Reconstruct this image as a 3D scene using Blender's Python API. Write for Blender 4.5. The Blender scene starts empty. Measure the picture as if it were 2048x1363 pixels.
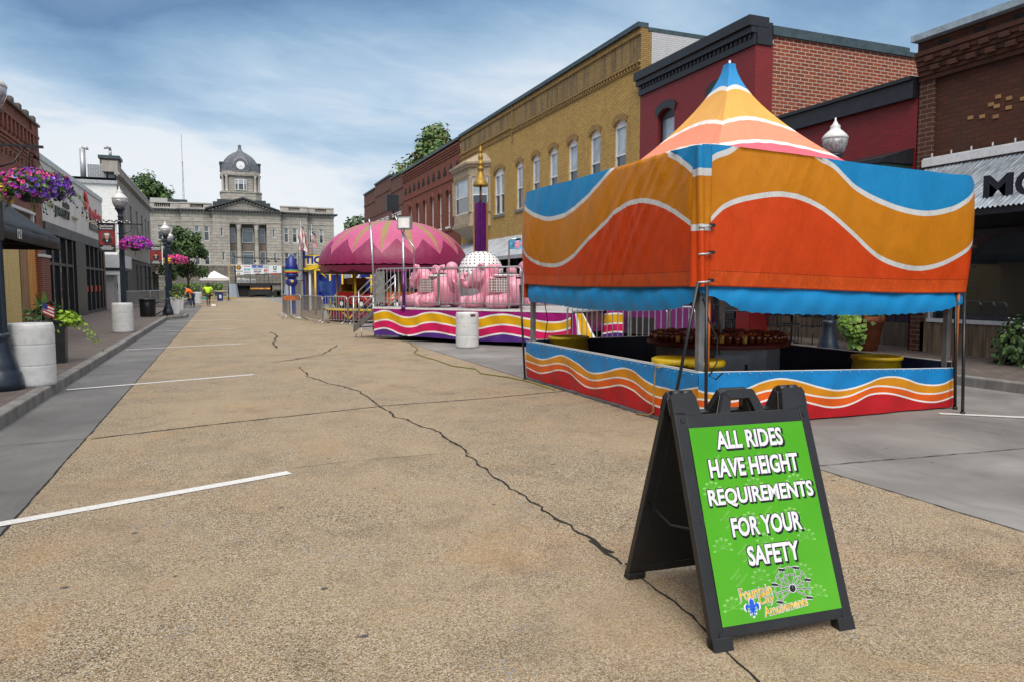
import bpy, math, random
from mathutils import Matrix, Vector
R = math.radians
rnd = random.Random(7)
sc = bpy.context.scene
col = sc.collection

# ------------------------------------------------------------------ camera
cam_d = bpy.data.cameras.new('camera')
cam = bpy.data.objects.new('camera', cam_d); col.objects.link(cam)
cam_d.sensor_width = 36; cam_d.lens = 36*1450/2048
cam_d.clip_start = 0.05; cam_d.clip_end = 2000
YAW = math.atan(582*math.cos(math.atan(111.5/1450))/1450)
cam.location = (0, 0, 1.6)
cam.rotation_euler = (R(90)-math.atan(111.5/1450), 0, -YAW)
sc.camera = cam

# ------------------------------------------------------------------ light
sc.view_settings.view_transform = 'Standard'
sc.view_settings.look = 'None'
sc.view_settings.gamma = 1
sc.view_settings.exposure = 0.70
SUN_EL, SUN_AZ = R(50), R(200)          # azimuth measured clockwise from +Y
sd = bpy.data.lights.new('sun', 'SUN'); sd.energy = 2.0; sd.angle = R(40); sd.color = (1, .92, .80)
so = bpy.data.objects.new('sun', sd); col.objects.link(so)
sdir = Vector((math.sin(SUN_AZ)*math.cos(SUN_EL), math.cos(SUN_AZ)*math.cos(SUN_EL), math.sin(SUN_EL)))
so.rotation_euler = sdir.to_track_quat('Z', 'Y').to_euler()
so.location = (0, -20, 40)

class NT:
    """tiny node-tree writer"""
    def __init__(s, nt): s.nt = nt
    def n(s, t, **kw):
        nd = s.nt.nodes.new(t)
        ins = kw.pop('ins', {})
        for k, v in kw.items(): setattr(nd, k, v)
        for k, v in ins.items():
            if isinstance(v, bpy.types.NodeSocket): s.nt.links.new(v, nd.inputs[k])
            else: nd.inputs[k].default_value = v
        return nd
    def link(s, a, b): s.nt.links.new(a, b)
    def math(s, op, a, b=None, c=None, clamp=False):
        nd = s.nt.nodes.new('ShaderNodeMath'); nd.operation = op; nd.use_clamp = clamp
        for i, v in enumerate((a, b, c)):
            if v is None: continue
            if isinstance(v, bpy.types.NodeSocket): s.nt.links.new(v, nd.inputs[i])
            else: nd.inputs[i].default_value = v
        return nd.outputs[0]
    def mix(s, f, a, b, blend='MIX'):
        nd = s.nt.nodes.new('ShaderNodeMix'); nd.data_type = 'RGBA'; nd.blend_type = blend
        for sock, v in ((nd.inputs[0], f), (nd.inputs[6], a), (nd.inputs[7], b)):
            if isinstance(v, bpy.types.NodeSocket): s.nt.links.new(v, sock)
            elif sock == nd.inputs[0]: sock.default_value = v
            else: sock.default_value = (*v[:3], 1)
        return nd.outputs[2]
    def ramp(s, f, stops, interp='LINEAR'):
        nd = s.nt.nodes.new('ShaderNodeValToRGB'); cr = nd.color_ramp; cr.interpolation = interp
        while len(cr.elements) < len(stops): cr.elements.new(0.5)
        for e, (p, c) in zip(cr.elements, stops):
            e.position = p; e.color = (*c[:3], 1) if not isinstance(c, (int, float)) else (c, c, c, 1)
        s.nt.links.new(f, nd.inputs[0]); return nd.outputs[0]
    def noise(s, vec, scale, detail=3, rough=.55, dist=0):
        nd = s.n('ShaderNodeTexNoise', ins={'Scale': scale, 'Detail': detail, 'Roughness': rough, 'Distortion': dist})
        if vec is not None: s.link(vec, nd.inputs['Vector'])
        return nd.outputs['Fac']
    def mapping(s, vec, scale=(1, 1, 1), rot=(0, 0, 0), loc=(0, 0, 0)):
        return s.n('ShaderNodeMapping', ins={'Vector': vec, 'Scale': scale, 'Rotation': rot, 'Location': loc}).outputs[0]

world = bpy.data.worlds.new('World'); sc.world = world; world.use_nodes = True
wt = NT(world.node_tree); world.node_tree.nodes.clear()
sky = wt.n('ShaderNodeTexSky', sky_type='NISHITA', sun_disc=False, sun_elevation=SUN_EL, sun_rotation=SUN_AZ)
bg1 = wt.n('ShaderNodeBackground', ins={'Color': sky.outputs[0], 'Strength': .085})
gen = wt.n('ShaderNodeTexCoord').outputs['Generated']
sp = wt.n('ShaderNodeSeparateXYZ', ins={'Vector': gen})
zc = wt.math('MAXIMUM', sp.outputs[2], 0.0)
den = wt.math('ADD', zc, .22)
cv = wt.n('ShaderNodeCombineXYZ', ins={'X': wt.math('DIVIDE', sp.outputs[0], den), 'Y': wt.math('DIVIDE', sp.outputs[1], den), 'Z': 0.0}).outputs[0]
big = wt.noise(wt.mapping(cv, scale=(.8, .75, 1), loc=(2.3, .4, 0)), 1.0, 8, .52, .5)
fine = wt.noise(wt.mapping(cv, scale=(.8, 1.5, 1), rot=(0, 0, R(-25))), 3.2, 9, .6, .7)
lift = wt.math('ADD', zc, wt.math('ADD', wt.math('MULTIPLY', wt.math('SUBTRACT', big, .5), .62), wt.math('MULTIPLY', wt.math('SUBTRACT', fine, .5), .13)))
SK = lambda r, g, b, k=1.0: tuple(((v/255+.055)/1.055)**2.4*k for v in (r, g, b))
cc = wt.ramp(lift, [(0.0, SK(205, 226, 240)), (.06, SK(244, 247, 250)), (.15, SK(238, 244, 250)), (.22, SK(190, 214, 236)), (.30, SK(146, 180, 212)), (.38, SK(108, 143, 184)), (.50, SK(150, 172, 198)), (.66, SK(240, 242, 245, 1.25)), (.85, SK(255, 255, 255, 1.5))])
fac = wt.math('ADD', .80, wt.math('MULTIPLY', big, .25), clamp=True)
bg2 = wt.n('ShaderNodeBackground', ins={'Color': cc, 'Strength': .60})
ms = wt.n('ShaderNodeMixShader', ins={0: fac})
wt.link(bg1.outputs[0], ms.inputs[1]); wt.link(bg2.outputs[0], ms.inputs[2])
wo = wt.n('ShaderNodeOutputWorld'); wt.link(ms.outputs[0], wo.inputs[0])

# ------------------------------------------------------------------ materials
def newmat(name):
    m = bpy.data.materials.new(name); m.use_nodes = True
    nt = NT(m.node_tree); b = m.node_tree.nodes['Principled BSDF']
    return m, nt, b
def obj_co(nt): return nt.n('ShaderNodeTexCoord').outputs['Object']
def mat(name, c, rough=.6, metal=0, var=.12, scale=5, bump=0, bscale=60, spec=.5, emit=None, dirt=0, dirtc=(.06, .055, .05), stretch=(1, 1, 1), coat=0):
    m, nt, b = newmat(name); co = obj_co(nt)
    if stretch != (1, 1, 1): co = nt.mapping(co, scale=stretch)
    f = nt.noise(co, scale, 4, .6)
    lo = [max(0, x*(1-var*1.6)) for x in c]; hi = [min(1, x*(1+var*1.6)) for x in c]
    cs = nt.ramp(f, [(.3, lo), (.7, hi)])
    if dirt:
        d = nt.ramp(nt.noise(co, scale*2.3, 6, .65, .4), [(.5, 0.0), (.72, dirt)])
        cs = nt.mix(d, cs, dirtc)
    nt.link(cs, b.inputs['Base Color'])
    b.inputs['Roughness'].default_value = rough; b.inputs['Metallic'].default_value = metal
    b.inputs['Specular IOR Level'].default_value = spec
    if coat: b.inputs['Coat Weight'].default_value = coat
    if bump:
        bp = nt.n('ShaderNodeBump', ins={'Strength': bump, 'Distance': .01, 'Height': nt.noise(co, bscale, 3)})
        nt.link(bp.outputs[0], b.inputs['Normal'])
    if emit:
        b.inputs['Emission Color'].default_value = (*emit[0], 1); b.inputs['Emission Strength'].default_value = emit[1]
    return m
def wall_uv(nt):
    """(along the wall, height) for axis-aligned walls"""
    co = obj_co(nt); s = nt.n('ShaderNodeSeparateXYZ', ins={'Vector': co})
    g = nt.n('ShaderNodeNewGeometry'); gn = nt.n('ShaderNodeSeparateXYZ', ins={'Vector': g.outputs['True Normal']})
    fx = nt.math('GREATER_THAN', nt.math('ABSOLUTE', gn.outputs[0]), .6)
    u = nt.math('ADD', nt.math('MULTIPLY', s.outputs[1], fx), nt.math('MULTIPLY', s.outputs[0], nt.math('SUBTRACT', 1.0, fx)))
    return nt.n('ShaderNodeCombineXYZ', ins={'X': u, 'Y': s.outputs[2], 'Z': 0.0}).outputs[0], co, s
def brick(name, c1, c2, mortar, bw=.215, bh=.073, ms=.011, rough=.85, dirt=.35, soot=None, bump=.5, patch=.35, offset=.5):
    m, nt, b = newmat(name); uv, co, s = wall_uv(nt)
    bt = nt.n('ShaderNodeTexBrick', offset=offset, ins={'Vector': uv, 'Color1': (*c1, 1), 'Color2': (*c2, 1), 'Mortar': (*mortar, 1), 'Scale': 1.0, 'Mortar Size': ms, 'Mortar Smooth': .2, 'Bias': 0.0, 'Brick Width': bw, 'Row Height': bh})
    bt.inputs['Bias'].default_value = -.1
    cs = bt.outputs['Color']
    f = nt.noise(co, .9, 5, .6)
    cs = nt.mix(nt.math('MULTIPLY', f, patch*1.6, clamp=True), cs, [x*.5 for x in c1], 'MIX')
    f2 = nt.noise(co, 26, 2)
    cs = nt.mix(.5, cs, nt.ramp(f2, [(.3, .55), (.7, 1.0)]), 'MULTIPLY')
    if dirt:
        d = nt.ramp(nt.noise(nt.mapping(co, scale=(2.2, 2.2, .35)), 1.1, 7, .65), [(.52, 0.0), (.75, dirt)])
        cs = nt.mix(d, cs, (.035, .03, .027))
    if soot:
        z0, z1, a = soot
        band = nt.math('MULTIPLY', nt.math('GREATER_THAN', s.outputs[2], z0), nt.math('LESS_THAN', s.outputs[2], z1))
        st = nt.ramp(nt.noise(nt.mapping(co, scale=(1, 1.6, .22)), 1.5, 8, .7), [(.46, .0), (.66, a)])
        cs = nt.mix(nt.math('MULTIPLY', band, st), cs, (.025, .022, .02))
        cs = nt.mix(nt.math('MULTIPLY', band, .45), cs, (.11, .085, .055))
    nt.link(cs, b.inputs['Base Color']); b.inputs['Roughness'].default_value = rough
    bp = nt.n('ShaderNodeBump', ins={'Strength': bump, 'Distance': .012, 'Height': nt.math('SUBTRACT', 1.0, bt.outputs['Fac'])})
    nt.link(bp.outputs[0], b.inputs['Normal'])
    return m
def canvas(name, c, rough=.40, scuff=.22, var=.045, wr=.42, dirt=.12, trans=0):
    """coated tarpaulin: creases, scuffs and grime"""
    m, nt, b = newmat(name); co = obj_co(nt)
    n1 = nt.noise(co, 2.4, 6, .6, 1.2)
    cs = nt.ramp(n1, [(.3, [x*(1-var*2) for x in c]), (.7, [min(1, x*(1+var*2)) for x in c])])
    d = nt.ramp(nt.noise(co, 7, 8, .7, .3), [(.5, 0.0), (.8, dirt)])
    cs = nt.mix(d, cs, [x*.35+.02 for x in c])
    sk = nt.ramp(nt.noise(nt.mapping(co, scale=(9, 9, 2.2), rot=(R(22), R(18), 0)), 3.2, 9, .75, .8), [(.62, 0.0), (.74, scuff)])
    cs = nt.mix(sk, cs, [min(1, x*.55+.35) for x in c])
    nt.link(cs, b.inputs['Base Color'])
    nt.link(nt.ramp(n1, [(.2, rough-.1), (.8, rough+.15)]), b.inputs['Roughness'])
    mv = nt.mapping(co, scale=(3.2, 3.2, .9), rot=(R(20), R(16), 0))
    cr = nt.noise(mv, 2.1, 6, .55, 1.5)
    rid = nt.math('ABSOLUTE', nt.math('SUBTRACT', nt.noise(mv, 4.6, 4, .6, 2.0), .5))
    h = nt.math('ADD', cr, nt.math('MULTIPLY', nt.math('POWER', nt.math('SUBTRACT', 1.0, rid, clamp=True), 22.0), .25))
    b.inputs['Specular IOR Level'].default_value = .35
    bp = nt.n('ShaderNodeBump', ins={'Strength': wr*.75, 'Distance': .022, 'Height': h})
    bp2 = nt.n('ShaderNodeBump', ins={'Strength': .10, 'Distance': .003, 'Height': nt.noise(co, 55, 3), 'Normal': bp.outputs[0]})
    nt.link(bp2.outputs[0], b.inputs['Normal'])
    return m
def glass(name, c, rough=.06, var=.3):
    m, nt, b = newmat(name); co = obj_co(nt)
    cs = nt.ramp(nt.noise(co, 1.3, 4), [(.35, [x*(1-var) for x in c]), (.65, [x*(1+var) for x in c])])
    nt.link(cs, b.inputs['Base Color']); b.inputs['Roughness'].default_value = rough
    b.inputs['IOR'].default_value = 1.9
    return m

# ------------------------------------------------------------------ mesh builder
_txt = {}
def text_mesh(s, offset=0.0, spacing=1.0):
    k = (s, offset, spacing)
    if k not in _txt:
        cu = bpy.data.curves.new('t', 'FONT'); cu.body = s; cu.align_x = 'CENTER'; cu.align_y = 'CENTER'
        cu.size = 1; cu.offset = offset; cu.space_character = spacing; cu.resolution_u = 3
        o = bpy.data.objects.new('t', cu); col.objects.link(o)
        bpy.context.view_layer.update()
        me = bpy.data.meshes.new_from_object(o.evaluated_get(bpy.context.evaluated_depsgraph_get()))
        _txt[k] = ([v.co.copy() for v in me.vertices], [tuple(p.vertices) for p in me.polygons])
        bpy.data.objects.remove(o); bpy.data.curves.remove(cu); bpy.data.meshes.remove(me)
    return _txt[k]
class MB:
    def __init__(s, *mats):
        s.v = []; s.f = []; s.mi = []; s.mats = list(mats); s.cur = 0; s.T = None; s.sm = []; s.smooth = False
    def m(s, mt):
        if mt not in s.mats: s.mats.append(mt)
        s.cur = s.mats.index(mt); return s
    def add(s, vs, fs):
        o = len(s.v)
        for p in vs:
            p = Vector(p); s.v.append(s.T @ p if s.T is not None else p)
        for f in fs:
            s.f.append([i+o for i in f]); s.mi.append(s.cur); s.sm.append(s.smooth)
    def box(s, x0, x1, y0, y1, z0, z1):
        v = [(x, y, z) for x in (x0, x1) for y in (y0, y1) for z in (z0, z1)]
        s.add(v, [(0, 1, 3, 2), (4, 6, 7, 5), (0, 4, 5, 1), (2, 3, 7, 6), (0, 2, 6, 4), (1, 5, 7, 3)]); return s
    def boxc(s, c, d, rz=0):
        old = s.T; M = Matrix.Translation(c) @ Matrix.Rotation(rz, 4, 'Z'); s.T = (old @ M) if old is not None else M
        s.box(-d[0]/2, d[0]/2, -d[1]/2, d[1]/2, -d[2]/2, d[2]/2); s.T = old; return s
    def bar(s, p0, p1, w, h):
        """rectangular bar from p0 to p1"""
        p0 = Vector(p0); p1 = Vector(p1); d = p1-p0; q = d.to_track_quat('Z', 'Y').to_matrix().to_4x4()
        old = s.T; M = Matrix.Translation(p0) @ q; s.T = (old @ M) if old is not None else M
        s.box(-w/2, w/2, -h/2, h/2, 0, d.length); s.T = old; return s
    def poly(s, pts): s.add(pts, [tuple(range(len(pts)))]); return s
    def prism(s, pts, ax, a, b):
        n = len(pts)
        def P(p, c): return {'x': (c, p[0], p[1]), 'y': (p[0], c, p[1]), 'z': (p[0], p[1], c)}[ax]
        s.add([P(p, a) for p in pts]+[P(p, b) for p in pts],
              [tuple(range(n)), tuple(range(2*n-1, n-1, -1))]+[(i, (i+1) % n, n+(i+1) % n, n+i) for i in range(n)]); return s
    def tube(s, p0, p1, r0, r1=None, n=8, caps=True):
        r1 = r0 if r1 is None else r1
        p0 = Vector(p0); p1 = Vector(p1); d = (p1-p0)
        q = d.to_track_quat('Z', 'Y').to_matrix(); vs = []
        for p, r in ((p0, r0), (p1, r1)):
            for i in range(n):
                a = 2*math.pi*i/n; vs.append(p+q @ Vector((r*math.cos(a), r*math.sin(a), 0)))
        fs = [(i, (i+1) % n, n+(i+1) % n, n+i) for i in range(n)]
        cf = [tuple(range(n-1, -1, -1)), tuple(range(n, 2*n))] if caps else []
        sm = s.smooth; s.smooth = n > 5; s.add(vs, fs+cf)
        if caps: s.sm[-2:] = [False, False]
        s.smooth = sm; return s
    def path(s, pts, r, n=6):
        pts = [Vector(p) for p in pts]; vs = []; k = len(pts)
        rs = r if isinstance(r, (list, tuple)) else [r]*k
        up = Vector((0, 0, 1))
        for i, p in enumerate(pts):
            d = (pts[min(i+1, k-1)]-pts[max(i-1, 0)]).normalized()
            if abs(d.z) > .98: x = Vector((1, 0, 0)); x = (x-d*x.dot(d)).normalized()
            else: x = up.cross(d).normalized()
            y = d.cross(x)
            if i and (x.dot(px) < 0): x = -x; y = -y
            px = x
            for j in range(n):
                a = 2*math.pi*j/n; vs.append(p+(x*math.cos(a)+y*math.sin(a))*rs[i])
        fs = [(i*n+j, i*n+(j+1) % n, (i+1)*n+(j+1) % n, (i+1)*n+j) for i in range(k-1) for j in range(n)]
        fs += [tuple(range(n-1, -1, -1)), tuple(range((k-1)*n, k*n))]
        sm = s.smooth; s.smooth = True; s.add(vs, fs); s.smooth = sm; return s
    def lathe(s, prof, n=16, c=(0, 0, 0), flute=0, smooth=True, phase=0, sx=1, sy=1):
        vs = []
        for r, z in prof:
            for i in range(n):
                a = 2*math.pi*(i+phase)/n; rr = r*(1-flute*(i % 2))
                vs.append((c[0]+sx*rr*math.cos(a), c[1]+sy*rr*math.sin(a), c[2]+z))
        k = len(prof)
        fs = [(i*n+j, i*n+(j+1) % n, (i+1)*n+(j+1) % n, (i+1)*n+j) for i in range(k-1) for j in range(n)]
        fs += [tuple(range(n-1, -1, -1)), tuple(range((k-1)*n, k*n))]
        sm = s.smooth; s.smooth = smooth; s.add(vs, fs); s.sm[-2:] = [False, False]; s.smooth = sm; return s
    def ell(s, c, r, nu=16, nv=10, rot=None):
        old = s.T; M = Matrix.Translation(c)
        if rot is not None: M = M @ rot
        s.T = (old @ M) if old is not None else M
        vs = [(0, 0, -r[2])]
        for j in range(1, nv):
            b = math.pi*j/nv-math.pi/2
            for i in range(nu):
                a = 2*math.pi*i/nu; vs.append((r[0]*math.cos(b)*math.cos(a), r[1]*math.cos(b)*math.sin(a), r[2]*math.sin(b)))
        vs.append((0, 0, r[2])); L = len(vs)-1
        fs = [(0, 1+(i+1) % nu, 1+i) for i in range(nu)]
        for j in range(nv-2):
            fs += [(1+j*nu+i, 1+j*nu+(i+1) % nu, 1+(j+1)*nu+(i+1) % nu, 1+(j+1)*nu+i) for i in range(nu)]
        fs += [(1+(nv-2)*nu+i, 1+(nv-2)*nu+(i+1) % nu, L) for i in range(nu)]
        sm = s.smooth; s.smooth = True; s.add(vs, fs); s.smooth = sm; s.T = old; return s
    def grid(s, fn, nu, nv, smooth=True):
        vs = [fn(i/nu, j/nv) for j in range(nv+1) for i in range(nu+1)]
        fs = [(j*(nu+1)+i, j*(nu+1)+i+1, (j+1)*(nu+1)+i+1, (j+1)*(nu+1)+i) for j in range(nv) for i in range(nu)]
        sm = s.smooth; s.smooth = smooth; s.add(vs, fs); s.smooth = sm; return s
    def text(s, string, size, M, sx=1.0, offset=0.0, spacing=1.0):
        """flat lettering in the local XY plane of M"""
        vs, fs = text_mesh(string, offset, spacing)
        s.add([M @ Vector((v.x*size*sx, v.y*size, 0)) for v in vs], fs); return s
    def bands(s, us, rows, mats, pos, sub=4):
        """cloth strip: rows[k](u) are the heights of the band edges from top down, pos(u, h) the surface point"""
        w = len(us); vs = [pos(u, rows[0](u)) for u in us]; fs = []; fm = []; r = 0
        for k in range(len(rows)-1):
            s.m(mats[k]); n = sub if isinstance(sub, int) else sub[k]
            for j in range(1, n+1):
                vs += [pos(u, rows[k](u)+(rows[k+1](u)-rows[k](u))*j/n) for u in us]
                for i in range(w-1): fs.append((r*w+i, r*w+i+1, (r+1)*w+i+1, (r+1)*w+i)); fm.append(s.cur)
                r += 1
        o = len(s.f); sm = s.smooth; s.smooth = True; s.add(vs, fs); s.smooth = sm
        s.mi[o:] = fm
        return s
    def build(s, name, parent=None, label=None, loc=None, bevel=0, solid=0, cat=None, group=None, kind=None, subsurf=0):
        me = bpy.data.meshes.new(name); me.from_pydata([tuple(v) for v in s.v], [], s.f)
        for mt in s.mats: me.materials.append(mt)
        me.polygons.foreach_set('material_index', s.mi)
        me.polygons.foreach_set('use_smooth', s.sm)
        me.update()
        o = bpy.data.objects.new(name, me); col.objects.link(o)
        if parent is not None: o.parent = parent
        if loc is not None: o.location = loc
        if label: o['label'] = label
        if cat: o['category'] = cat
        if group: o['group'] = group
        if kind: o['kind'] = kind
        if bevel:
            md = o.modifiers.new('bevel', 'BEVEL'); md.width = bevel; md.segments = 2; md.limit_method = 'ANGLE'; md.angle_limit = R(40)
        if solid:
            md = o.modifiers.new('solid', 'SOLIDIFY'); md.thickness = solid; md.offset = 0
        if subsurf:
            md = o.modifiers.new('sub', 'SUBSURF'); md.levels = subsurf; md.render_levels = subsurf
        return o
def thing(name, label, cat, loc=(0, 0, 0), rz=0, group=None):
    o = bpy.data.objects.new(name, None); o.empty_display_size = .2; col.objects.link(o)
    o.location = loc; o.rotation_euler = (0, 0, rz); o['label'] = label; o['category'] = cat
    if group: o['group'] = group
    return o
def kids(o): return [c for c in bpy.data.objects if c.parent == o]
def dup(root, loc, rz=None, label=None, group=None):
    r = root.copy(); col.objects.link(r); r.location = loc
    if rz is not None: r.rotation_euler = (0, 0, rz)
    if label: r['label'] = label
    if group: r['group'] = group
    for ch in kids(root):
        c = ch.copy(); col.objects.link(c); c.parent = r
        for g in kids(ch):
            d = g.copy(); col.objects.link(d); d.parent = c
    return r
def interp(pts):
    """smooth curve through (x, y) points (Catmull-Rom style)"""
    pts = sorted(pts); xs = [p[0] for p in pts]; ys = [p[1] for p in pts]; n = len(xs)
    ms = []
    for i in range(n):
        a = max(i-1, 0); b = min(i+1, n-1); ms.append((ys[b]-ys[a])/(xs[b]-xs[a]))
    def f(x):
        if x <= xs[0]: return ys[0]+ms[0]*(x-xs[0])*.3
        if x >= xs[-1]: return ys[-1]+ms[-1]*(x-xs[-1])*.3
        i = max(k for k in range(n-1) if xs[k] <= x); h = xs[i+1]-xs[i]; t = (x-xs[i])/h
        return (2*t**3-3*t*t+1)*ys[i]+(t**3-2*t*t+t)*h*ms[i]+(-2*t**3+3*t*t)*ys[i+1]+(t**3-t*t)*h*ms[i+1]
    return f
# survey helper: where the sight line through photo point (u, v) meets a plane of the place
_q = cam.rotation_euler.to_matrix()
def at(u, v, ax, val):
    d = _q @ Vector(((u-1024)/1450, (681.5-v)/1450, -1)); i = 'xyz'.index(ax); o = Vector((0, 0, 1.6))
    return o+d*((val-o[i])/d[i])
def gp(u, v, z=0): return at(u, v, 'z', z)
def dep(u, d, z=0):
    """point at forward distance d from the viewpoint in the column of photo x = u"""
    r = (u-1024)/1450*d
    return Vector((d*math.sin(YAW)+r*math.cos(YAW), d*math.cos(YAW)-r*math.sin(YAW), z))
def lin(*c): return tuple(((x/255+.055)/1.055)**2.4 if x > 10 else x/255/12.92 for x in c)

# ------------------------------------------------------------------ common materials
WHITE = mat('white_paint', (.72, .73, .74), .45, var=.05, scale=3, dirt=.15)
BLACKP = mat('black_plastic', (.012, .013, .016), .42, var=.2, bump=.12, bscale=160, dirt=.12, dirtc=(.05, .05, .05))
BLACK = mat('black_metal', (.010, .012, .016), .38, var=.2)
LAMPM = mat('lamp_iron', (.012, .022, .040), .36, var=.2, scale=8, dirt=.1)
STEEL = mat('steel_tube', (.50, .52, .55), .32, .85, var=.12, scale=8, dirt=.25)
GALV = mat('galvanised', (.42, .44, .46), .42, .6, var=.2, scale=12, dirt=.3)
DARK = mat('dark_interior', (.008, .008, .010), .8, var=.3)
CONC = mat('concrete', (.24, .235, .23), .85, var=.16, scale=3, bump=.25, bscale=90, dirt=.35)
YEL = mat('yellow_plastic', (.62, .42, .01), .4, var=.08, dirt=.35, dirtc=(.16, .09, .01))
# ------------------------------------------------------------------ ground
def road_mat():
    m, nt, b = newmat('aggregate'); co = obj_co(nt)
    vo = nt.n('ShaderNodeTexVoronoi', feature='F1', ins={'Vector': co, 'Scale': 140.0, 'Randomness': 1.0})
    rv = nt.n('ShaderNodeSeparateColor', ins={'Color': vo.outputs['Color']}).outputs[0]
    st = nt.ramp(rv, [(0.0, (.030, .026, .022)), (.14, (.16, .10, .05)), (.34, (.43, .315, .185)), (.62, (.57, .445, .285)), (.86, (.65, .57, .45)), (1.0, (.72, .69, .62))])
    gap = nt.ramp(vo.outputs['Distance'], [(.25, 1.0), (.62, .42)])
    cs = nt.mix(1.0, st, gap, 'MULTIPLY')
    sp2 = nt.noise(co, 160, 2, .5)
    cs = nt.mix(nt.ramp(sp2, [(.62, 0.0), (.68, .75)]), cs, (.05, .045, .04))
    big = nt.noise(co, .55, 6, .6, .4)
    cs = nt.mix(nt.ramp(big, [(.35, .55), (.65, 0.0)]), cs, [.37, .285, .185])
    mid = nt.noise(nt.mapping(co, scale=(1, .55, 1)), 2.2, 7, .68, .6)
    cs = nt.mix(nt.ramp(mid, [(.54, 0.0), (.76, .38)]), cs, (.11, .08, .052))
    warm = nt.noise(co, .8, 5, .6, .8); cs = nt.mix(nt.ramp(warm, [(.54, 0.0), (.70, .40)]), cs, (.38, .235, .115))
    grit = nt.noise(co, 210, 2, .6); soot = nt.ramp(nt.noise(nt.mapping(co, loc=(3, 1, 0)), 1.7, 5, .62, .5), [(.50, 0.0), (.68, 1.0)])
    cs = nt.mix(nt.math('MULTIPLY', soot, nt.ramp(grit, [(.50, 0.0), (.58, .75)])), cs, (.035, .032, .03))
    vb = nt.n('ShaderNodeTexVoronoi', feature='F1', ins={'Vector': co, 'Scale': 26.0, 'Randomness': 1.0}); bs_ = nt.math('MULTIPLY', nt.ramp(vb.outputs['Distance'], [(.20, .8), (.26, 0.0)]), nt.ramp(nt.noise(co, 1.3, 3, .5), [(.55, 0.0), (.62, 1.0)]))
    cs = nt.mix(bs_, cs, (.20, .23, .28))
    vp = nt.n('ShaderNodeTexVoronoi', feature='F1', ins={'Vector': nt.mapping(co, scale=(1, 1.2, 1)), 'Scale': 2.4, 'Randomness': 1.0})
    jag = nt.math('ADD', vp.outputs['Distance'], nt.math('MULTIPLY', nt.noise(co, 30, 4, .7), .12))
    cs = nt.mix(nt.ramp(jag, [(.105, .92), (.118, 0.0)]), cs, (.055, .055, .06))
    nt.link(cs, b.inputs['Base Color']); b.inputs['Roughness'].default_value = .78
    b.inputs['Specular IOR Level'].default_value = .35
    bp = nt.n('ShaderNodeBump', ins={'Strength': .8, 'Distance': .006, 'Height': nt.math('SUBTRACT', 1.0, vo.outputs['Distance'])})
    nt.link(bp.outputs[0], b.inputs['Normal']); return m
def slab_mat(name, c, joint=True):
    m, nt, b = newmat(name); co = obj_co(nt)
    n1 = nt.noise(co, .7, 7, .62, .5); n2 = nt.noise(nt.mapping(co, scale=(3, .5, 1)), 2.0, 7, .7)
    cs = nt.ramp(n1, [(.32, [x*.62 for x in c]), (.68, [x*1.25 for x in c])])
    cs = nt.mix(nt.ramp(n2, [(.55, 0.0), (.78, .5)]), cs, [x*.35 for x in c])
    cs = nt.mix(nt.ramp(nt.noise(co, 120, 2), [(.62, 0.0), (.7, .4)]), cs, [x*.45 for x in c])
    vp = nt.n('ShaderNodeTexVoronoi', feature='F1', ins={'Vector': co, 'Scale': 2.3, 'Randomness': 1.0})
    jag = nt.math('ADD', vp.outputs['Distance'], nt.math('MULTIPLY', nt.noise(co, 26, 3), .1))
    cs = nt.mix(nt.ramp(jag, [(.09, .8), (.10, 0.0)]), cs, [x*.25 for x in c])
    nt.link(cs, b.inputs['Base Color']); b.inputs['Roughness'].default_value = .72
    bp = nt.n('ShaderNodeBump', ins={'Strength': .25, 'Distance': .004, 'Height': nt.noise(co, 140, 3)})
    nt.link(bp.outputs[0], b.inputs['Normal']); return m
def paver_mat():
    m, nt, b = newmat('paver_brick'); co = obj_co(nt)
    bt = nt.n('ShaderNodeTexBrick', offset=.5, ins={'Vector': co, 'Color1': (.115, .082, .072, 1), 'Color2': (.165, .135, .120, 1), 'Mortar': (.05, .045, .042, 1), 'Scale': 1.0, 'Mortar Size': .006, 'Bias': 0.0, 'Brick Width': .22, 'Row Height': .11})
    cs = nt.mix(nt.ramp(nt.noise(co, .8, 6, .6), [(.4, .5), (.62, 0.0)]), bt.outputs['Color'], (.09, .08, .078))
    cs = nt.mix(nt.ramp(nt.noise(co, 3, 7, .7), [(.56, 0.0), (.75, .5)]), cs, (.045, .04, .038))
    nt.link(cs, b.inputs['Base Color']); b.inputs['Roughness'].default_value = .8
    bp = nt.n('ShaderNodeBump', ins={'Strength': .5, 'Distance': .006, 'Height': nt.math('SUBTRACT', 1.0, bt.outputs['Fac'])})
    nt.link(bp.outputs[0], b.inputs['Normal']); return m
ROADM = road_mat(); GUT = slab_mat('gutter_concrete', (.140, .138, .138)); GUTR = slab_mat('lane_concrete', (.205, .20, .195)); PAVE = paver_mat()
KERBM = mat('kerb_concrete', (.20, .195, .19), .85, var=.2, scale=4, bump=.3, bscale=70, dirt=.5, dirtc=(.05, .048, .045), stretch=(1, 1, .4))
def sheet(name, x0, x1, y0, y1, z, mt, ny=1):
    b = MB(mt)
    for i in range(ny):
        a = y0+(y1-y0)*i/ny; c = y0+(y1-y0)*(i+1)/ny
        b.poly([(x0, a, z), (x1, a, z), (x1, c, z), (x0, c, z)])
    return b.build(name, kind='structure')
EARTH = mat('earth', (.10, .095, .085), .9, var=.2, scale=.3)
sheet('ground', -900, 900, -60, 1500, -.012, EARTH)
sheet('road', -1.36, 4.8, -12, 150, 0, ROADM)
sheet('gutter', -2.33, -1.36, -12, 62, -.003, GUT)
sheet('parking_lane', 4.8, 11.0, -12, 84, -.003, GUTR)
sheet('cross_street', -60, 60, 84, 98, -.006, GUTR)
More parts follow.
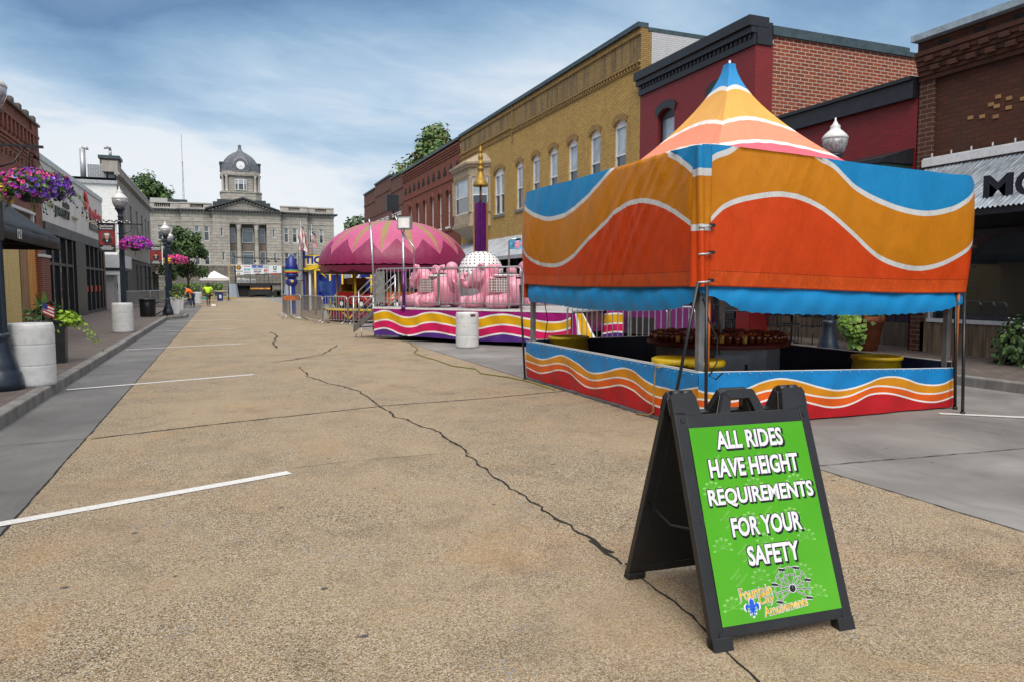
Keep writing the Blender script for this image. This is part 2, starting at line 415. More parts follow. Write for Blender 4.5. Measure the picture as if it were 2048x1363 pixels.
sheet('road_end', -2.33, -1.36, 62, 84, -.004, ROADM)
def pavement(x0, x1, y0, y1, kerb_x, sgn, name='pavement'):
    MB(PAVE).poly([(x0, y0, .15), (x1, y0, .15), (x1, y1, .15), (x0, y1, .15)]).build(name, kind='structure')
    k = MB(KERBM); y = y0
    while y < y1:                                    # kerb stones
        e = min(y+3.0, y1); a, c = sorted((kerb_x, kerb_x-sgn*.17))
        k.box(a, c, y+.006, e-.006, -.05, .154); y = e
    k.build('kerb', kind='structure', bevel=.02)
pavement(-40, -2.48, -12, 36.6, -2.33, 1)
pavement(11.15, 40, -12, 84, 11.0, -1)
# kerb build-out with the lamp and planters on the left
MB(PAVE).prism([(-40, 36.6), (-2.45, 36.6), (-1.75, 38.2), (-1.75, 41.0), (-2.9, 43.0), (-2.9, 80), (-40, 80)], 'z', -.05, .15).build('pavement', kind='structure')
kb = MB(KERBM)
ring = [(-2.42, 36.6), (-1.68, 38.2), (-1.68, 41.05), (-2.85, 43.05), (-2.85, 80)]
for a, c in zip(ring, ring[1:]): kb.bar((a[0], a[1], .05), (c[0], c[1], .05), .17, .208)
kb.build('kerb', kind='structure', bevel=.02)
LINE = mat('line_paint', (.62, .62, .62), .6, var=.06, scale=20, dirt=.55, dirtc=(.26, .22, .17))
def stripe(p0, p1, w, z=.005, name='parking_line', n=14):
    p0 = Vector(p0); p1 = Vector(p1); d = (p1-p0); t = Vector((-d.y, d.x, 0)).normalized()*w/2; b = MB(LINE); vs = []
    for i in range(n+1):
        p = p0+d*i/n; j = rnd.uniform(-.004, .004)
        vs += [(p.x+t.x*(1+j*9), p.y+t.y*(1+j*9), z), (p.x-t.x*(1-j*7), p.y-t.y*(1-j*7), z)]
    b.add(vs, [(2*i, 2*i+1, 2*i+3, 2*i+2) for i in range(n)]); b.build(name, kind='structure')
for i in range(8):
    y = 6.38+7.4*i
    stripe((.5, y, 0), (-2.25, y-.98, 0), .115)
for a, c in (((8.3, 6.35), (10.8, 4.35)), ((8.3, 13.8), (10.8, 11.8)), ((9.2, 17.0), (10.8, 15.7))): stripe((*a, 0), (*c, 0), .11)
stripe((-1.2, 80.0, 0), (4.6, 80.0, 0), .25)
CRACK = mat('crack_fill', (.012, .011, .010), .9, var=.3)
def crack(pts, w, name='road_crack', jit=.025, z=.004, world_pts=False):
    P = [Vector((p[0], p[1], 0)) if world_pts else gp(*p) for p in pts]; Q = []
    for a, c in zip(P, P[1:]):
        L = (c-a).length; n = max(2, int(L/.07))
        for i in range(n): Q.append(a.lerp(c, i/n))
    Q.append(P[-1]); b = MB(CRACK); vs = []; off = 0
    for i, p in enumerate(Q):
        d = (Q[min(i+1, len(Q)-1)]-Q[max(i-1, 0)]); d.z = 0; t = Vector((-d.y, d.x, 0)).normalized()
        off = off*.7+rnd.uniform(-jit, jit); ww = w*rnd.uniform(.45, 1.35)
        vs += [p+t*(off+ww/2)+Vector((0, 0, z)), p+t*(off-ww/2)+Vector((0, 0, z))]
    b.add(vs, [(2*i, 2*i+1, 2*i+3, 2*i+2) for i in range(len(Q)-1)]); return b.build(name, kind='structure')
crack([(182, 877), (420, 849), (768, 811), (960, 797), (1130, 781)], .028, jit=.008)
crack([(600, 733), (618, 752), (690, 774), (722, 783), (750, 806), (790, 832), (850, 852), (900, 877), (932, 908)], .026)
crack([(932, 908), (985, 948), (1040, 987), (1100, 1032), (1180, 1080), (1250, 1126)], .022)
crack([(1250, 1126), (1300, 1168), (1380, 1232), (1440, 1290), (1500, 1345), (1560, 1420)], .014, jit=.012)
crack([(547, 724), (600, 716), (645, 708), (660, 700), (674, 690)], .04)
crack([(540, 664), (556, 672), (546, 684), (552, 696)], .05)
crack([(410, 722), (545, 724), (700, 705)], .02, jit=.01)
crack([(560, 938), (700, 922), (900, 905)], .006, jit=.006)
crack([(355, 683), (560, 672), (720, 668)], .03, jit=.01)
crack([(1180, 1080), (1205, 1098), (1222, 1106)], .03, jit=.012)
crack([(-1.36, 0), (-1.36, 60)], .016, jit=.004, world_pts=True, name='slab_joint')
crack([(4.8, 0), (4.8, 60)], .016, jit=.004, world_pts=True, name='slab_joint')
for y in (5.2, 10.2, 15.2, 20.2): crack([(4.8, y-.3), (10.9, y-.9)], .012, jit=.006, world_pts=True, name='slab_joint')
for y in (8.6, 16.5, 24, 32): crack([(-2.3, y-.1), (-1.36, y)], .010, jit=.004, world_pts=True, name='slab_joint')
# ------------------------------------------------------------------ buildings
def facade(b, mp, a0, a1, b0, b1, ops, depth=.18, seg=8):
    """wall with real openings; ops = (a0, a1, b0, b1, rise of a segmental head)"""
    As = sorted({a0, a1, *[o[0] for o in ops], *[o[1] for o in ops]}); Bs = sorted({b0, b1, *[o[2] for o in ops], *[o[3] for o in ops]})
    for i in range(len(As)-1):
        for j in range(len(Bs)-1):
            ca = (As[i]+As[i+1])/2; cb = (Bs[j]+Bs[j+1])/2
            if any(o[0] < ca < o[1] and o[2] < cb < o[3] for o in ops): continue
            b.poly([mp(As[i], Bs[j], 0), mp(As[i+1], Bs[j], 0), mp(As[i+1], Bs[j+1], 0), mp(As[i], Bs[j+1], 0)])
    for o in ops:
        x0, x1, z0, z1 = o[:4]; rise = o[4] if len(o) > 4 else 0
        b.poly([mp(x0, z0, 0), mp(x1, z0, 0), mp(x1, z0, depth), mp(x0, z0, depth)])
        for x in (x0, x1): b.poly([mp(x, z0, 0), mp(x, z1-rise, 0), mp(x, z1-rise, depth), mp(x, z0, depth)])
        if not rise: b.poly([mp(x0, z1, 0), mp(x1, z1, 0), mp(x1, z1, depth), mp(x0, z1, depth)])
        else:
            arc = [(x0+(x1-x0)*k/seg, z1-rise+rise*math.sin(math.pi*k/seg)**.75) for k in range(seg+1)]
            for p, q in zip(arc, arc[1:]):
                b.poly([mp(p[0], p[1], 0), mp(q[0], q[1], 0), mp(q[0], z1, 0), mp(p[0], z1, 0)])
                b.poly([mp(p[0], p[1], 0), mp(q[0], q[1], 0), mp(q[0], q[1], depth), mp(p[0], p[1], depth)])
def mbox(b, mp, a0, a1, b0, b1, c0, c1):
    v = [mp(a, h, c) for a in (a0, a1) for h in (b0, b1) for c in (c0, c1)]
    b.add(v, [(0, 1, 3, 2), (4, 6, 7, 5), (0, 4, 5, 1), (2, 3, 7, 6), (0, 2, 6, 4), (1, 5, 7, 3)])
G_UP = glass('glass_blind', (.30, .36, .42), .12); G_DK = glass('glass_dark', (.025, .035, .05), .05); G_ST = glass('glass_store', (.02, .028, .035), .03)
FRW = mat('frame_white', (.66, .67, .68), .5, var=.06, dirt=.25); FRB = mat('frame_black', (.012, .012, .014), .4)
def window(par, mp, o, fr=None, up=None, dn=None, sill=None, c=.08, t=.07, rail=.5, double=False, name='window'):
    a0, a1, b0, b1 = o[:4]; rise = o[4] if len(o) > 4 else 0
    fr = fr or FRW; zt = b1-rise; b = MB(fr); d0, d1 = c, c+.07
    for e in ((a0, a0+t), (a1-t, a1)): mbox(b, mp, e[0], e[1], b0, zt, d0, d1)
    mbox(b, mp, a0+t, a1-t, b0, b0+t, d0, d1); mbox(b, mp, a0+t, a1-t, zt-t, zt, d0, d1)
    if rise:
        arc = [(a0+(a1-a0)*k/8, zt+rise*math.sin(math.pi*k/8)**.75) for k in range(9)]
        b.poly([mp(p[0], p[1], c) for p in arc])
    zm = b0+(zt-b0)*rail
    if rail: mbox(b, mp, a0+t, a1-t, zm-.03, zm+.03, d0+.01, d1+.004)
    if double: am = (a0+a1)/2; mbox(b, mp, am-.09, am+.09, b0+t, zt-t, d0-.01, d1-.004)
    if sill: b.m(sill); mbox(b, mp, a0-.08, a1+.08, b0-.14, b0-.003, -.07, .1)
    w = b.build(name, par)
    p = MB(up or G_UP, dn or G_DK)
    zz = zm if rail else b0
    p.m(up or G_UP).poly([mp(a0+t, zz, d1-.015), mp(a1-t, zz, d1-.015), mp(a1-t, zt-t, d1-.015), mp(a0+t, zt-t, d1-.015)])
    if rail: p.m(dn or G_DK).poly([mp(a0+t, b0+t, d1-.012), mp(a1-t, b0+t, d1-.012), mp(a1-t, zz, d1-.012), mp(a0+t, zz, d1-.012)])
    p.build('pane', w); return w
def arch_trim(b, mp, o, d=.03, w=.24):
    a0, a1, b0, b1, rise = o; k = 8; zt = b1-rise
    pts = [(a0-.02+(a1-a0+.04)*i/k, zt+rise*math.sin(math.pi*i/k)**.75) for i in range(k+1)]
    up = [((p[0]-(a0+a1)/2)*1.22+(a0+a1)/2, p[1]+w) for p in pts]
    for i in range(k):
        q = [pts[i], pts[i+1], up[i+1], up[i]]
        b.poly([mp(p[0], p[1], -d) for p in q]); b.poly([mp(*up[i], -d), mp(*up[i+1], -d), mp(*up[i+1], 0), mp(*up[i], 0)])
XR = 14.3
def right(y0): return lambda a, h, c: (c, a-y0, h)          # local to an Empty at (XR, y0, 0)
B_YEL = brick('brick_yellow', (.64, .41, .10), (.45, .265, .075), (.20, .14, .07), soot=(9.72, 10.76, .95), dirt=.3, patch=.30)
B_YELD = brick('brick_yellow_trim', (.44, .27, .08), (.32, .185, .06), (.12, .09, .05), dirt=.3)
B_RED = brick('brick_red_far', (.31, .080, .038), (.20, .048, .026), (.085, .045, .035), dirt=.4)
B_RED2 = brick('brick_brown_far', (.22, .085, .058), (.15, .055, .038), (.10, .065, .055), dirt=.3)
B_SIDE = brick('brick_red_side', (.31, .058, .019), (.18, .030, .012), (.52, .44, .36), bw=.30, bh=.105, ms=.014, dirt=.25, patch=.2, bump=.8)
B_PRED = brick('brick_painted_red', (.25, .010, .012), (.20, .008, .010), (.14, .006, .008), ms=.008, dirt=.15, patch=.15, rough=.55, bump=.35)
B_BRN = brick('brick_brown_near', (.105, .030, .012), (.065, .018, .008), (.035, .016, .010), bw=.30, bh=.10, ms=.008, dirt=.5, patch=.3)
B_BRN2 = brick('brick_brown_pier', (.11, .034, .015), (.06, .018, .009), (.26, .19, .15), bw=.30, bh=.10, ms=.010, dirt=.4)
B_WH = brick('brick_painted_white', (.60, .61, .64), (.54, .55, .58), (.42, .42, .45), ms=.012, dirt=.25, patch=.1, rough=.6)
B_LEFT = brick('brick_red_near', (.27, .060, .028), (.15, .030, .016), (.36, .27, .21), ms=.009, dirt=.5, patch=.25)
CAPM = mat('roof_cap', (.055, .085, .10), .5, .4, var=.2)
CAPB = mat('black_cornice', (.010, .011, .016), .45, var=.25, dirt=.2, dirtc=(.04, .04, .045))
STONE = mat('sill_stone', (.17, .165, .16), .8, var=.2, dirt=.4)
ROOFM = mat('roof_felt', (.05, .05, .05), .9)
METW = mat('awning_metal', (.50, .53, .58), .38, .35, var=.1, scale=1.5, dirt=.3, dirtc=(.22, .23, .25))
def shell(par, mt, x0, x1, y0, y1, z, name='rear_wall'):
    """flanks, back and roof of a block, local coords"""
    b = MB(mt)
    b.poly([(x0, y0, 0), (x1, y0, 0), (x1, y0, z), (x0, y0, z)]); b.poly([(x0, y1, 0), (x1, y1, 0), (x1, y1, z), (x0, y1, z)])
    xe = x1; b.poly([(xe, y0, 0), (xe, y1, 0), (xe, y1, z), (xe, y0, z)])
    b.m(ROOFM).poly([(x0, y0, z-.5), (x1, y0, z-.5), (x1, y1, z-.5), (x0, y1, z-.5)])
    return b.build(name, par)

# --- yellow brick block
Y0 = 23.22
yb = thing('brick_building', 'long yellow brick building with arched windows and a stone bay window', 'building', (XR, Y0, 0))
mp = right(Y0); b = MB(B_YEL)
sing = [(y-.46, y+.46, 5.46, 7.86, .2) for y in (24.65, 26.64, 28.68, 30.65, 32.65, 34.72)]
dbl = (36.85, 38.42, 5.46, 7.95, .3)
facade(b, mp, Y0, 44.5, 3.7, 10.85, sing+[dbl])
b.m(B_YELD)
for o in sing+[dbl]: arch_trim(b, mp, o)
mbox(b, mp, Y0, 35.6, 9.62, 9.72, -.09, 0); mbox(b, mp, Y0, 35.6, 9.45, 9.50, -.05, 0)
mbox(b, mp, 35.6, 44.5, 9.72, 9.82, -.10, 0); mbox(b, mp, 35.6, 44.5, 9.45, 9.52, -.06, 0); mbox(b, mp, 35.58, 35.72, 9.0, 10.85, -.05, 0)
y = Y0+.1
while y < 35.5: mbox(b, mp, y, y+.11, 9.50, 9.62, -.075, -.002); y += .22
mbox(b, mp, Y0, 44.5, 10.62, 10.72, -.06, 0)
b.build('wall', yb)
shell(yb, B_YELD, .02, 22, .38, 44.5-Y0, 10.7)
b = MB(CAPM); mbox(b, mp, Y0-.02, 44.5, 10.85, 11.02, -.14, .3); b.box(.3, 22, -.02, .3, 10.74, 10.88); b.build('roof_cap', yb)
b = MB(B_WH); b.poly([(.45, -.004, 0), (22, -.004, 0), (22, -.004, 10.74), (.45, -.004, 10.74)])
b.m(B_YELD).poly([(0, 0, 0), (.45, 0, 0), (.45, 0, 10.85), (0, 0, 10.85)]); b.build('side_wall', yb, 'white painted side wall with a bare brick corner')
for o in sing: window(yb, mp, o, sill=STONE)
window(yb, mp, dbl, sill=STONE, double=True)
BAYM = mat('bay_stone', (.36, .29, .20), .7, var=.12, scale=4, bump=.3, bscale=30, dirt=.35)
bay = MB(BAYM); ya, yz = 39.1, 43.6; sh = [(ya, 0), (ya+.75, -.95), (yz-.75, -.95), (yz, 0)]
def ring(s0, zz, grow): return [(c*(1+grow)-(0), a) for a, c in s0]
def bayring(z, g): return [(c*(1+g) if c else 0, (a-(ya+yz)/2)*(1+g*.45)+(ya+yz)/2-Y0, z) for a, c in sh]
def bay_loft(b, levels):
    rs = [bayring(z, g) for z, g in levels]
    for r0, r1 in zip(rs, rs[1:]):
        for i in range(3): b.poly([r0[i], r0[i+1], r1[i+1], r1[i]])
    b.poly(rs[0]); b.poly(rs[-1])
bay_loft(bay, [(4.25, -.85), (4.45, -.55), (4.75, -.2), (4.95, .12), (5.12, .14), (5.14, 0), (5.75, 0)])
bay_loft(bay, [(7.75, 0), (8.25, .02), (8.28, .12), (8.42, .2), (8.44, .26), (8.56, .28)])
bay_loft(bay, [(8.561, .26), (9.15, -.72)])
for i in range(4):
    x, yy, _ = bayring(0, -.02)[i]; bay.box(x-.10, x+.10, yy-.12, yy+.12, 5.75, 7.75)
for i in range(26):                                     # carved frieze
    a = ya+.8+(yz-ya-1.6)*i/25-Y0; bay.box(-1.0, -.95, a-.03, a+.03, 7.86, 8.18)
bw = bay.build('bay_window', yb, bevel=.012)
r = bayring(0, -.06)
for i in range(3):
    p, q = Vector(r[i]), Vector(r[i+1]); d = (q-p).normalized(); nn = Vector((d.y, -d.x, 0)); p2, q2 = p+d*.1, q-d*.1; L = (q2-p2).length
    m2 = lambda a, h, c, p2=p2, d=d, nn=nn: tuple(p2+d*a+Vector((0, 0, h))-nn*c*(1 if nn.x < 0 else -1))
    f = MB(FRW); t = .06
    for e in ((0, t), (L-t, L)): mbox(f, m2, e[0], e[1], 5.76, 7.74, 0, .06)
    mbox(f, m2, t, L-t, 5.76, 5.83, 0, .06); mbox(f, m2, t, L-t, 7.67, 7.74, 0, .06); mbox(f, m2, t, L-t, 6.70, 6.77, 0, .06)
    f.m(G_UP).poly([m2(t, 6.77, .03), m2(L-t, 6.77, .03), m2(L-t, 7.67, .03), m2(t, 7.67, .03)])
    f.m(G_DK).poly([m2(t, 5.83, .03), m2(L-t, 5.83, .03), m2(L-t, 6.70, .03), m2(t, 6.70, .03)]); f.build('sash', bw)
# ground floor shopfront under the metal awning
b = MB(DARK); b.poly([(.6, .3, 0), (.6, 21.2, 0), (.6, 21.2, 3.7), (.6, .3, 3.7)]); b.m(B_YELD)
for a in (.0, 5.2, 10.4, 15.6, 20.8): b.box(0, .6, a, a+.5, 0, 3.7)
b.m(FRB)
for a in range(1, 21): b.box(.5, .58, a-.04, a+.04, .15, 3.3)
b.box(.5, .59, .3, 21.2, 2.55, 2.65); b.m(mat('shop_panel', (.10, .055, .035), .7)).box(.48, .6, .3, 21.2, .15, .75)
b.build('shopfront', yb)
b = MB(METW)
n = 44
for i in range(n):
    a, c = 1.0+i*20/n, 1.0+(i+1)*20/n
    b.poly([(-.02, a, 4.15), (-.02, c, 4.15), (-2.05, c, 2.92), (-2.05, a, 2.92)])
    b.bar((-.02, a, 4.17), (-2.05, a, 2.94), .04, .035)
b.box(-2.10, -2.03, .98, 21.02, 2.78, 2.95); b.m(STEEL)
for a in (1.3, 4.6, 8, 11.3, 14.6, 18, 20.8): b.bar((-1.95, a, 2.85), (-1.95, a, .15), .08, .08)
b.box(-1.98, -1.92, 1, 21, 2.42, 2.47)
b.build('metal_awning', yb)

# --- dark red painted block with a bare side wall
rb = thing('brick_building', 'dark red painted building with a heavy black cornice and bare brick side wall', 'building', (XR, 17.08, 0))
Y0 = 17.08; mp = right(Y0); b = MB(B_PRED)
wins = [(21.05, 22.05, 5.3, 7.62, .22), (18.2, 19.2, 5.3, 7.62, .22)]
facade(b, mp, Y0, 23.2, 0, 8.45, wins+[(Y0+.6, 22.7, .15, 3.5)], .25)
b.build('wall', rb)
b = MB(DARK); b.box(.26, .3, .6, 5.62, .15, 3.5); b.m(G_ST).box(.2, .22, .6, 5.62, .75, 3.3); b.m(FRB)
for a in (.6, 1.8, 3.0, 4.2, 5.5): b.box(.1, .25, a, a+.1, .15, 3.5)
b.box(.1, .25, .6, 5.62, 2.5, 2.6); b.box(.08, .25, .6, 5.62, .15, .75); b.build('shopfront', rb)
b = MB(B_SIDE); NI = [(2.85, 3.75, 4.6, 6.72, .2), (5.85, 6.75, 4.5, 6.42, .2)]
sw = lambda a, h, c: (a, c, h)
facade(b, sw, .62, 12.5, 0, 8.72, NI, .14)
for o in NI:
    b.poly([sw(o[0], o[2], .1), sw(o[1], o[2], .1), sw(o[1], o[3], .1), sw(o[0], o[3], .1)])
    a0, a1, z0, z1, rise = o; k = 9
    for ringn in (0, 1):                              # two courses of headers over each bricked-up arch
        for i in range(k):
            t0, t1 = (i+.06)/k, (i+.94)/k; q = []
            for t, up in ((t0, 0), (t1, 0), (t1, 1), (t0, 1)):
                q.append(sw(a0+(a1-a0)*t+(t-.5)*.35*(up+ringn)*.5, z1-rise+rise*math.sin(math.pi*t)**.75+.17*(ringn+up)-.005*up+.02, -.016))
            b.poly(q)
b.m(B_PRED)
b.poly([(0, 0, 0), (.62, 0, 0), (.62, 0, 8.45), (0, 0, 8.45)])
b.m(CAPB).box(0, .55, -.05, 0, 8.42, 9.05)
b.m(B_SIDE).poly([(0, 6.1, 0), (12.5, 6.1, 0), (12.5, 6.1, 8.6), (0, 6.1, 8.6)]); b.poly([(12.5, 0, 0), (12.5, 6.1, 0), (12.5, 6.1, 8.6), (12.5, 0, 8.6)])
b.m(ROOFM).poly([(0, 0, 8.5), (12.5, 0, 8.4), (12.5, 6.1, 8.4), (0, 6.1, 8.5)])
b.build('side_wall', rb, 'bare orange brick side wall with two bricked-up arches')
b = MB(CAPM); b.prism([(.55, 8.72), (12.6, 8.72), (12.6, 8.86), (5.9, 8.86), (5.9, 8.98), (.55, 8.98)], 'y', -.08, .3); b.build('roof_cap', rb)
b = MB(CAPB)
mbox(b, mp, Y0-.06, 23.22, 8.90, 9.18, -.30, .4); mbox(b, mp, Y0-.04, 23.22, 8.72, 8.899, -.20, .2); mbox(b, mp, Y0-.02, 23.22, 8.40, 8.719, -.08, .1)
y = Y0+.1
while y < 23.1: mbox(b, mp, y, y+.1, 8.60, 8.715, -.115, -.075); y += .2
b.build('cornice', rb)
for o in wins: b = MB(CAPB); arch_trim(b, mp, o, .05, .26); b.build('window_hood', rb)
for o in wins: window(rb, mp, o, fr=FRB, up=glass('glass_pale', (.22, .28, .36), .1), c=.12, sill=CAPB)

# --- low red annex between
lb = thing('brick_building', 'low dark red shopfront between the black cornice building and the brown corner', 'building', (XR, 11.78, 0))
Y0 = 11.78; mp = right(Y0); b = MB(B_PRED); facade(b, mp, Y0, 17.07, 3.4, 5.72, []); b.build('wall', lb)
shell(lb, B_PRED, .02, 12, .02, 5.28, 5.9)
b = MB(CAPB); mbox(b, mp, Y0+.01, 17.07, 5.68, 6.06, -.16, .3); mbox(b, mp, Y0+.01, 17.07, 6.06, 6.14, -.24, .35); b.build('fascia', lb)
b = MB(CAPB); b.prism([(.0, 4.62), (-.9, 4.36), (-.9, 4.26), (0, 4.26)], 'y', .05, 5.25); b.m(mat('canopy_soffit', (.02, .05, .045), .5)).box(-.86, 0, .1, 5.2, 4.1, 4.255)
b.build('canopy', lb)
WOODD = mat('dark_timber', (.085, .06, .04), .75, var=.35, scale=2.5, stretch=(6, 6, .5), dirt=.4)
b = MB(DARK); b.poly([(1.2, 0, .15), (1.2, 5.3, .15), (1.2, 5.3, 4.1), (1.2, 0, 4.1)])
b.m(FRB)
for a in (.05, 1.3, 2.6, 3.9, 5.15): b.box(.7, .82, a, a+.1, .15, 3.4)
b.box(.7, .82, 0, 5.25, 2.3, 2.42); b.m(WOODD).box(.68, .9, 0, 5.25, .15, .7)
b.m(G_ST).poly([(.78, 0, .7), (.78, 5.25, .7), (.78, 5.25, 3.4), (.78, 0, 3.4)]); b.build('shopfront', lb)

# --- brown brick corner block with corrugated awning
bb = thing('brick_building', 'brown brick shop with corbelled top and rusty corrugated awning', 'building', (XR, 0, 0))
b = MB(B_BRN)
b.box(.08, .5, -8, 11.40, 3.2, 6.05)                  # recessed field
b.m(B_BRN2).box(0, .5, 11.40, 11.75, 0, 6.0)
b.m(B_BRN)
for k in range(6): b.box(-.035*k-.03, .5, -8, 11.75, 6.0+.1*k, 6.098+.1*k)
b.box(-.10, .5, -8, 11.75, 6.6, 6.82)
for row, z, dx in ((0, 6.16, .03), (1, 6.36, .05)):
    a = -8+.11*row
    while a < 11.5: b.box(-.16-.04*row, 0, a, a+.20, z, z+.10); a += .40
b.m(DARK); a = -7.7
while a < 11.3: b.box(-.104, -.08, a, a+.24, 6.64, 6.74); a += .78
b.m(B_BRN).box(.5, 14, 11.5, 11.75, 0, 6.7); b.box(13.8, 14, -8, 11.5, 0, 6.7)
b.m(ROOFM).box(.5, 13.8, -8, 11.5, 6.3, 6.4)
b.m(mat('vent_brick', (.30, .17, .07), .8))
for (a, z) in ((10.60, 5.02), (10.35, 4.99), (10.18, 5.19), (10.07, 4.93), (10.06, 5.13), (10.04, 5.31), (9.82, 5.05), (9.82, 5.23), (9.55, 5.16), (9.32, 5.17)):
    b.box(.062, .1, a-.055, a+.055, z-.035, z+.035)
b.build('wall', bb)
b = MB(mat('pale_coping', (.30, .38, .43), .5, .2, var=.15, dirt=.3)); b.box(-.30, .6, -8, 11.78, 6.82, 6.95); b.build('coping', bb)
b = MB(mat('corrugated_iron', (.30, .35, .41), .40, .6, var=.3, scale=3, dirt=.75, dirtc=(.15, .10, .07), stretch=(1, 7, 1)))
def corr(u, v):
    a = 1.0+10.5*u; return (-.02-1.75*v, a, 4.12-1.16*v+.016*math.sin(a*2*math.pi/.09))
b.grid(corr, 840, 2)
b.m(FRW).box(-.09, -.03, 1, 11.55, 4.14, 4.30); b.box(-.06, .0, 1, 11.55, 4.305, 4.33)
for i in range(24): b.box(-.07, -.05, 1.2+i*.44, 1.22+i*.44, 4.33, 4.41)
b.m(BLACK)
for a in (1.2, 6.2, 11.2): b.bar((0, a, 3.0), (-1.7, a, 2.95), .05, .05)
b.box(-1.74, -1.68, 1, 11.5, 2.84, 2.94)
aw = b.build('corrugated_awning', bb)
SGB = mat('sign_black', (.008, .009, .018), .5)
m0 = at(1965, 401, 'x', 12.82); m1 = at(2026, 344, 'x', 12.82); mw, mh = m0.y-m1.y, m1.z-m0.z
for ch, y0, w in (('M', m0.y, mw), ('O', m1.y-.04, mw*.95)):
    vs, fs = text_mesh(ch, .03); xa, xb = min(v.x for v in vs), max(v.x for v in vs); za, zb = min(v.y for v in vs), max(v.y for v in vs)
    tx = MB(SGB)
    for dx in (0, .03): tx.add([(12.82-XR+dx, y0-(v.x-xa)/(xb-xa)*w, m0.z+(v.y-za)/(zb-za)*mh) for v in vs], fs)
    tx.build('sign_letter', bb)
WOODP = mat('panel_timber', (.17, .12, .075), .7, var=.35, scale=2, stretch=(6, 6, .5), dirt=.45)
b = MB(WOODP); a = 1.0
while a < 11.35: b.box(.0, .12, a, a+.29, .15, .80); a += .30
b.box(.0, .12, 11.30, 11.40, .8, 2.9); b.m(FRW)
b.box(-.04, .14, 1, 11.32, .80, .88); b.box(-.03, .1, 11.24, 11.29, .88, 2.6); b.box(-.03, .1, 8.30, 8.36, .88, 2.6)
b.m(FRB).box(0, .1, 1, 11.3, 2.60, 2.72); b.m(DARK).box(.12, .3, 1, 11.35, 2.72, 3.2)
b.m(G_ST).poly([(.06, 1, .88), (.06, 11.3, .88), (.06, 11.3, 2.6), (.06, 1, 2.6)])
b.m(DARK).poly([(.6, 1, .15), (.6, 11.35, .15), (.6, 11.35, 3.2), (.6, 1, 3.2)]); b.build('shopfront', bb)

# --- far red brick block with arched windows
fb = thing('brick_building', 'red brick building with a row of round-arched windows and stepped corbels', 'building', (XR, 44.55, 0))
Y0 = 44.55; mp = right(Y0); b = MB(B_RED)
cy = [at(u, 430, 'x', XR).y for u in (914.6, 896.5, 879.4, 864, 849.6, 835.3, 820.4)]
wins = [(c-.42, c+.42, 5.5, 7.95, .42) for c in cy]
facade(b, mp, Y0, 60.1, 2.5, 10.75, wins, .3)
for o in wins: arch_trim(b, mp, o, .06, .3)
for k in range(4): mbox(b, mp, Y0, 60.1, 10.0+.16*k, 10.12+.16*k, -.05-.04*k, 0)
mbox(b, mp, Y0, 60.1, 8.5, 8.6, -.05, 0); mbox(b, mp, Y0, 60.1, 5.2, 5.35, -.06, 0)
b.m(DARK)
for i in range(11):
    a = Y0+.6+i*1.4
    for k in range(4): mbox(b, mp, a-.34+.08*k, a+.34-.08*k, 9.0+.13*k, 9.13+.13*k, -.045, -.003)
b.build('wall', fb); shell(fb, B_RED, .02, 20, .02, 15.5, 10.6)
b = MB(CAPM); mbox(b, mp, Y0, 60.1, 10.75, 10.92, -.2, .4); b.build('coping', fb)
for o in wins: window(fb, mp, o, c=.16, sill=FRW, up=glass('glass_sky', (.22, .34, .44), .1))
def far_block(y0, y1, top, lab, wy, mt):
    t = thing('brick_building', lab, 'building', (XR, y0, 0)); m = right(y0); b = MB(mt)
    ws = [(c-.4, c+.4, 5.5, 7.5) for c in wy]
    facade(b, m, y0, y1, 0, top, ws, .2); mbox(b, m, y0, y1, top-1.2, top-1.08, -.06, 0); mbox(b, m, y0, y1, 8.35, 8.45, -.05, 0)
    b.build('wall', t); shell(t, mt, .02, 18, .02, y1-y0, top-.1)
    c = MB(CAPM); mbox(c, m, y0, y1, top, top+.14, -.1, .35); c.build('coping', t)
    for o in ws:
        hd = MB(FRW)
        window(t, m, o, c=.1, sill=FRW, up=G_UP)
        h = hd; mbox(h, m, o[0]-.12, o[1]+.12, o[3]+.003, o[3]+.22, -.12, .02); mbox(h, m, o[0]-.18, o[1]+.18, o[3]+.221, o[3]+.3, -.16, .02); hd.build('window_hood', t)
    return t
far_block(60.12, 64.9, 10.9, 'narrow brown brick building beside the arched row', [61.4, 63.4], B_RED2)
far_block(64.92, 71.9, 11.3, 'taller brown brick building with white window hoods', [66.3, 68.2, 70.2], B_RED2)
far_block(71.92, 77.8, 10.98, 'farthest brown brick building at the end of the right row', [73.2, 75.0, 76.8], B_RED2)
b = None
# ------------------------------------------------------------------ left row
XL = -6.2
def left(y0): return lambda a, h, c: (-c, a-y0, h)
# --- near red brick shop with black awning
l1 = thing('brick_building', 'red brick shop on the left with boarded front and black awning', 'building', (XL, 0, 0))
mp = left(0); b = MB(B_LEFT)
facade(b, mp, -6, 32.0, 0, 7.42, [(20, 31.0, .15, 3.1), (27.9, 31.7, 3.35, 4.2)], .25)
for k in range(3): mbox(b, mp, -6, 31.9, 6.05+.12*k, 6.15+.12*k, -.03-.03*k, 0)
y = 14
while y < 31.6:
    mbox(b, mp, y, y+.2, 6.5, 6.95, -.09, 0); mbox(b, mp, y+.03, y+.17, 5.75, 5.9, -.06, 0); y += .5
mbox(b, mp, -6, 31.95, 6.96, 7.06, -.10, 0); mbox(b, mp, 31.0, 32.0, 0, 7.42, -.06, 0)
b.build('wall', l1)
b = MB(B_LEFT); b.poly([(0, 32, 0), (-20, 32, 0), (-20, 32, 7.3), (0, 32, 7.42)]); b.m(ROOFM).poly([(0, -6, 7), (0, 32, 7), (-20, 32, 7), (-20, -6, 7)]); b.build('flank', l1)
b = MB(mat('clay_coping', (.10, .075, .06), .6, var=.25, dirt=.3)); y = -6
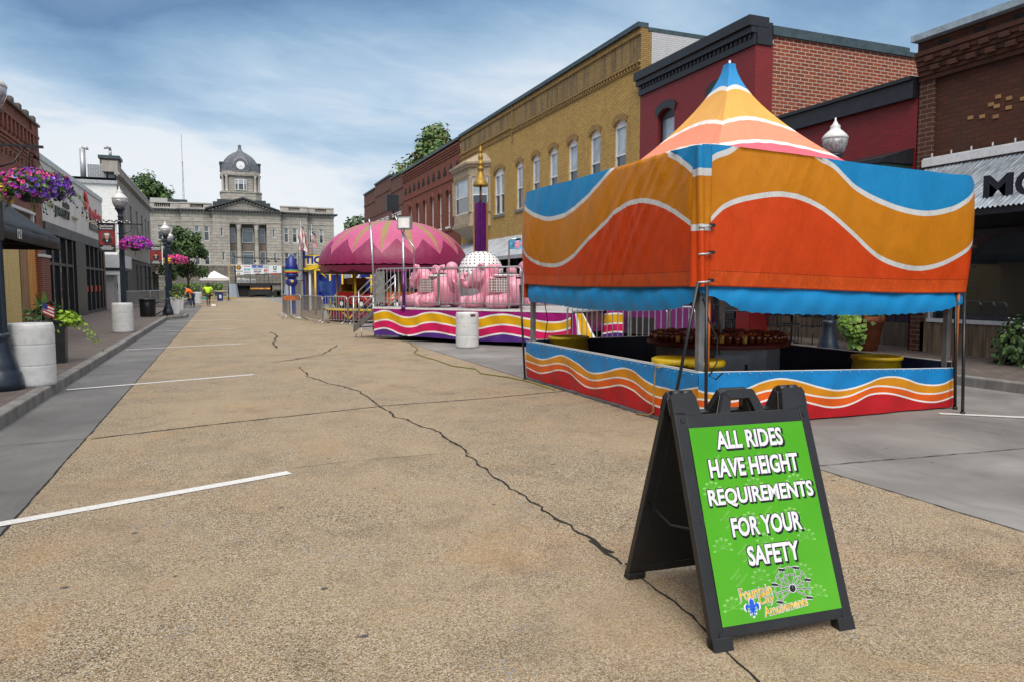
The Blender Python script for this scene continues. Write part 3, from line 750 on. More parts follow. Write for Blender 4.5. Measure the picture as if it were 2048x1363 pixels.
mbox(b, mp, -6, 32.05, 7.42, 7.5, -.12, .3)
while y < 31.8: mbox(b, mp, y, y+.34, 7.5, 7.64, -.13, .32); y += 1.0
b.build('coping', l1)
OSB = mat('osb_board', (.76, .52, .21), .75, var=.34, scale=22, dirt=.35, dirtc=(.22, .12, .03), bump=.3, bscale=70)
PLK = mat('weathered_plank', (.32, .19, .09), .8, var=.45, scale=2.4, stretch=(5, 9, .35), dirt=.45)
PLO = mat('orange_plank', (.62, .28, .06), .65, var=.35, scale=2.4, stretch=(5, 9, .35), dirt=.3, dirtc=(.16, .07, .02))
b = MB(OSB)
for e in ((20.1, 21.3), (21.32, 22.52), (22.54, 23.74), (23.76, 24.96), (24.98, 26.2), (26.22, 27.3), (27.33, 28.75)): mbox(b, mp, e[0], e[1], .16, 3.0, .04, .07)
b.m(PLK); mbox(b, mp, 28.78, 29.86, .16, 3.02, .02, .06); b.m(PLO); mbox(b, mp, 29.88, 31.0, .16, 3.02, .02, .06)
b.m(DARK); mbox(b, mp, 20, 31, 3.02, 3.1, .05, .1); b.build('boarded_front', l1)
b = MB(B_LEFT); mbox(b, mp, 31.0, 32.4, .15, 2.62, -.16, -.062); b.m(FRW); mbox(b, mp, 30.95, 32.45, 2.62, 2.72, -.2, -.062); b.m(B_LEFT); mbox(b, mp, 29.0, 30.98, .15, .75, -.1, .018); b.build('brick_pier', l1)
b = MB(FRW); mbox(b, mp, 27.9, 31.7, 4.1, 4.2, -.05, .1); mbox(b, mp, 27.9, 31.7, 3.35, 3.42, -.03, .1)
for a in (27.9, 30.7, 31.55): mbox(b, mp, a, a+.14, 3.42, 4.1, -.03, .1)
b.m(G_DK); b.poly([mp(27.9, 3.4, .12), mp(31.7, 3.4, .12), mp(31.7, 4.15, .12), mp(27.9, 4.15, .12)])
b.m(WOODD); mbox(b, mp, 27.95, 30.7, 3.42, 4.1, .06, .11); b.build('transom_window', l1)
AWN = canvas('awning_cloth', (.013, .014, .017), .55, scuff=.08, wr=.25, dirt=.2)
b = MB(AWN); ya, ye = 8.0, 24.0
b.grid(lambda u, v: (-.0+2.0*v, ya+(ye-ya)*u, 4.5-1.63*v-.05*math.sin(math.pi*v)+.012*math.sin(u*40)), 40, 6)
b.grid(lambda u, v: (2.0+.008*math.sin(u*60), ya+(ye-ya)*u, 2.87-.29*v), 60, 2)
b.poly([(0, ye, 4.5), (1, ye, 3.64), (2, ye, 2.87), (2, ye, 2.58), (0, ye, 2.58)]); b.poly([(0, ya, 4.5), (2, ya, 2.87), (2, ya, 2.58), (0, ya, 2.58)])
b.m(BLACK); b.bar((1.97, ya, 2.66), (1.97, ye, 2.66), .03, .03)
for y in (10, 13, 16, 19, 22): b.bar((0, y, 2.66), (1.97, y, 2.66), .03, .03)
b.m(FRW).text('121', .30, Matrix(((0, 0, 1, 2.016), (1, 0, 0, at(38, 475, 'x', -4.2).y), (0, 1, 0, 2.73), (0, 0, 0, 1))), 1.0, .01)
b.build('awning', l1, solid=.006)

# --- light grey rendered shop with signs
l2 = thing('shop_building', 'pale grey rendered shop with dark glass front and raised sign letters', 'building', (XL, 32.1, 0))
Y0 = 32.1; mp = left(Y0)
REN = mat('render_pale', (.68, .68, .67), .8, var=.05, scale=1.2, dirt=.25, dirtc=(.3, .3, .29), stretch=(1, 1, .3))
BAND = mat('band_panel', (.085, .095, .105), .5, .2, var=.25, scale=2)
b = MB(REN); facade(b, mp, Y0, 47.6, 4.0, 6.3, [])
b.poly([(0, 15.5, 0), (-20, 15.5, 0), (-20, 15.5, 6.2), (0, 15.5, 6.3)]); b.poly([(0, 0, 3), (-20, 0, 3), (-20, 0, 6.2), (0, 0, 6.3)])
b.m(ROOFM).poly([(0, 0, 6), (0, 15.5, 6), (-20, 15.5, 6), (-20, 0, 6)])
b.m(STONE)
for a in (3.5, 7.0, 10.5): b.box(-.01, .003, a-.008, a+.008, 4.0, 6.3)
b.build('wall', l2)
b = MB(mat('metal_coping', (.50, .56, .56), .45, .3, var=.1)); mbox(b, mp, Y0, 47.6, 6.3, 6.52, -.05, .3); b.build('coping', l2)
b = MB(BAND)
for i in range(9): mbox(b, mp, Y0+i*1.72+.006, Y0+i*1.72+1.71, 3.58, 4.0, -.12, .3)
b.build('fascia_band', l2)
b = MB(FRB)
for a in (32.1, 33.5, 34.85, 36.3, 37.75): mbox(b, mp, a, a+.22, .15, 3.58, -.04, .1)
mbox(b, mp, 32.1, 37.9, 2.38, 2.5, -.035, .1); mbox(b, mp, 32.1, 47.3, .15, .3, -.03, .1)
mbox(b, mp, 38.3, 40.9, .15, 3.58, -.10, .5)
for a in (40.9, 42.3, 43.7, 45.1, 46.3, 47.1): mbox(b, mp, a, a+.22, .15, 3.58, -.04, .1)
mbox(b, mp, 41, 47.2, 2.38, 2.5, -.035, .1)
b.m(G_ST)
for e in ((32.1, 38.3), (40.9, 47.2)): b.poly([mp(e[0], .15, .06), mp(e[1], .15, .06), mp(e[1], 3.58, .06), mp(e[0], 3.58, .06)])
b.m(mat('shop_red_strip', (.55, .04, .02), .5))
for e in ((41.2, 42.25), (42.6, 43.6), (44.0, 45.0), (45.4, 46.25)): b.poly([mp(e[0], 1.25, .045), mp(e[1], 1.25, .045), mp(e[1], 1.55, .045), mp(e[0], 1.55, .045)])
b.build('shopfront', l2)
b = MB(B_LEFT); mbox(b, mp, 47.3, 47.6, .15, 3.58, -.05, .2); b.build('brick_pier', l2)
def wall_text(y0, z, nrm=.05, s0=1): return Matrix(((0, 0, 1, nrm), (s0, 0, 0, y0), (0, 1, 0, z), (0, 0, 0, 1)))
SRED = mat('sign_red', (.60, .012, .018), .35); SGRN = mat('sign_green_black', (.015, .03, .022), .4, var=.4, scale=12)
def letters(name, s, size, y, z, sx, mt, off=.02, deep=.09, lab=None):
    vs, fs = text_mesh(s, off); b = MB(mt); M = wall_text(y-Y0, z)
    P = [M @ Vector((v.x*size*sx, v.y*size, 0)) for v in vs]; Q = [p-Vector((deep-.05, 0, 0)) for p in P]
    b.add(P, fs); n = len(P)
    ed = {}
    for f in fs:
        for i in range(len(f)):
            e = (f[i], f[(i+1) % len(f)]); k = tuple(sorted(e)); ed[k] = ed.get(k, 0)+1
    b.add(P+Q, [(a, c, c+n, a+n) for (a, c), k in ed.items() if k == 1])
    return b.build(name, l2, lab)
letters('sign_letters', 'StateFarm', .86, 44.9, 5.30, 1.12, SRED, lab='raised red sign letters')
b = MB(SRED); 
for dy, dz in ((0, .25), (0, -.12), (.32, .06)): b.ell((.06, 41.9-Y0+dy*1.2, 5.70+dz*1.3), (.06, .30, .22), 14, 8)
b.build('sign_emblem', l2)
letters('sign_letters', 'JEWELRY', .50, 36.1, 4.62, 1.55, SGRN, .03, lab='dark green raised sign letters')
letters('sign_letters', 'DESIGN', .30, 36.9, 5.02, 1.3, SGRN, .02)
b = MB(mat('sign_black_board', (.02, .02, .022), .4)); mbox(b, mp, 42.9, 46.0, 4.46, 4.78, -.05, -.003)
b.m(mat('sign_pale', (.4, .4, .4), .5)).text('AGENCY', .2, wall_text(44.5-Y0, 4.62, .056), 2.3, .01); b.build('sign_board', l2)
b = MB(mat('pale_olive', (.36, .36, .20), .5)); mbox(b, mp, 33.2, 34.2, 4.72, 4.82, -.08, 0); b.build('sign_bracket', l2)
b = MB(b.mats[0]); mbox(b, mp, 38.2, 39.4, 4.62, 4.70, -.08, 0); b.build('sign_bracket', l2)
# string of bulbs along the rendered wall
sl_ = thing('string_lights', 'string of bare bulbs strung along the pale grey shop wall', 'string lights', (XL, 37.5, 0))
b = MB(BLACK); pts = []
for i in range(41):
    t = i/40; pts.append((.55, t*10.5, 5.05-.25*t-.10*math.sin(math.pi*(t*4 % 1))))
b.path(pts, .014, 4)
bl = []
for i in range(11):
    p = Vector(pts[i*4]); b.tube(p, p-Vector((0, 0, .18)), .012, n=5); b.lathe([(.012, -.3), (.045, -.3), (.022, -.16)], 8, p); bl.append(p)
b.build('cable', sl_)
GB = mat('bulb_glass', (.55, .42, .25), .15)
for p in bl: MB(GB).ell(p-Vector((0, 0, .35)), (.05, .05, .07), 8, 6).build('bulb', sl_)

# --- grey two-storey stone building with side wall, roof plant and chimney
l4 = thing('stone_building', 'grey two-storey stone building with tall narrow upper windows', 'building', (XL, 54.6, 0))
Y0 = 54.6; mp = left(Y0)
GST = mat('grey_ashlar', (.29, .28, .26), .85, var=.14, scale=1.3, dirt=.4, dirtc=(.09, .085, .08), stretch=(1, 1, .4), bump=.2, bscale=25)
GDK = mat('grey_ground_floor', (.075, .075, .075), .7, var=.15, scale=2)
ws = [(y-.62, y+.62, 5.1, 7.55) for y in (57.9, 62.3, 66.6, 70.6, 74.0, 76.8)]
b = MB(GST); facade(b, mp, Y0, 79, 3.7, 9.55, ws, .22)
mbox(b, mp, Y0-.1, 79, 8.72, 8.82, -.12, 0); mbox(b, mp, Y0-.14, 79, 8.82, 9.0, -.22, .1); mbox(b, mp, Y0-.02, 79, 3.55, 3.75, -.06, .1)
mbox(b, mp, Y0-.1, 55.6, 9.0, 9.7, -.12, .8)
b.m(ROOFM).poly([(0, 0, 8.6), (0, 24.4, 8.6), (-20, 24.4, 8.6), (-20, 0, 8.6)]); b.m(GST).poly([(0, 24.4, 0), (-20, 24.4, 0), (-20, 24.4, 8.6), (0, 24.4, 9.4)])
b.build('wall', l4)
b = MB(mat('parapet_cap', (.60, .60, .58), .7)); mbox(b, mp, 55.61, 79, 9.551, 9.62, -.04, .3); b.build('coping', l4)
for o in ws: window(l4, mp, o, c=.12, fr=GALV, up=glass('glass_teal', (.10, .14, .16), .08), dn=glass('glass_teal_dark', (.05, .075, .085), .06))
b = MB(GDK); dk = [(y-.55, y+.55, .6, 3.2) for y in (58.2, 65.3, 68.2)]+[(71.5, 73.2, .16, 3.3), (74.6, 77.6, .16, 3.3)]
facade(b, mp, Y0, 79, 0, 3.55, dk, .3)
b.m(G_DK)
for o in dk: b.poly([mp(o[0], o[2], .25), mp(o[1], o[2], .25), mp(o[1], o[3], .25), mp(o[0], o[3], .25)])
b.build('ground_floor', l4)
b = MB(mat('white_side', (.66, .68, .68), .7, var=.05, dirt=.15)); b.poly([(0, -.004, 0), (-18, -.004, 0), (-18, -.004, 8.2), (0, -.004, 8.35)])
b.m(GALV).box(-18, .05, -.16, .1, 8.2, 8.42); b.build('side_wall', l4, 'white painted side wall facing down the street')
b = MB(brick('brick_chimney', (.20, .13, .09), (.14, .09, .06), (.1, .09, .08))); b.box(-1.7, -.5, 6.0, 7.6, 8.6, 10.75); b.m(CAPM).box(-1.8, -.4, 5.9, 7.7, 10.75, 10.98); b.m(GALV).tube((-1.1, 6.8, 10.98), (-1.1, 6.8, 11.5), .1); b.path([(-1.1, 6.8, 11.45), (-1.1, 6.75, 11.62), (-1.3, 6.6, 11.66), (-1.42, 6.55, 11.55)], .1); b.build('chimney', l4)
ac = thing('air_conditioner', 'round-fronted grey air conditioning unit on the roof of the stone building', 'air conditioner', (XL-1.0, 55.9, 8.62))
b = MB(GALV); b.box(-.75, .35, -.5, .5, .06, .95)
for i in range(11): b.box(-.72+.1*i, -.69+.1*i, -.53, -.5, .12, .9)
b.box(.42, .85, -.4, .4, .06, .8); b.build('casing', ac, bevel=.03); MB(BLACK).box(-.7, .8, -.45, .45, 0, .058).build('base', ac)
fl = MB(GALV); fl.tube((0, 0, -.4), (0, 0, 1.9), .17, n=12); fl.path([(0, 0, 1.85), (.05, -.02, 1.98), (.25, -.05, 2.0), (.3, -.05, 1.85)], .1); tf = fl.build('flue_pipe', loc=(XL-2.0, 55.4, 8.6)); tf['label'] = 'tall galvanised flue pipe beside the rooftop air conditioner'; tf['category'] = 'flue'
# --- white annex in the gap
l3 = thing('shop_building', 'small white entrance annex between the rendered shop and the stone building', 'building', (XL, 49.3, 0))
b = MB(mat('annex_white', (.55, .57, .60), .6, var=.05)); b.box(-6, .75, 0, 4.8, 2.62, 3.4); b.m(BLACK).box(-6, .8, -.05, 4.8, 2.45, 2.619); b.m(mat('annex_panel', (.42, .42, .42), .7)).box(-6, .2, .4, 4.8, .15, 2.2)
b.m(FRW).box(-6, .7, .0, .35, 2.2, 2.449); b.box(.45, .62, .02, .2, .15, 2.2); b.m(DARK).box(-5.5, -.7, .36, .395, .2, 2.1); b.build('porch', l3)
MB(BLACK).box(.30, .55, .9, 1.0, 1.35, 1.75).build('mailbox', l3)

# ------------------------------------------------------------------ courthouse
CH = thing('courthouse', 'grey limestone courthouse with clock tower and dome at the end of the street', 'courthouse', (3.3, 115, 0))
LIME = mat('limestone', (.42, .40, .37), .85, var=.13, scale=.8, dirt=.45, dirtc=(.10, .09, .08), stretch=(.6, .6, 2.2), bump=.25, bscale=8)
def ashlar():
    m, nt, b = newmat('ashlar'); uv, co, s = wall_uv(nt)
    bt = nt.n('ShaderNodeTexBrick', offset=.5, ins={'Vector': uv, 'Color1': (.46, .44, .405, 1), 'Color2': (.37, .352, .325, 1), 'Mortar': (.17, .16, .148, 1), 'Scale': 1.0, 'Mortar Size': .03, 'Bias': 0.0, 'Brick Width': 1.5, 'Row Height': .42})
    cs = nt.mix(nt.ramp(nt.noise(nt.mapping(co, scale=(1, 1, .4)), .7, 7, .65), [(.45, 0.0), (.75, .6)]), bt.outputs['Color'], (.18, .165, .15))
    cs = nt.mix(.5, cs, nt.ramp(nt.noise(nt.mapping(co, scale=(.5, .5, 2.5)), 2.2, 4), [(.3, .65), (.7, 1.0)]), 'MULTIPLY')
    nt.link(cs, b.inputs['Base Color']); b.inputs['Roughness'].default_value = .85; return m
ASH = ashlar()
RUST = brick('rusticated', (.27, .25, .225), (.165, .155, .14), (.09, .085, .08), bw=1.1, bh=.45, ms=.03, dirt=.5, bump=1)
LEAD = mat('lead_roof', (.115, .125, .145), .45, .25, var=.2, scale=1.2, dirt=.3, stretch=(1, 1, 3))
COPG = mat('copper_dark', (.045, .06, .06), .5, .3, var=.25)
PSTONE = mat('portico_stone', (.155, .135, .115), .85, var=.12)  # darker stone of the portico back wall and its spandrels
mp = lambda a, h, c: (a-3.3, c, h)
def wx(zx): return -9.71+zx*.01833
def wz(zy): return 23.49-zy*.01865
allw = []
def cw(z0, z1, xs, y): return [(wx(a), wx(c), wz(z1), wz(z0), 0, y) for a, c in xs]
UP = [(345, 383), (414, 455), (1021, 1058), (1088, 1125)]
side = [(82, 118), (174, 214), (1228, 1263), (1308, 1342)]
front = lambda off: (lambda a, h, c: (a-3.3, c+off, h))
# three wall planes: outer wings, inner wings, pavilion
X0_, X1_ = -9.9, 16.5
wl = [cw(716, 832, [s], .6)[0] for s in side]+[cw(917, 1022, [s], .6)[0] for s in side[:2]]+[cw(917, 1022, [s], .6)[0] for s in side[2:]]+cw(671, 697, side[2:], .6)
wi = cw(716, 832, UP, 0)+cw(915, 1020, UP, 0)
slit = cw(733, 797, [(535, 557), (930, 950)], -.6)+cw(920, 986, [(543, 566), (936, 956)], -.6)
b = MB(ASH)
for x0, x1, off, ops in ((X0_, wx(252), .6, [o for o in wl if o[0] < 0]), (wx(252), wx(482), 0, [o for o in wi if o[0] < 3]), (wx(998), wx(1210), 0, [o for o in wi if o[0] > 3]), (wx(1210), X1_, .6, [o for o in wl if o[0] > 3])):
    facade(b, front(off), x0, x1, 4.4, 12.0, [o[:4] for o in ops], .25)
px0, px1 = wx(605), wx(886)
facade(b, front(-.6), wx(482), wx(998), 4.4, 12.0, [o[:4] for o in slit]+[(px0, px1, 4.42, 10.55)], .25)
for x in (wx(252), wx(1210)): b.poly([(x-3.3, 0, 0), (x-3.3, .6, 0), (x-3.3, .6, 12), (x-3.3, 0, 12)])
for x in (wx(482), wx(998)): b.poly([(x-3.3, -.6, 0), (x-3.3, 0, 0), (x-3.3, 0, 12), (x-3.3, -.6, 12)])
b.poly([(X1_-3.3, .6, 0), (X1_-3.3, 22, 0), (X1_-3.3, 22, 12), (X1_-3.3, .6, 12)]); b.poly([(X0_-3.3, .6, 0), (X0_-3.3, 22, 0), (X0_-3.3, 22, 12), (X0_-3.3, .6, 12)])
b.poly([(X0_-3.3, 22, 0), (X1_-3.3, 22, 0), (X1_-3.3, 22, 12), (X0_-3.3, 22, 12)])
b.build('wall', CH)
b = MB(RUST)
for x0, x1, y in ((X0_, wx(252), .35), (wx(252), wx(482), -.25), (wx(482), wx(998), -.9), (wx(998), wx(1210), -.25), (wx(1210), X1_, .35)):
    b.box(x0-3.3, x1-3.3, y, 3, 0, 4.4)
b.build('rusticated_base', CH)
b = MB(LIME)
def belt(z0, z1, pr):
    for x0, x1, y in ((X0_, wx(252), .6), (wx(252), wx(482), 0), (wx(482), wx(998), -.6), (wx(998), wx(1210), 0), (wx(1210), X1_, .6)):
        e0 = -pr if x0 == X0_ else (-pr if x0 in (wx(482), wx(252)) else pr*0); b.box(x0-3.3-pr*.999, x1-3.3+pr*.999, y-pr, y+1.5, z0, z1)
belt(4.40, 4.62, .12); b.build('belt_course', CH); b = MB(LIME); belt(10.75, 10.9, .06); b.build('belt_course', CH); b = MB(LIME); belt(12.0, 12.12, .14); b.build('belt_course', CH)
b = MB(mat('cornice_stone', (.36, .34, .31), .8, var=.1)); belt_b = b
def belt2(b, z0, z1, pr, zz=0):
    for k, (x0, x1, y) in enumerate(((X0_, wx(252), .6), (wx(252), wx(482), 0), (wx(482), wx(998), -.6), (wx(998), wx(1210), 0), (wx(1210), X1_, .6))):
        b.box(x0-3.3-pr*.99, x1-3.3+pr*.99, y-pr, y+1.4, z0+.002*k, z1+.002*k)
for x0, x1, y in ((X0_, wx(252), .6), (wx(252), wx(482), 0), (wx(482), wx(998), -.6), (wx(998), wx(1210), 0), (wx(1210), X1_, .6)):
    a = x0
    while a < x1: b.box(a-3.3, a-3.3+.18, y-.42, y-.135, 12.122, 12.26); a += .42
b.m(mat('cornice_dark', (.045, .05, .058), .6, .2, var=.2)); belt2(b, 12.27, 12.46, .55); b.build('cornice', CH)
for x0, x1, y in ((X0_, wx(252), .6), (wx(252), wx(482), 0), (wx(998), wx(1210), 0), (wx(1210), X1_, .6)):      # parapet with balusters
    b = MB(LIME); b.box(x0-3.3, x1-3.3, y-.1, y+.3, 12.47, 12.72); b.box(x0-3.3-.05, x1-3.3+.05, y-.16, y+.36, 13.25, 13.42)
    L = x1-x0; s0 = x0+L*.30; s1 = x0+L*.72
    b.box(x0-3.3, s0-3.3, y-.08, y+.28, 12.721, 13.249); b.box(s1-3.3, x1-3.3, y-.08, y+.28, 12.721, 13.249); a = s0+.12
    while a < s1-.1: b.lathe([(.05, 0), (.09, .15), (.05, .4), (.07, .528)], 6, (a-3.3, y+.1, 12.721)); a += .27
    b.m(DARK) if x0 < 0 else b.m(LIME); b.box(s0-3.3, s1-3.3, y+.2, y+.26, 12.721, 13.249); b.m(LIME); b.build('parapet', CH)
pl, pr_, pz = wx(480), wx(1000), 14.02
b = MB(ASH); b.prism([(pl-3.3, 12.5), (pr_-3.3, 12.5), (3.3-3.3-.02, pz-.1)], 'y', -.55, 6); b.build('pediment', CH)
b = MB(mat('pediment_dark', (.045, .05, .058), .6, .2, var=.2))
for s in (-1, 1):
    p0 = Vector((s*(pr_-pl)/2*1.08, 0, 12.42)); p1 = Vector((0, 0, pz+.10)); n = (p1-p0).normalized()
    b.prism([(p0.x, p0.z), (p1.x, p1.z), (p1.x, p1.z+.26), (p0.x, p0.z+.22)], 'y', -1.2+.003*s, 6)
b.m(mat('cornice_stone2', (.36, .34, .31), .8, var=.1))
for s in (-1, 1):
    for i in range(11):
        t = (i+.6)/11; x = s*(pr_-pl)/2*(1-t)*1.0; z = 12.36+(pz-12.36)*t-.06; b.box(x-.09, x+.09, -1.0, -.551, z-.08, z+.06)
b.build('raking_cornice', CH)
# portico recess, columns and glazing
b = MB(PSTONE); yb_ = .7
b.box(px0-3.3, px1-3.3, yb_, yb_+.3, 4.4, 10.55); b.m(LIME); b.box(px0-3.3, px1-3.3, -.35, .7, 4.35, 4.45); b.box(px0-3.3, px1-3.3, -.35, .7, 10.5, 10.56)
for x in (px0, px1): b.box(x-3.3-.005, x-3.3+.005, -.35, .7, 4.45, 10.5)
b.build('portico', CH)
for zx in (675, 809):
    x = wx(zx)-3.3; c = MB(LIME)
    c.lathe([(.42, 0), (.42, .12), (.36, .2), (.34, .5), (.30, 5.3), (.33, 5.36), (.30, 5.42), (.40, 5.7), (.44, 5.95)], 16, (x, -.05, 4.45)); c.box(x-.45, x+.45, -.5, .4, 10.4, 10.5); c.build('column', CH)
PG = glass('portico_glass', (.045, .075, .10), .06)
for z0, z1 in ((wz(840), wz(722)), (wz(1021), wz(907))):
    for a, c in ((612, 650), (700, 786), (834, 875)): window(CH, lambda a_, h, c_: (a_-3.3, c_+.6, h), (wx(a), wx(c), z0, z1), fr=(FRW if c-a > 50 or z0 < 6 else GALV), up=PG, dn=PG, c=-.02, t=.06, rail=.55 if c-a < 60 else .8)
for o in wl: window(CH, front(.6), o[:4], c=.1, t=.09, up=glass('glass_shade', (.22, .25, .25), .2), rail=.6 if o[3]-o[2] > 1 else 0)
for o in wi: window(CH, front(0), o[:4], c=.1, t=.09, up=glass('glass_shade2', (.10, .13, .15), .1), rail=.62)
for o in slit: window(CH, front(-.6), o[:4], c=.1, t=.08, up=G_DK, rail=0)
# tower
TY = 5.2; k = 1.04
tz = lambda zy: 1.6+(23.49-zy*.00829-1.6)*k
def octa(h, ch, z, cy=TY+2.8): return [(sx*a, cy+sy*c, z) for sx, sy, a, c in ((-1, -1, h-ch, h), (1, -1, h-ch, h), (1, -1, h, h-ch), (1, 1, h, h-ch), (1, 1, h-ch, h), (-1, 1, h-ch, h), (-1, 1, h, h-ch), (-1, -1, h, h-ch))]
def loft(b, rings, smooth=False):
    o = []; n = len(rings[0])
    for r in rings: o += r
    sm = b.smooth; b.smooth = smooth
    b.add(o, [(i*n+j, i*n+(j+1) % n, (i+1)*n+(j+1) % n, (i+1)*n+j) for i in range(len(rings)-1) for j in range(n)]+[tuple(range(n)), tuple(range((len(rings)-1)*n, len(rings)*n))]); b.smooth = sm
b = MB(COPG); b.box(-4.1, 4.1, TY-1.4, 12, 12.5, tz(1190)); b.box(-3.5, 3.5, TY-.8, 11, tz(1190), tz(1140)); b.build('tower_roof_steps', CH)
b = MB(ASH); loft(b, [octa(3.0, .9, tz(1140)), octa(3.0, .9, tz(1005))]); loft(b, [octa(3.08, .9, tz(1005)), octa(3.08, .9, tz(985))])
loft(b, [octa(2.62, .95, tz(985)), octa(2.62, .95, tz(705))]); loft(b, [octa(2.95, .85, tz(705)), octa(2.98, .85, tz(685))]); loft(b, [octa(2.78, .85, tz(685)), octa(2.78, .85, tz(622))]); b.build('tower_wall', CH)
for sx in (-1, 1):
    for q in ((2.05, .12), (2.60, .62)):
        MB(LIME).lathe([(.26, 0), (.24, .1), (.20, .2), (.18, tz(705)-tz(985)-.25), (.28, tz(705)-tz(985)-.002)], 12, (sx*q[0], TY+q[1], tz(985)+.001)).build('tower_column', CH)
def dring(r, z): return [(r*math.cos(R(22.5+45*i)), TY+2.8+r*math.sin(R(22.5+45*i)), z) for i in range(8)]
b = MB(LEAD); prof = [(tz(622), 2.9), (tz(600), 2.86), (tz(540), 2.75), (tz(470), 2.55), (tz(400), 2.22), (tz(340), 1.78), (tz(290), 1.22), (tz(255), .74), (tz(235), .52), (tz(210), .36), (tz(185), .24), (tz(180), .25), (tz(140), .22), (tz(120), .24), (tz(108), .06)]
loft(b, [dring(r*1.06, z) for z, r in prof])
for i in range(8):
    b.path([(r*1.065*math.cos(R(22.5+45*i)), TY+2.8+r*1.065*math.sin(R(22.5+45*i)), z) for z, r in prof[:8]], .05, 5)
for j in range(8):
    z = tz(600-j*38)
b.build('dome', CH)
b = MB(LEAD)
cz = tz(522); cr = .62
b.tube((0, TY-.02, cz), (0, TY+1.6, cz), 1.0, n=28); b.box(-1.0, 1.0, TY-.012, TY+1.5, tz(622)+.003, cz); b.box(-1.2, -1.0, TY-.02, TY+1.4, cz-.3, cz-.05); b.box(1.0, 1.2, TY-.02, TY+1.4, cz-.3, cz-.05)
cd = b.build('clock_dormer', CH)
b = MB(mat('clock_white', (.80, .82, .85), .4, var=.02)); b.tube((0, TY-.08, cz), (0, TY-.03, cz), cr, n=32)
b.m(BLACK)
for i in range(12):
    a = i*math.pi/6; b.bar((cr*.72*math.sin(a), TY-.09, cz+cr*.72*math.cos(a)), (cr*.9*math.sin(a), TY-.09, cz+cr*.9*math.cos(a)), .04, .01)
b.bar((0, TY-.10, cz), (.42*math.sin(R(140)), TY-.10, cz+.50*math.cos(R(140))), .055, .01); b.bar((0, TY-.105, cz), (.36*math.sin(R(212)), TY-.105, cz+.36*math.cos(R(212))), .07, .01)
b.build('clock_face', CH)
for sx in (-1, 1):
    b = MB(COPG); x0, x1 = sorted((sx*2.35, sx*2.98)); b.box(x0, x1, TY+1.8, TY+3.8, tz(600), tz(470)); b.box(x0-.06, x1+.06, TY+1.7, TY+3.9, tz(470)+.001, tz(445)); b.build('side_dormer', CH)
window(CH, lambda a, h, c: (a, TY+c-.09, h), (-.9, .78, tz(985)+.2, tz(770)), fr=FRW, up=G_UP, dn=G_DK, c=.0, t=.09, rail=.62)
b = MB(FRW)
for x in (-.50, .30): b.box(x, x+.16, TY-.12, TY-.02, tz(985)+.22, tz(775))
b.build('tower_mullion', CH)
b = MB(mat('roof_plant', (.42, .43, .43), .6)); b.box(-12.5, -10.2, 3, 6, 12.5, 14.2); b.m(COPG).box(-10.1, -7.6, 3, 6, 12.5, 14.1); b.build('roof_plant', CH)
b = MB(ROOFM); b.box(X0_-3.2, X1_-3.4, 1.6, 21, 12.3, 12.5); b.build('roof', CH)
# radio mast behind
ms_ = MB(mat('mast_grey', (.18, .19, .20), .5)); 
for s in range(3):
    a = s*2.094; ms_.tube((.35*math.cos(a), .35*math.sin(a), 0), (.08*math.cos(a), .08*math.sin(a), 24.5), .05, .03, n=4)
for i in range(48):
    z = i*.5; r0 = .35-.27*z/24.5; r1 = .35-.27*(z+.5)/24.5; a0 = (i % 3)*2.094; a1 = ((i+1) % 3)*2.094
    ms_.tube((r0*math.cos(a0), r0*math.sin(a0), z), (r1*math.cos(a1), r1*math.sin(a1), z+.5), .025, n=3)
ms_.tube((0, 0, 24), (0, 0, 29.5), .035, n=4)
o = ms_.build('radio_mast', loc=(-6.05, 150, 0)); o['label'] = 'thin lattice radio mast behind the courthouse roof'; o['category'] = 'mast'
# shop beyond the stone building with hanging signs
l5 = thing('shop_building', 'small dark brick shop beyond the grey stone building', 'building', (XL, 79.1, 0))
b = MB(B_RED2); b.box(-14, 0, 0, 8, 2.8, 5.0); b.m(DARK).box(-14, -.4, 0, 8, 0, 2.8); b.m(BLACK).box(-.1, 1.6, .1, 8, 2.6, 2.85); b.m(GST); 
for a in (.1, 3.8, 7.5): b.box(-.4, 0, a, a+.3, 0, 2.8)
b.build('wall', l5)
# ------------------------------------------------------------------ striped game tent
C_BLUE = canvas('canvas_blue', (.006, .20, .46)); C_MUS = canvas('canvas_mustard', (.48, .168, .0012)); C_ORG = canvas('canvas_orange', (.53, .048, .0018)); C_SEAM = canvas('canvas_seam', (.22, .022, .002)); C_HEM = canvas('canvas_hem', (.56, .070, .006), .32, wr=.8, scuff=.3); C_VAL = canvas('valance_blue', (.006, .21, .50), wr=.22)
C_WHT = canvas('canvas_white', (.55, .56, .57), scuff=.1, dirt=.4); C_RED = canvas('canvas_red', (.42, .008, .014), .34, wr=.35)
V_BLUE = canvas('vinyl_blue', (.006, .20, .52), .28, wr=.35, scuff=.12); V_MUS = canvas('vinyl_mustard', (.60, .24, .006), .28, wr=.35, scuff=.1); V_ORG = canvas('vinyl_orange', (.66, .10, .006), .28, wr=.35, scuff=.1); V_WHT = canvas('vinyl_white', (.72, .72, .72), .3, wr=.3, scuff=.05)
R_BLUE = canvas('roof_blue', (.02, .27, .62), .5, wr=.3); R_MUS = canvas('roof_mustard', (.74, .37, .07), .5, wr=.3, scuff=.1); R_PEA = canvas('roof_peach', (.78, .25, .14), .5, wr=.3, scuff=.1); R_PNK = canvas('roof_pink', (.62, .10, .15), .5, wr=.3, scuff=.1); R_WHT = canvas('roof_white', (.78, .74, .70), .5, wr=.3)  # glow of light through the roof cloth is put into these paler colours
TX0, TX1, TY0, TY1 = 4.85, 9.0, 6.6, 11.45
TCX, TCY = 6.9, 9.0
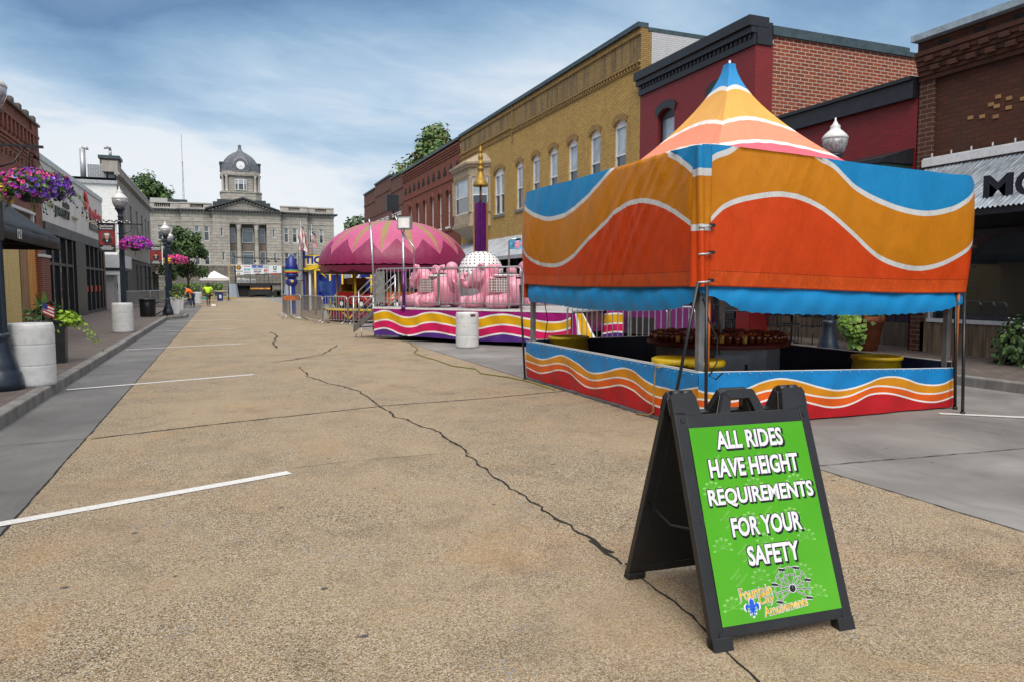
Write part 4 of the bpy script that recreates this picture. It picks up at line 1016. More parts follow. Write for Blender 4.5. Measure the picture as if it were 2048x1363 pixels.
tent = thing('game_tent', 'striped orange, mustard and blue carnival game tent with pointed roof', 'tent', (TCX, TCY, 0))
tl = lambda x, y, z: (x-TCX, y-TCY, z)
def wrinkle(a, z, ph=0):
    return .008*math.sin(3.3*a+4.1*z+ph)+.003*math.sin(9.1*a+8.2*z+1.7*ph)+.0012*math.sin(19*a+15*z+ph*2)+.0012*math.sin(15*a-14*z)
Lup = interp([(11.75, 3.09), (11.31, 2.87), (10.79, 2.71), (10.32, 2.62), (9.63, 2.66), (9.02, 2.84), (8.41, 3.13), (7.75, 3.55), (7.12, 3.09), (6.87, 2.97), (6.60, 2.80)])
Llow = interp([(11.74, 2.41), (10.99, 2.01), (10.22, 1.9), (9.62, 1.97), (8.87, 2.28), (8.21, 2.56), (7.74, 2.62), (7.3, 2.55), (6.92, 2.41), (6.6, 2.23)])
Ltop = interp([(11.9, 3.04), (11.52, 3.14), (11.2, 3.15), (9.64, 3.13), (8.35, 3.12), (7.42, 3.12), (6.6, 3.10)])
Lbot = interp([(11.7, 1.62), (10.13, 1.58), (8.19, 1.57), (6.6, 1.58)])
Lval = interp([(11.6, 1.43), (11.26, 1.32), (10.31, 1.29), (9.45, 1.25), (8.57, 1.25), (7.59, 1.28), (7.06, 1.32), (6.6, 1.42)])
Rup = interp([(4.79, 2.80), (4.95, 2.96), (5.21, 3.07), (5.8, 3.5), (6.41, 3.06), (6.64, 2.97), (6.96, 2.75), (7.45, 2.57), (8.04, 2.48), (8.57, 2.55), (8.88, 2.68), (9.16, 2.86)])
Rlow = interp([(4.85, 2.24), (5.09, 2.45), (5.5, 2.57), (5.92, 2.61), (6.36, 2.52), (6.83, 2.28), (7.32, 1.96), (7.82, 1.82), (8.26, 1.82), (8.7, 1.95), (9.16, 2.19)])
Rtop = interp([(4.78, 3.1), (5.07, 3.11), (6.19, 3.07), (6.95, 3.04), (8.63, 2.99), (8.95, 2.99), (9.16, 2.89)])
Rbot = interp([(4.8, 1.59), (6.25, 1.55), (7.84, 1.5), (9.2, 1.5)])
Rval = interp([(4.80, 1.52), (5.12, 1.43), (5.4, 1.31), (5.82, 1.27), (6.72, 1.24), (7.69, 1.23), (8.56, 1.27), (9.15, 1.40)])
def wall_panel(us, top, up, low, bot, pos):
    b = MB(C_BLUE, C_WHT, C_MUS, C_ORG); w = .033
    e1 = lambda u: min(top(u), up(u)+w); e2 = lambda u: min(top(u), up(u)-w)
    e3 = lambda u: low(u)+w*.9; e4 = lambda u: low(u)-w*.9; hem = lambda u: bot(u)+.17
    b.bands(us, [top, e1, e2, e3, e4, hem, lambda u: hem(u)-.007, lambda u: bot(u)+.012, bot], [C_BLUE, C_WHT, C_MUS, C_WHT, C_ORG, C_SEAM, C_HEM, C_SEAM], pos, [6, 1, 10, 1, 8, 1, 3, 1])
    return b.build('wall_panel', tent)
def span(a, c, n): return [a+(c-a)*i/n for i in range(n+1)]
def ridge(q, p, k): return max(0, math.sin(q*2*math.pi/p+k))**10
def posL(u, h):
    t = max(0, min(1, (3.12-h)/1.55)); e = max(0, u-11.2)/.55
    q = u+.81*h; x = TX0-.06*math.sin(math.pi*t)**.8-.05-.030*math.exp(-((q-9.75)/.80)**2)*(ridge(q, .27, 0)+.7*ridge(q*1.03, .41, 1))-.016*math.exp(-((u-.6*h-9.6)/.5)**2)*ridge(u-.6*h, .2, 0)+wrinkle(u, h*.55, .4)*1.5+e*e*.18
    y = u-.0*e
    if u < 6.66: x += (6.66-u)*.6
    return tl(x, y, h)
def posF(u, h):
    t = max(0, min(1, (3.12-h)/1.55)); e = max(0, u-8.85)/.3
    q = u-.55*h; y = TY0-.05*math.sin(math.pi*t)**.8-.04-.012*math.exp(-((q-4.6)/.6)**2)*ridge(q, .23, .4)-.006*ridge(u*.6+h, .47, 1)*max(0, 1-abs(h-1.7)/.25)+wrinkle(u, -h*.35, 1.3)*1.0+e*e*.10
    return tl(u+(.0 if u > 4.85 else 0)-(.06*max(0, (3.0-h)/1.5)*max(0, u-8.9)/.25), y, h)
wall_panel(span(6.6, 11.72, 150), Ltop, Lup, Llow, Lbot, posL)
wall_panel(span(4.81, 9.14, 150), Rtop, Rup, Rlow, Rbot, posF)
mir = lambda f, a: (lambda u: f(a-u))
wall_panel(span(6.6, 11.6, 50), mir(Ltop, 18.2), mir(Lup, 18.2), mir(Llow, 18.2), mir(Lbot, 18.2), lambda u, h: tl(TX1+.03+wrinkle(u, h), u, h-.22))
wall_panel(span(4.85, 9.05, 50), mir(Rtop, 13.9), mir(Rup, 13.9), mir(Rlow, 13.9), mir(Rbot, 13.9), lambda u, h: tl(u, TY1+.12+wrinkle(u, h), h-.12))
def valance(us, bot, val, pos):
    b = MB(C_VAL); lo = lambda u: val(u)-.004+.014*abs(math.sin(u*math.pi/.15))
    b.bands(us, [lambda u: bot(u)+.06, lo], [C_VAL], pos, 8); return b.build('valance', tent)
def val_off(u, h, bot): t = max(0, bot(u)-h)/.32; return .03*math.sin(math.pi*min(1, t))+.008*math.sin(u*7+h*9)+.004*math.sin(u*17-h*14)
valance(span(6.62, 11.6, 260), Lbot, Lval, lambda u, h: tl(TX0-.01-val_off(u, h, Lbot)+max(0, u-11.3)*.4, u, h))
valance(span(4.84, 9.05, 240), Rbot, Rval, lambda u, h: tl(u, TY0+.0-val_off(u, h, Rbot)+max(0, u-8.9)*.4, h))
valance(span(6.6, 11.4, 120), mir(Lbot, 18.2), mir(Lval, 18.2), lambda u, h: tl(TX1+.02+.01*math.sin(u*9), u, h))
valance(span(4.9, 8.95, 120), mir(Rbot, 13.9), mir(Rval, 13.9), lambda u, h: tl(u, TY1+.05+.01*math.sin(u*9), h))
# near corner flap, gathered and tied
b = MB(C_MUS, C_WHT, C_ORG, C_BLUE)
def corner(u, h): a = math.pi*(.5+u*1.5)-math.pi*.25; return tl(TX0-.02+.085*math.cos(a+math.pi*.25)*(1+.25*math.sin(u*18+h*2)), TY0-.02+.085*math.sin(a+math.pi*.25)*(1+.25*math.sin(u*18+h*2)), h)
cz_ = [3.08, 2.84, 2.76, 2.25, 2.18, 1.58]
for i, mt in enumerate((C_BLUE, C_WHT, C_MUS, C_WHT, C_ORG)):
    b.m(mt).grid(lambda u, v, i=i: corner(u, cz_[i]+(cz_[i+1]-cz_[i])*v), 28, 5)
b.build('corner_flap', tent)
for z, sx in ((2.22, 1), (1.93, 1), (1.63, 1)):
    b = MB(GALV); b.path([tl(TX0-.10, TY0-.10, z-.005), tl(TX0-.02, TY0-.125, z), tl(TX0+.07, TY0-.115, z+.015)], .013, 6); b.m(BLACK).boxc(tl(TX0+.06, TY0-.115, z+.018), (.06, .03, .035)); b.build('strap', tent)
for z in (2.10, 1.83, 1.56): MB(BLACK).boxc(tl(TX1+.06, TY0-.06, z), (.08, .03, .03), .3).build('clip', tent)
for z in (2.38, 1.72): MB(BLACK).boxc(tl(TX0-.09, TY1+.15, z), (.03, .10, .03), .3).build('clip', tent)
# roof
AP = Vector((7.06, 9.0, 4.84)); ze = 2.5
cor = [Vector((TX0+.05, TY0+.05, ze)), Vector((TX1-.05, TY0+.05, ze)), Vector((TX1-.05, TY1-.02, ze)), Vector((TX0+.05, TY1-.02, ze))]
def roof_face(A, B):
    def P(s, h):
        e = A.lerp(B, s); rr = .028+.972*h**1.55; p = AP.lerp(e, rr); sag = .03*math.sin(math.pi*s)*h*(1-h)*2
        return tl(p.x, p.y, AP.z-(AP.z-ze)*h-sag+.006*math.sin(s*40+h*11)*h)
    arch = lambda s: max(0, math.sin(math.pi*s))**.75
    def edge(h0, a): return lambda s: h0-a*arch(s)
    E_ = [lambda s: 0.0, edge(.172, .033), edge(.202, .034), edge(.432, .068), edge(.462, .070), edge(.610, .076), edge(.636, .078), lambda s: 1.0]
    b = MB(R_BLUE, R_WHT, R_MUS, R_PEA, R_PNK)
    b.bands(span(0, 1, 60), E_, [R_BLUE, R_WHT, R_MUS, R_WHT, R_PEA, R_WHT, R_PNK], P, [8, 1, 7, 1, 6, 1, 4])
    return b.build('roof_panel', tent)
for i in range(4): roof_face(cor[i], cor[(i+1) % 4])
b = MB(STEEL); b.tube(tl(AP.x, AP.y, 4.80), tl(AP.x, AP.y, 4.90), .022); b.build('finial', tent)
# frame: posts, orange braces, dark guy poles
ORP = mat('orange_paint', (.62, .16, .02), .45, var=.15, dirt=.2); POST = mat('post_steel', (.28, .29, .31), .45, .7, var=.2, dirt=.3)
for x, y in ((TX0+.10, TY0+.12), (TX1-.14, TY0+.12), (TX1-.14, TY1-.1), (TX0+.08, TY1-.1)):
    MB(POST).boxc(tl(x, y, 1.5), (.075, .075, 3.0)).build('post', tent, bevel=.006)
for x, y in ((TX0+.18, TY0+.08), (TX1-.06, TY0+.06), (TX1-.12, TY0-.0)):
    MB(ORP).tube(tl(x, y, .4), tl(x, y, 2.0), .022).build('brace_pole', tent)
g1 = gp(1338, 858); g2 = Vector((4.86, 6.46, 0))
for p, q in ((g1, (4.75, 6.5, 1.62)), (g2, (4.84, 6.47, 1.6)), (gp(1925, 827), (8.86, 6.5, 1.5)), (gp(1910, 817), (8.83, 6.6, 1.5)), (gp(1050, 758), (4.76, 11.52, 1.6))):
    b = MB(BLACK); b.tube(tl(*p), tl(*q), .019); b.tube(tl(*p), tl(p[0], p[1], .03), .03); b.build('guy_pole', tent)
MB(BLACK).path([tl(5.02, 11.1, 1.4), tl(5.04, 11.0, 1.0), tl(5.0, 11.05, .62)], .008).build('cable', tent)
MB(BLACK).path([tl(4.93, 6.65, 1.45), tl(4.98, 6.6, 1.2), tl(5.06, 6.55, 1.0), tl(5.04, 6.53, .75), tl(4.9, 6.47, .62), tl(4.98, 6.46, .58), tl(5.1, 6.5, .64)], .009).build('cable', tent)
# counter skirts
s1 = interp([(11.45, 0.45), (11.15, 0.4), (10.81, 0.39), (10.49, 0.44), (10.1, 0.52), (9.82, 0.51), (9.54, 0.45), (9.25, 0.37), (8.96, 0.37), (8.63, 0.43), (8.23, 0.52), (7.96, 0.51), (7.74, 0.44), (7.47, 0.39), (7.22, 0.39), (6.99, 0.39), (6.85, 0.42), (6.6, 0.48)])
s2 = interp([(11.45, 0.31), (11.15, 0.29), (10.81, 0.29), (10.49, 0.34), (10.15, 0.39), (9.82, 0.38), (9.47, 0.3), (9.17, 0.26), (8.89, 0.28), (8.6, 0.34), (8.31, 0.39), (8.02, 0.38), (7.74, 0.32), (7.47, 0.27), (7.15, 0.27), (6.6, .34)])
s3 = interp([(11.45, 0.2), (11.15, 0.16), (10.86, 0.16), (10.49, 0.22), (10.14, 0.29), (9.81, 0.28), (9.54, 0.21), (9.24, 0.15), (8.96, 0.16), (8.63, 0.22), (8.28, 0.29), (8.02, 0.27), (7.73, 0.2), (7.47, 0.16), (7.22, 0.15), (6.6, .23)])
r1 = interp([(4.78, 0.48), (4.9, 0.43), (5.09, 0.4), (5.33, 0.39), (5.52, 0.43), (5.75, 0.49), (5.98, 0.52), (6.16, 0.5), (6.34, 0.46), (6.59, 0.39), (6.85, 0.34), (7.11, 0.35), (7.37, 0.4), (7.57, 0.45), (7.74, 0.46), (7.87, 0.45), (8.0, 0.42), (8.24, 0.35), (8.48, 0.32), (8.69, 0.33), (8.88, 0.38)])
r2 = interp([(4.8, .36), (5.07, 0.32), (5.35, 0.3), (5.59, 0.35), (5.83, 0.39), (6.03, 0.39), (6.25, 0.35), (6.53, 0.29), (6.83, 0.25), (7.04, 0.26), (7.25, 0.31), (7.45, 0.35), (7.62, 0.35), (7.8, 0.33), (8.01, 0.29), (8.24, 0.23), (8.49, 0.21), (8.7, 0.22), (8.89, 0.25)])
r3 = interp([(4.8, .26), (5.07, 0.22), (5.36, 0.19), (5.64, 0.25), (5.84, 0.29), (6.03, 0.3), (6.3, 0.25), (6.53, 0.19), (6.76, 0.14), (6.95, 0.14), (7.14, 0.18), (7.38, 0.25), (7.63, 0.26), (7.8, 0.24), (8.01, 0.19), (8.25, 0.13), (8.49, 0.1), (8.68, 0.11), (8.87, 0.15)])
def skirt(us, top, c1, c2, c3, bot, pos):
    b = MB(V_WHT, V_BLUE, V_MUS, V_ORG, C_RED); w = .0105
    E_ = [top, lambda u: top(u)-.009]
    for c in (c1, c2, c3): E_ += [lambda u, c=c: c(u)+w, lambda u, c=c: c(u)-w]
    b.bands(us, E_+[bot], [V_WHT, V_BLUE, V_WHT, V_MUS, V_WHT, V_ORG, V_WHT, C_RED], pos, [1, 5, 1, 3, 1, 3, 1, 4])
    o = b.build('counter_skirt', tent)
    return o
fold = lambda u, h, p: (.012*math.sin(4.2*u+6*h+p)+.007*math.sin(9.5*u-9*h+2*p))*max(0, min(1, (.66-h)*5))
skt = lambda u: .645
rtp = interp([(4.8, .65), (5.14, .645), (8.9, .53)])
skirt(span(6.6, 11.46, 150), skt, s1, s2, s3, lambda u: .035, lambda u, h: tl(TX0-fold(u, h, .6), u, h))
skirt(span(4.85, 8.88, 140), rtp, r1, r2, r3, lambda u: .015+.0*(u), lambda u, h: tl(u, TY0-fold(u, h, 2.2), h))
NAVY = mat('navy_board', (.006, .014, .045), .4, var=.3, scale=2, dirt=.2)
for x0, x1, y0, y1, z1 in ((TX0+.05, TX0+.09, TY0+.05, TY1-.02, .635), (TX0+.1, TX1-.2, TY0+.05, TY0+.09, .50), (TX1-.16, TX1-.12, TY0+.05, TY1-.02, .60), (TX0+.1, TX1-.2, TY1-.1, TY1-.06, .66)):
    b = MB(NAVY); b.box(x0-TCX, x1-TCX, y0-TCY, y1-TCY, .06, z1); b.m(FRW).box(x0-TCX-.004, x1-TCX+.004, y0-TCY-.004, y1-TCY+.004, z1+.001, z1+.012); b.build('counter_board', tent)
b = MB(POST); b.box(TX0-.02-TCX, TX0+.06-TCX, TY0-.0-TCY, TY1-TCY, .0, .03); b.build('base_rail', tent)
b = MB(STEEL)
for i in range(26): u = 4.95+i*.15; b.ell(tl(u, TY0-.012, rtp(u)-.03), (.008, .006, .008), 6, 4)
for i in range(30): u = 6.7+i*.16; b.ell(tl(TX0-.012, u, .612), (.006, .008, .008), 6, 4)
b.build('snap_rivets', tent).__setitem__('kind', 'stuff')
c = MB(mat('tan_cable', (.35, .22, .08), .6)).path([tl(4.84, 7.30, .63), tl(4.80, 7.36, .63), tl(4.80, 7.38, .55), tl(4.81, 7.42, .3), tl(4.81, 7.42, .08), tl(4.79, 7.48, .03), tl(4.74, 7.7, .012)], .010).build('drop_cord', tent)

# centre counter with prizes, tubs and bins inside the tent
ct = thing('game_counter', 'grey octagonal counter with dark red top in the middle of the tent', 'counter', (6.75, 8.75, 0), R(-12))
GREY = mat('counter_grey', (.20, .20, .21), .5, var=.1, dirt=.25)
b = MB(GREY); b.lathe([(.88, .05), (.88, .74)], 8, smooth=False, phase=.5); b.build('cabinet', ct)
b = MB(mat('cabinet_door', (.25, .25, .26), .45)); b.boxc((-.18, -.835, .36), (.52, .03, .6)); b.build('door', ct); 
b = MB(BLACK); b.boxc((.02, -.86, .48), (.03, .03, .10)); b.build('handle', ct)
TOPR = mat('top_red', (.11, .014, .006), .5, var=.3, dirt=.3)
b = MB(TOPR); b.lathe([(.98, .741), (1.02, .745), (1.02, .80), (.5, .83)], 24); b.build('top', ct)
MB(FRW).tube((.1, .1, .82), (.1, .1, 1.9), .03).build('post', ct)
AMB = mat('amber_glass', (.16, .035, .010), .08, var=.6, scale=40, spec=.8); GLD = mat('gold_glass', (.55, .32, .08), .12, var=.5, scale=60)
b = MB(AMB); rr_ = random.Random(4)
for ring_, n in ((.94, 58), (.84, 52), (.74, 46), (.64, 40), (.54, 34), (.44, 28), (.34, 20)):
    for i in range(n):
        a = 2*math.pi*i/n; p = (ring_*math.cos(a), ring_*math.sin(a), .80); b.m(AMB if rr_.random() < .8 else GLD); h = rr_.uniform(.85, 1.15)
        b.lathe([(.036, 0), (.040, .05*h), (.043, .085*h), (.034, .095*h)], 7, p)
o = b.build('prize_bottles', None, 'close rows of amber and gold glass bottles on the round red top', (6.75, 8.75, 0.02), cat='bottles', kind='stuff')
def tub(x, y, h, r0, r1, lab, lid=False):
    t = thing('plastic_tub', lab, 'tub', (x, y, 0), 0, 'yellow plastic tubs in the game tent')
    b = MB(YEL); b.lathe([(r0*.9, .0), (r0, .02), (r1, h-.05), (r1+.03, h-.045), (r1+.03, h), (r1-.01, h+.001), (r1-.03, h-.12), (r0*.8, .05)], 28); b.build('body', t)
    if lid:
        l = MB(YEL); l.lathe([(r1+.035, h-.05), (r1+.05, h-.03), (r1+.05, h+.02), (r1+.02, h+.035), (r1-.04, h+.025), (.02, h+.02)], 28); l.build('lid', t)
    return t
tub(5.36, 10.85, .75, .40, .31, 'yellow tub behind the far end of the left tent counter')
tub(8.42, 7.42, .63, .36, .30, 'yellow tub at the right end of the front tent counter')
tub(5.20, 7.55, .68, .19, .24, 'lidded yellow bin behind the near tent post, left of the pair', True)
tub(5.46, 7.38, .66, .19, .24, 'lidded yellow bin behind the near tent post, right of the pair', True)

# ------------------------------------------------------------------ A-frame sign
sg = thing('sandwich_board', 'black plastic A-frame board with bright green ride safety poster', 'sign', (2.0, 2.52, 0), math.atan2(-.0723, .9974))
TL = R(20.5); cs_, sn_ = math.cos(TL), math.sin(TL)
MF = Matrix(((1, 0, 0, 0), (0, sn_, cs_, 0), (0, cs_, -sn_, 0), (0, 0, 0, 1)))       # local (x, up, depth) of the front leaf
HY = 1.15*sn_
MR = Matrix.Translation((0, 2*HY+.035, 0)) @ Matrix.Scale(-1, 4, (0, 1, 0)) @ MF
FX0, FX1 = -.045, .715
def leaf(name, M, front):
    b = MB(BLACKP); b.T = M; mid = (FX0+FX1)/2
    t0, t1 = -.016, .022
    def bx(x0, x1, u0, u1, d0=t0, d1=t1): b.box(x0, x1, u0, u1, d0, d1)
    bx(FX0, FX0+.062, .0, 1.06); bx(FX1-.052, FX1, .0, 1.06)
    bx(FX0+.062, FX1-.052, .045, .095); bx(FX0+.062, FX1-.052, .975, 1.045, t0+.001, t1-.001)
    bx(FX0+.0, FX0+.10, -.012, .05, t0-.006, t1+.012); bx(FX1-.09, FX1, -.012, .05, t0-.006, t1+.012)
    bx(FX0+.062, FX1-.052, .09, .98, .012, .018)
    # hinge ears
    b.prism([(FX0, 1.055), (FX0+.145, 1.04), (FX0+.128, 1.135), (FX0+.118, 1.15), (FX0+.012, 1.15), (FX0, 1.13)], 'z', t0, t1)
    b.prism([(FX1-.145, 1.04), (FX1, 1.055), (FX1, 1.13), (FX1-.012, 1.15), (FX1-.118, 1.15), (FX1-.128, 1.135)], 'z', t0, t1)
    # carrying handle
    hx = mid+.0
    b.prism([(hx-.125, 1.045), (hx-.075, 1.045), (hx-.055, 1.115), (hx-.085, 1.145)], 'z', t0+.002, t1-.002)
    b.prism([(hx+.075, 1.045), (hx+.125, 1.045), (hx+.085, 1.145), (hx+.055, 1.115)], 'z', t0+.002, t1-.002)
    b.prism([(hx-.085, 1.145), (hx-.055, 1.115), (hx+.055, 1.115), (hx+.085, 1.145), (hx+.07, 1.155), (hx-.07, 1.155)], 'z', t0, t1)
    if not front:
        for x in (.12, .33, .54): bx(x-.012, x+.012, .10, .97, -.004, .012)
        for u in (.28, .5, .72): bx(FX0+.062, FX1-.052, u-.012, u+.012, -.003, .013)
    return b.build(name, sg, bevel=.007)
leaf('front_leaf', MF, True); leaf('rear_leaf', MR, False)
for x in (FX0+.02, FX1-.125):
    b = MB(BLACKP)
    for i in range(2): b.tube((x+i*.055, HY+.017, 1.15*cs_-.004), (x+.05+i*.055, HY+.017, 1.15*cs_-.004), .022, n=12)
    b.build('hinge', sg)
for x, u in ((FX0+.04, 1.02), (FX1-.03, 1.015), (FX0+.05, .06), (FX1-.045, .055)):
    b = MB(BLACK); b.T = MF; b.tube((x, u, -.021), (x, u, -.010), .013, n=14); b.build('rivet', sg)
for x, u in ((FX0+.062, .55), (FX1-.052, .57)):
    b = MB(BLACKP); b.T = MF; b.tube((x, u, -.018), (x, u, .0), .02, n=14); b.build('clip', sg)
for x in (FX0+.03, FX1-.03): MB(BLACK).path([(x, .18, .48), (x, .42, .43), (x, .66, .48)], .006).build('stay', sg)
def poster_mat():
    m, nt, b = newmat('poster_green'); co = obj_co(nt)
    cs = nt.ramp(nt.noise(co, 1.6, 4), [(.3, (.055, .31, .004)), (.7, (.085, .38, .006))])
    d = nt.ramp(nt.noise(co, 45, 6, .75), [(.68, 0.0), (.74, .7)]); cs = nt.mix(d, cs, (.05, .16, .02))
    nt.link(cs, b.inputs['Base Color']); b.inputs['Roughness'].default_value = .22; return m
b = MB(poster_mat()); b.T = MF
PX0, PX1, PU0, PU1 = .017, .663, .091, .98
b.poly([(PX0, PU0, -.0185), (PX1, PU0, -.0185), (PX1, PU1, -.0185), (PX0, PU1, -.0185)])
PW, PH = PX1-PX0, PU1-PU0; pm = (PX0+PX1)/2
def fit(s, cx, fu, width, cap, mt, z, off=.0, rot=0, dx=0, du=0):
    vs, fs = text_mesh(s, off); x0 = min(v.x for v in vs); x1 = max(v.x for v in vs); y0 = min(v.y for v in vs); y1 = max(v.y for v in vs)
    kx = width/(x1-x0); ky = cap/(y1-y0); c_, s_ = math.cos(rot), math.sin(rot); u = PU1-fu*PH
    P = []
    for v in vs:
        x = (v.x-(x0+x1)/2)*kx; y = (v.y-(y0+y1)/2)*ky; P.append((cx+x*c_-y*s_+dx, u+x*s_+y*c_+du, z))
    b.m(mt); b.add(P, fs)
PALE = mat('poster_pale_green', (.21, .50, .12), .25); PWHT = mat('poster_white', (.68, .69, .76), .25, var=.04); PBLK = mat('poster_black', (.008, .008, .008), .3); PGLD = mat('poster_gold', (.80, .52, .05), .25, var=.25, scale=40); PBRN = mat('poster_brown', (.16, .035, .01), .3); PBLU = mat('poster_blue', (.008, .10, .62), .25)
def clipx(x, m=.0): return PX0+m < x < PX1-m
for i in range(6):
    for j in range(7):
        cx = PX0+.07+i*.115+(j % 2)*.055; fu = .05+j*.145+(.03 if i % 2 else 0)
        if not (PX0+.065 < cx < PX1-.065 and .07 < fu < .94): continue
        if (i+j) % 2:
            for q, s in enumerate(('Fountain', 'City', 'Amusements')): fit(s, cx+q*.014-.014, fu+q*.018-.018, .020*len(s)*.42, .013, PALE, -.0188, rot=R(38))
        else:
            u = PU1-fu*PH; b.m(PALE)
            for k in range(7):
                a = R(-10+200*k/6); p = Vector((cx, u, -.0188)); q = p+Vector((.045*math.cos(a), .045*math.sin(a), 0)); b.bar(p, q, .0016, .0003); b.box(q.x-.008, q.x+.008, q.y-.004, q.y+.004, -.0190, -.0187)
                a2 = R(-10+200*(k+1)/6)
                if k < 6: b.bar(p+Vector((.04*math.cos(a), .04*math.sin(a), 0)), p+Vector((.04*math.cos(a2), .04*math.sin(a2), 0)), .0016, .0003)
for s, f, w, dx in (('ALL RIDES', .075, .375, .0), ('HAVE HEIGHT', .222, .50, .0), ('REQUIREMENTS', .378, .585, .01), ('FOR YOUR', .532, .385, .005), ('SAFETY', .682, .285, .012)):
    cp = .088
    fit(s, pm+dx, f, w+.012, cp+.010, PBLK, -.0192, .05, dx=.006, du=-.006); fit(s, pm+dx, f, w+.010, cp+.008, PBLK, -.01935, .045, dx=-.0, du=0); fit(s, pm+dx, f, w, cp, PWHT, -.0196, .032)
# wheel emblem
wc = Vector((pm+.075, PU1-.868*PH, 0)); RW = .096
def seg(p, q, w, mt, z): b.m(mt); b.bar((p[0], p[1], z), (q[0], q[1], z), .0003, w) if abs(q[0]-p[0]) < 1e-9 else b.poly(stripq(p, q, w, z))
def stripq(p, q, w, z):
    d = Vector((q[0]-p[0], q[1]-p[1], 0)).normalized(); t = Vector((-d.y, d.x, 0))*w/2; P = Vector((p[0], p[1], z)); Q = Vector((q[0], q[1], z)); return [P+t, P-t, Q-t, Q+t]
for z, mt, ex in ((-.0192, PWHT, .006), (-.0196, PBLK, 0)):
    for k in range(11):
        a = R(-32+244*k/10); e = (wc.x+RW*math.cos(a), wc.y+RW*math.sin(a)); seg(wc, e, .0036+ex*.6, mt, z)
        if k < 10:
            a2 = R(-32+244*(k+1)/10)
            for rr2 in (.66, 1.0): seg((wc.x+RW*rr2*math.cos(a), wc.y+RW*rr2*math.sin(a)), (wc.x+RW*rr2*math.cos(a2), wc.y+RW*rr2*math.sin(a2)), .0030+ex*.6, mt, z-.00005*k)
        if k % 2 == 0: seg((e[0]-.016, e[1]+.003), (e[0]+.016, e[1]-.004), .010+ex, mt, z-.0003)
    b.m(mt); b.poly([(wc.x+(.017+ex/2)*math.cos(i*math.pi/6), wc.y+(.017+ex/2)*math.sin(i*math.pi/6), z-.0006) for i in range(12)])
for z, mt, off, gx in ((-.0201, PWHT, .05, .010), (-.0204, PBRN, .025, .004), (-.0207, PGLD, .0, 0)):
    fit('Fountain', pm-.125, .858, .165+gx, .046+gx, mt, z, off, rot=R(3)); fit('City', pm-.075, .905, .075+gx, .042+gx, mt, z, off, rot=R(3)); fit('Amusements', pm+.02, .948, .235+gx, .036+gx, mt, z, off, rot=R(5))
fc = (pm-.155, PU1-.925*PH)
def fleur(sc_, mt, z):
    b.m(mt); F = lambda pts: b.poly([(fc[0]+x*sc_, fc[1]+y*sc_, z) for x, y in pts])
    F([(0, .045), (.012, .022), (.014, .004), (.006, -.012), (.004, -.04), (-.004, -.04), (-.006, -.012), (-.014, .004), (-.012, .022)])
    for s in (-1, 1): F([(s*.007, -.010), (s*.014, .006), (s*.026, .014), (s*.036, .006), (s*.036, -.008), (s*.028, -.018), (s*.026, -.004), (s*.018, -.002), (s*.012, -.014)][::s]); F([(s*.006, -.014), (s*.016, -.022), (s*.014, -.032), (s*.005, -.024)][::s])
    F([(-.02, -.016), (.02, -.016), (.02, -.010), (-.02, -.010)])
fleur(1.22, PWHT, -.0193); fleur(1.0, PBLU, -.0197)
b.build('poster', sg)
# ------------------------------------------------------------------ barriers
def barrier(L, H=1.05, z0=.10, nb=None, lab=None, p=(0, 0, 0), rz=0, group='steel crowd barriers', feet=True, sheet=0):
    t = thing('crowd_barrier', lab, 'barrier', p, rz, group)
    b = MB(STEEL); r = .024; c = .12
    b.path([(0, 0, z0), (0, 0, H-c), (c*.3, 0, H-c*.3), (c, 0, H), (L-c, 0, H), (L-c*.3, 0, H-c*.3), (L, 0, H-c), (L, 0, z0)], r, 6); b.tube((0, 0, z0+.06), (L, 0, z0+.06), .015, n=5); b.build('frame', t)
    n = nb or int(L/.14); b = MB(STEEL)
    for i in range(1, n): b.tube((L*i/n, 0, z0+.06), (L*i/n, 0, H), .0125, n=4, caps=False)
    b.build('bars', t)
    if feet:
        for x in (.12, L-.12): f = MB(STEEL); f.path([(x, -.28, .01), (x, 0, z0+.05), (x, .28, .01)], .016, 5); f.build('foot', t)
    if sheet: MB(GALV).box(.02, sheet, -.03, -.022, z0+.05, H-.08).build('sheet', t)
    return t
def run(pts, labs, **kw):
    for (a, c), lab in zip(zip(pts, pts[1:]), labs):
        d = c-a; barrier(d.length-.06, lab=lab, p=tuple(a), rz=math.atan2(d.y, d.x), **kw)

# ------------------------------------------------------------------ pink elephant ride
EO = dep(749, 21.5); EE = dep(1143, 18.1); ED = (EE-EO).normalized(); EL = (EE-EO).length; EN = Vector((-ED.y, ED.x, 0))
ERZ = math.atan2(ED.y, ED.x)
def el(u, v, back=0):
    """local (x, z) on the vertical plane `back` metres behind the ride's front edge"""
    d = _q @ Vector(((u-1024)/1450, (681.5-v)/1450, -1)); o = Vector((0, 0, 1.6)); P0 = EO+EN*back
    p = o+d*((P0-o).dot(EN)/d.dot(EN)); return ((p-EO).dot(ED), p.z)
ride = thing('fairground_ride', 'pink elephant ride on a trailer stage with wavy yellow and purple skirt', 'ride', tuple(EO), ERZ)
K_MAG = canvas('skirt_magenta', (.30, .010, .16), .3, wr=.4); K_YEL = canvas('skirt_yellow', (.62, .34, .006), .3, wr=.4); K_PNK = canvas('skirt_pink', (.55, .012, .10), .3, wr=.4); K_VIO = canvas('skirt_violet', (.075, .025, .20), .3, wr=.4)
z4 = lambda L: interp([el(600+x/4.452, 560+y/4.452) for x, y in L])
k1 = z4([(660, 300), (740, 275), (800, 280), (880, 315), (950, 333), (1030, 325), (1100, 300), (1180, 290), (1260, 300), (1390, 335), (1500, 352), (1610, 340), (1700, 318), (1800, 308), (1880, 315), (2000, 340), (2200, 375), (2330, 372), (2418, 340)])
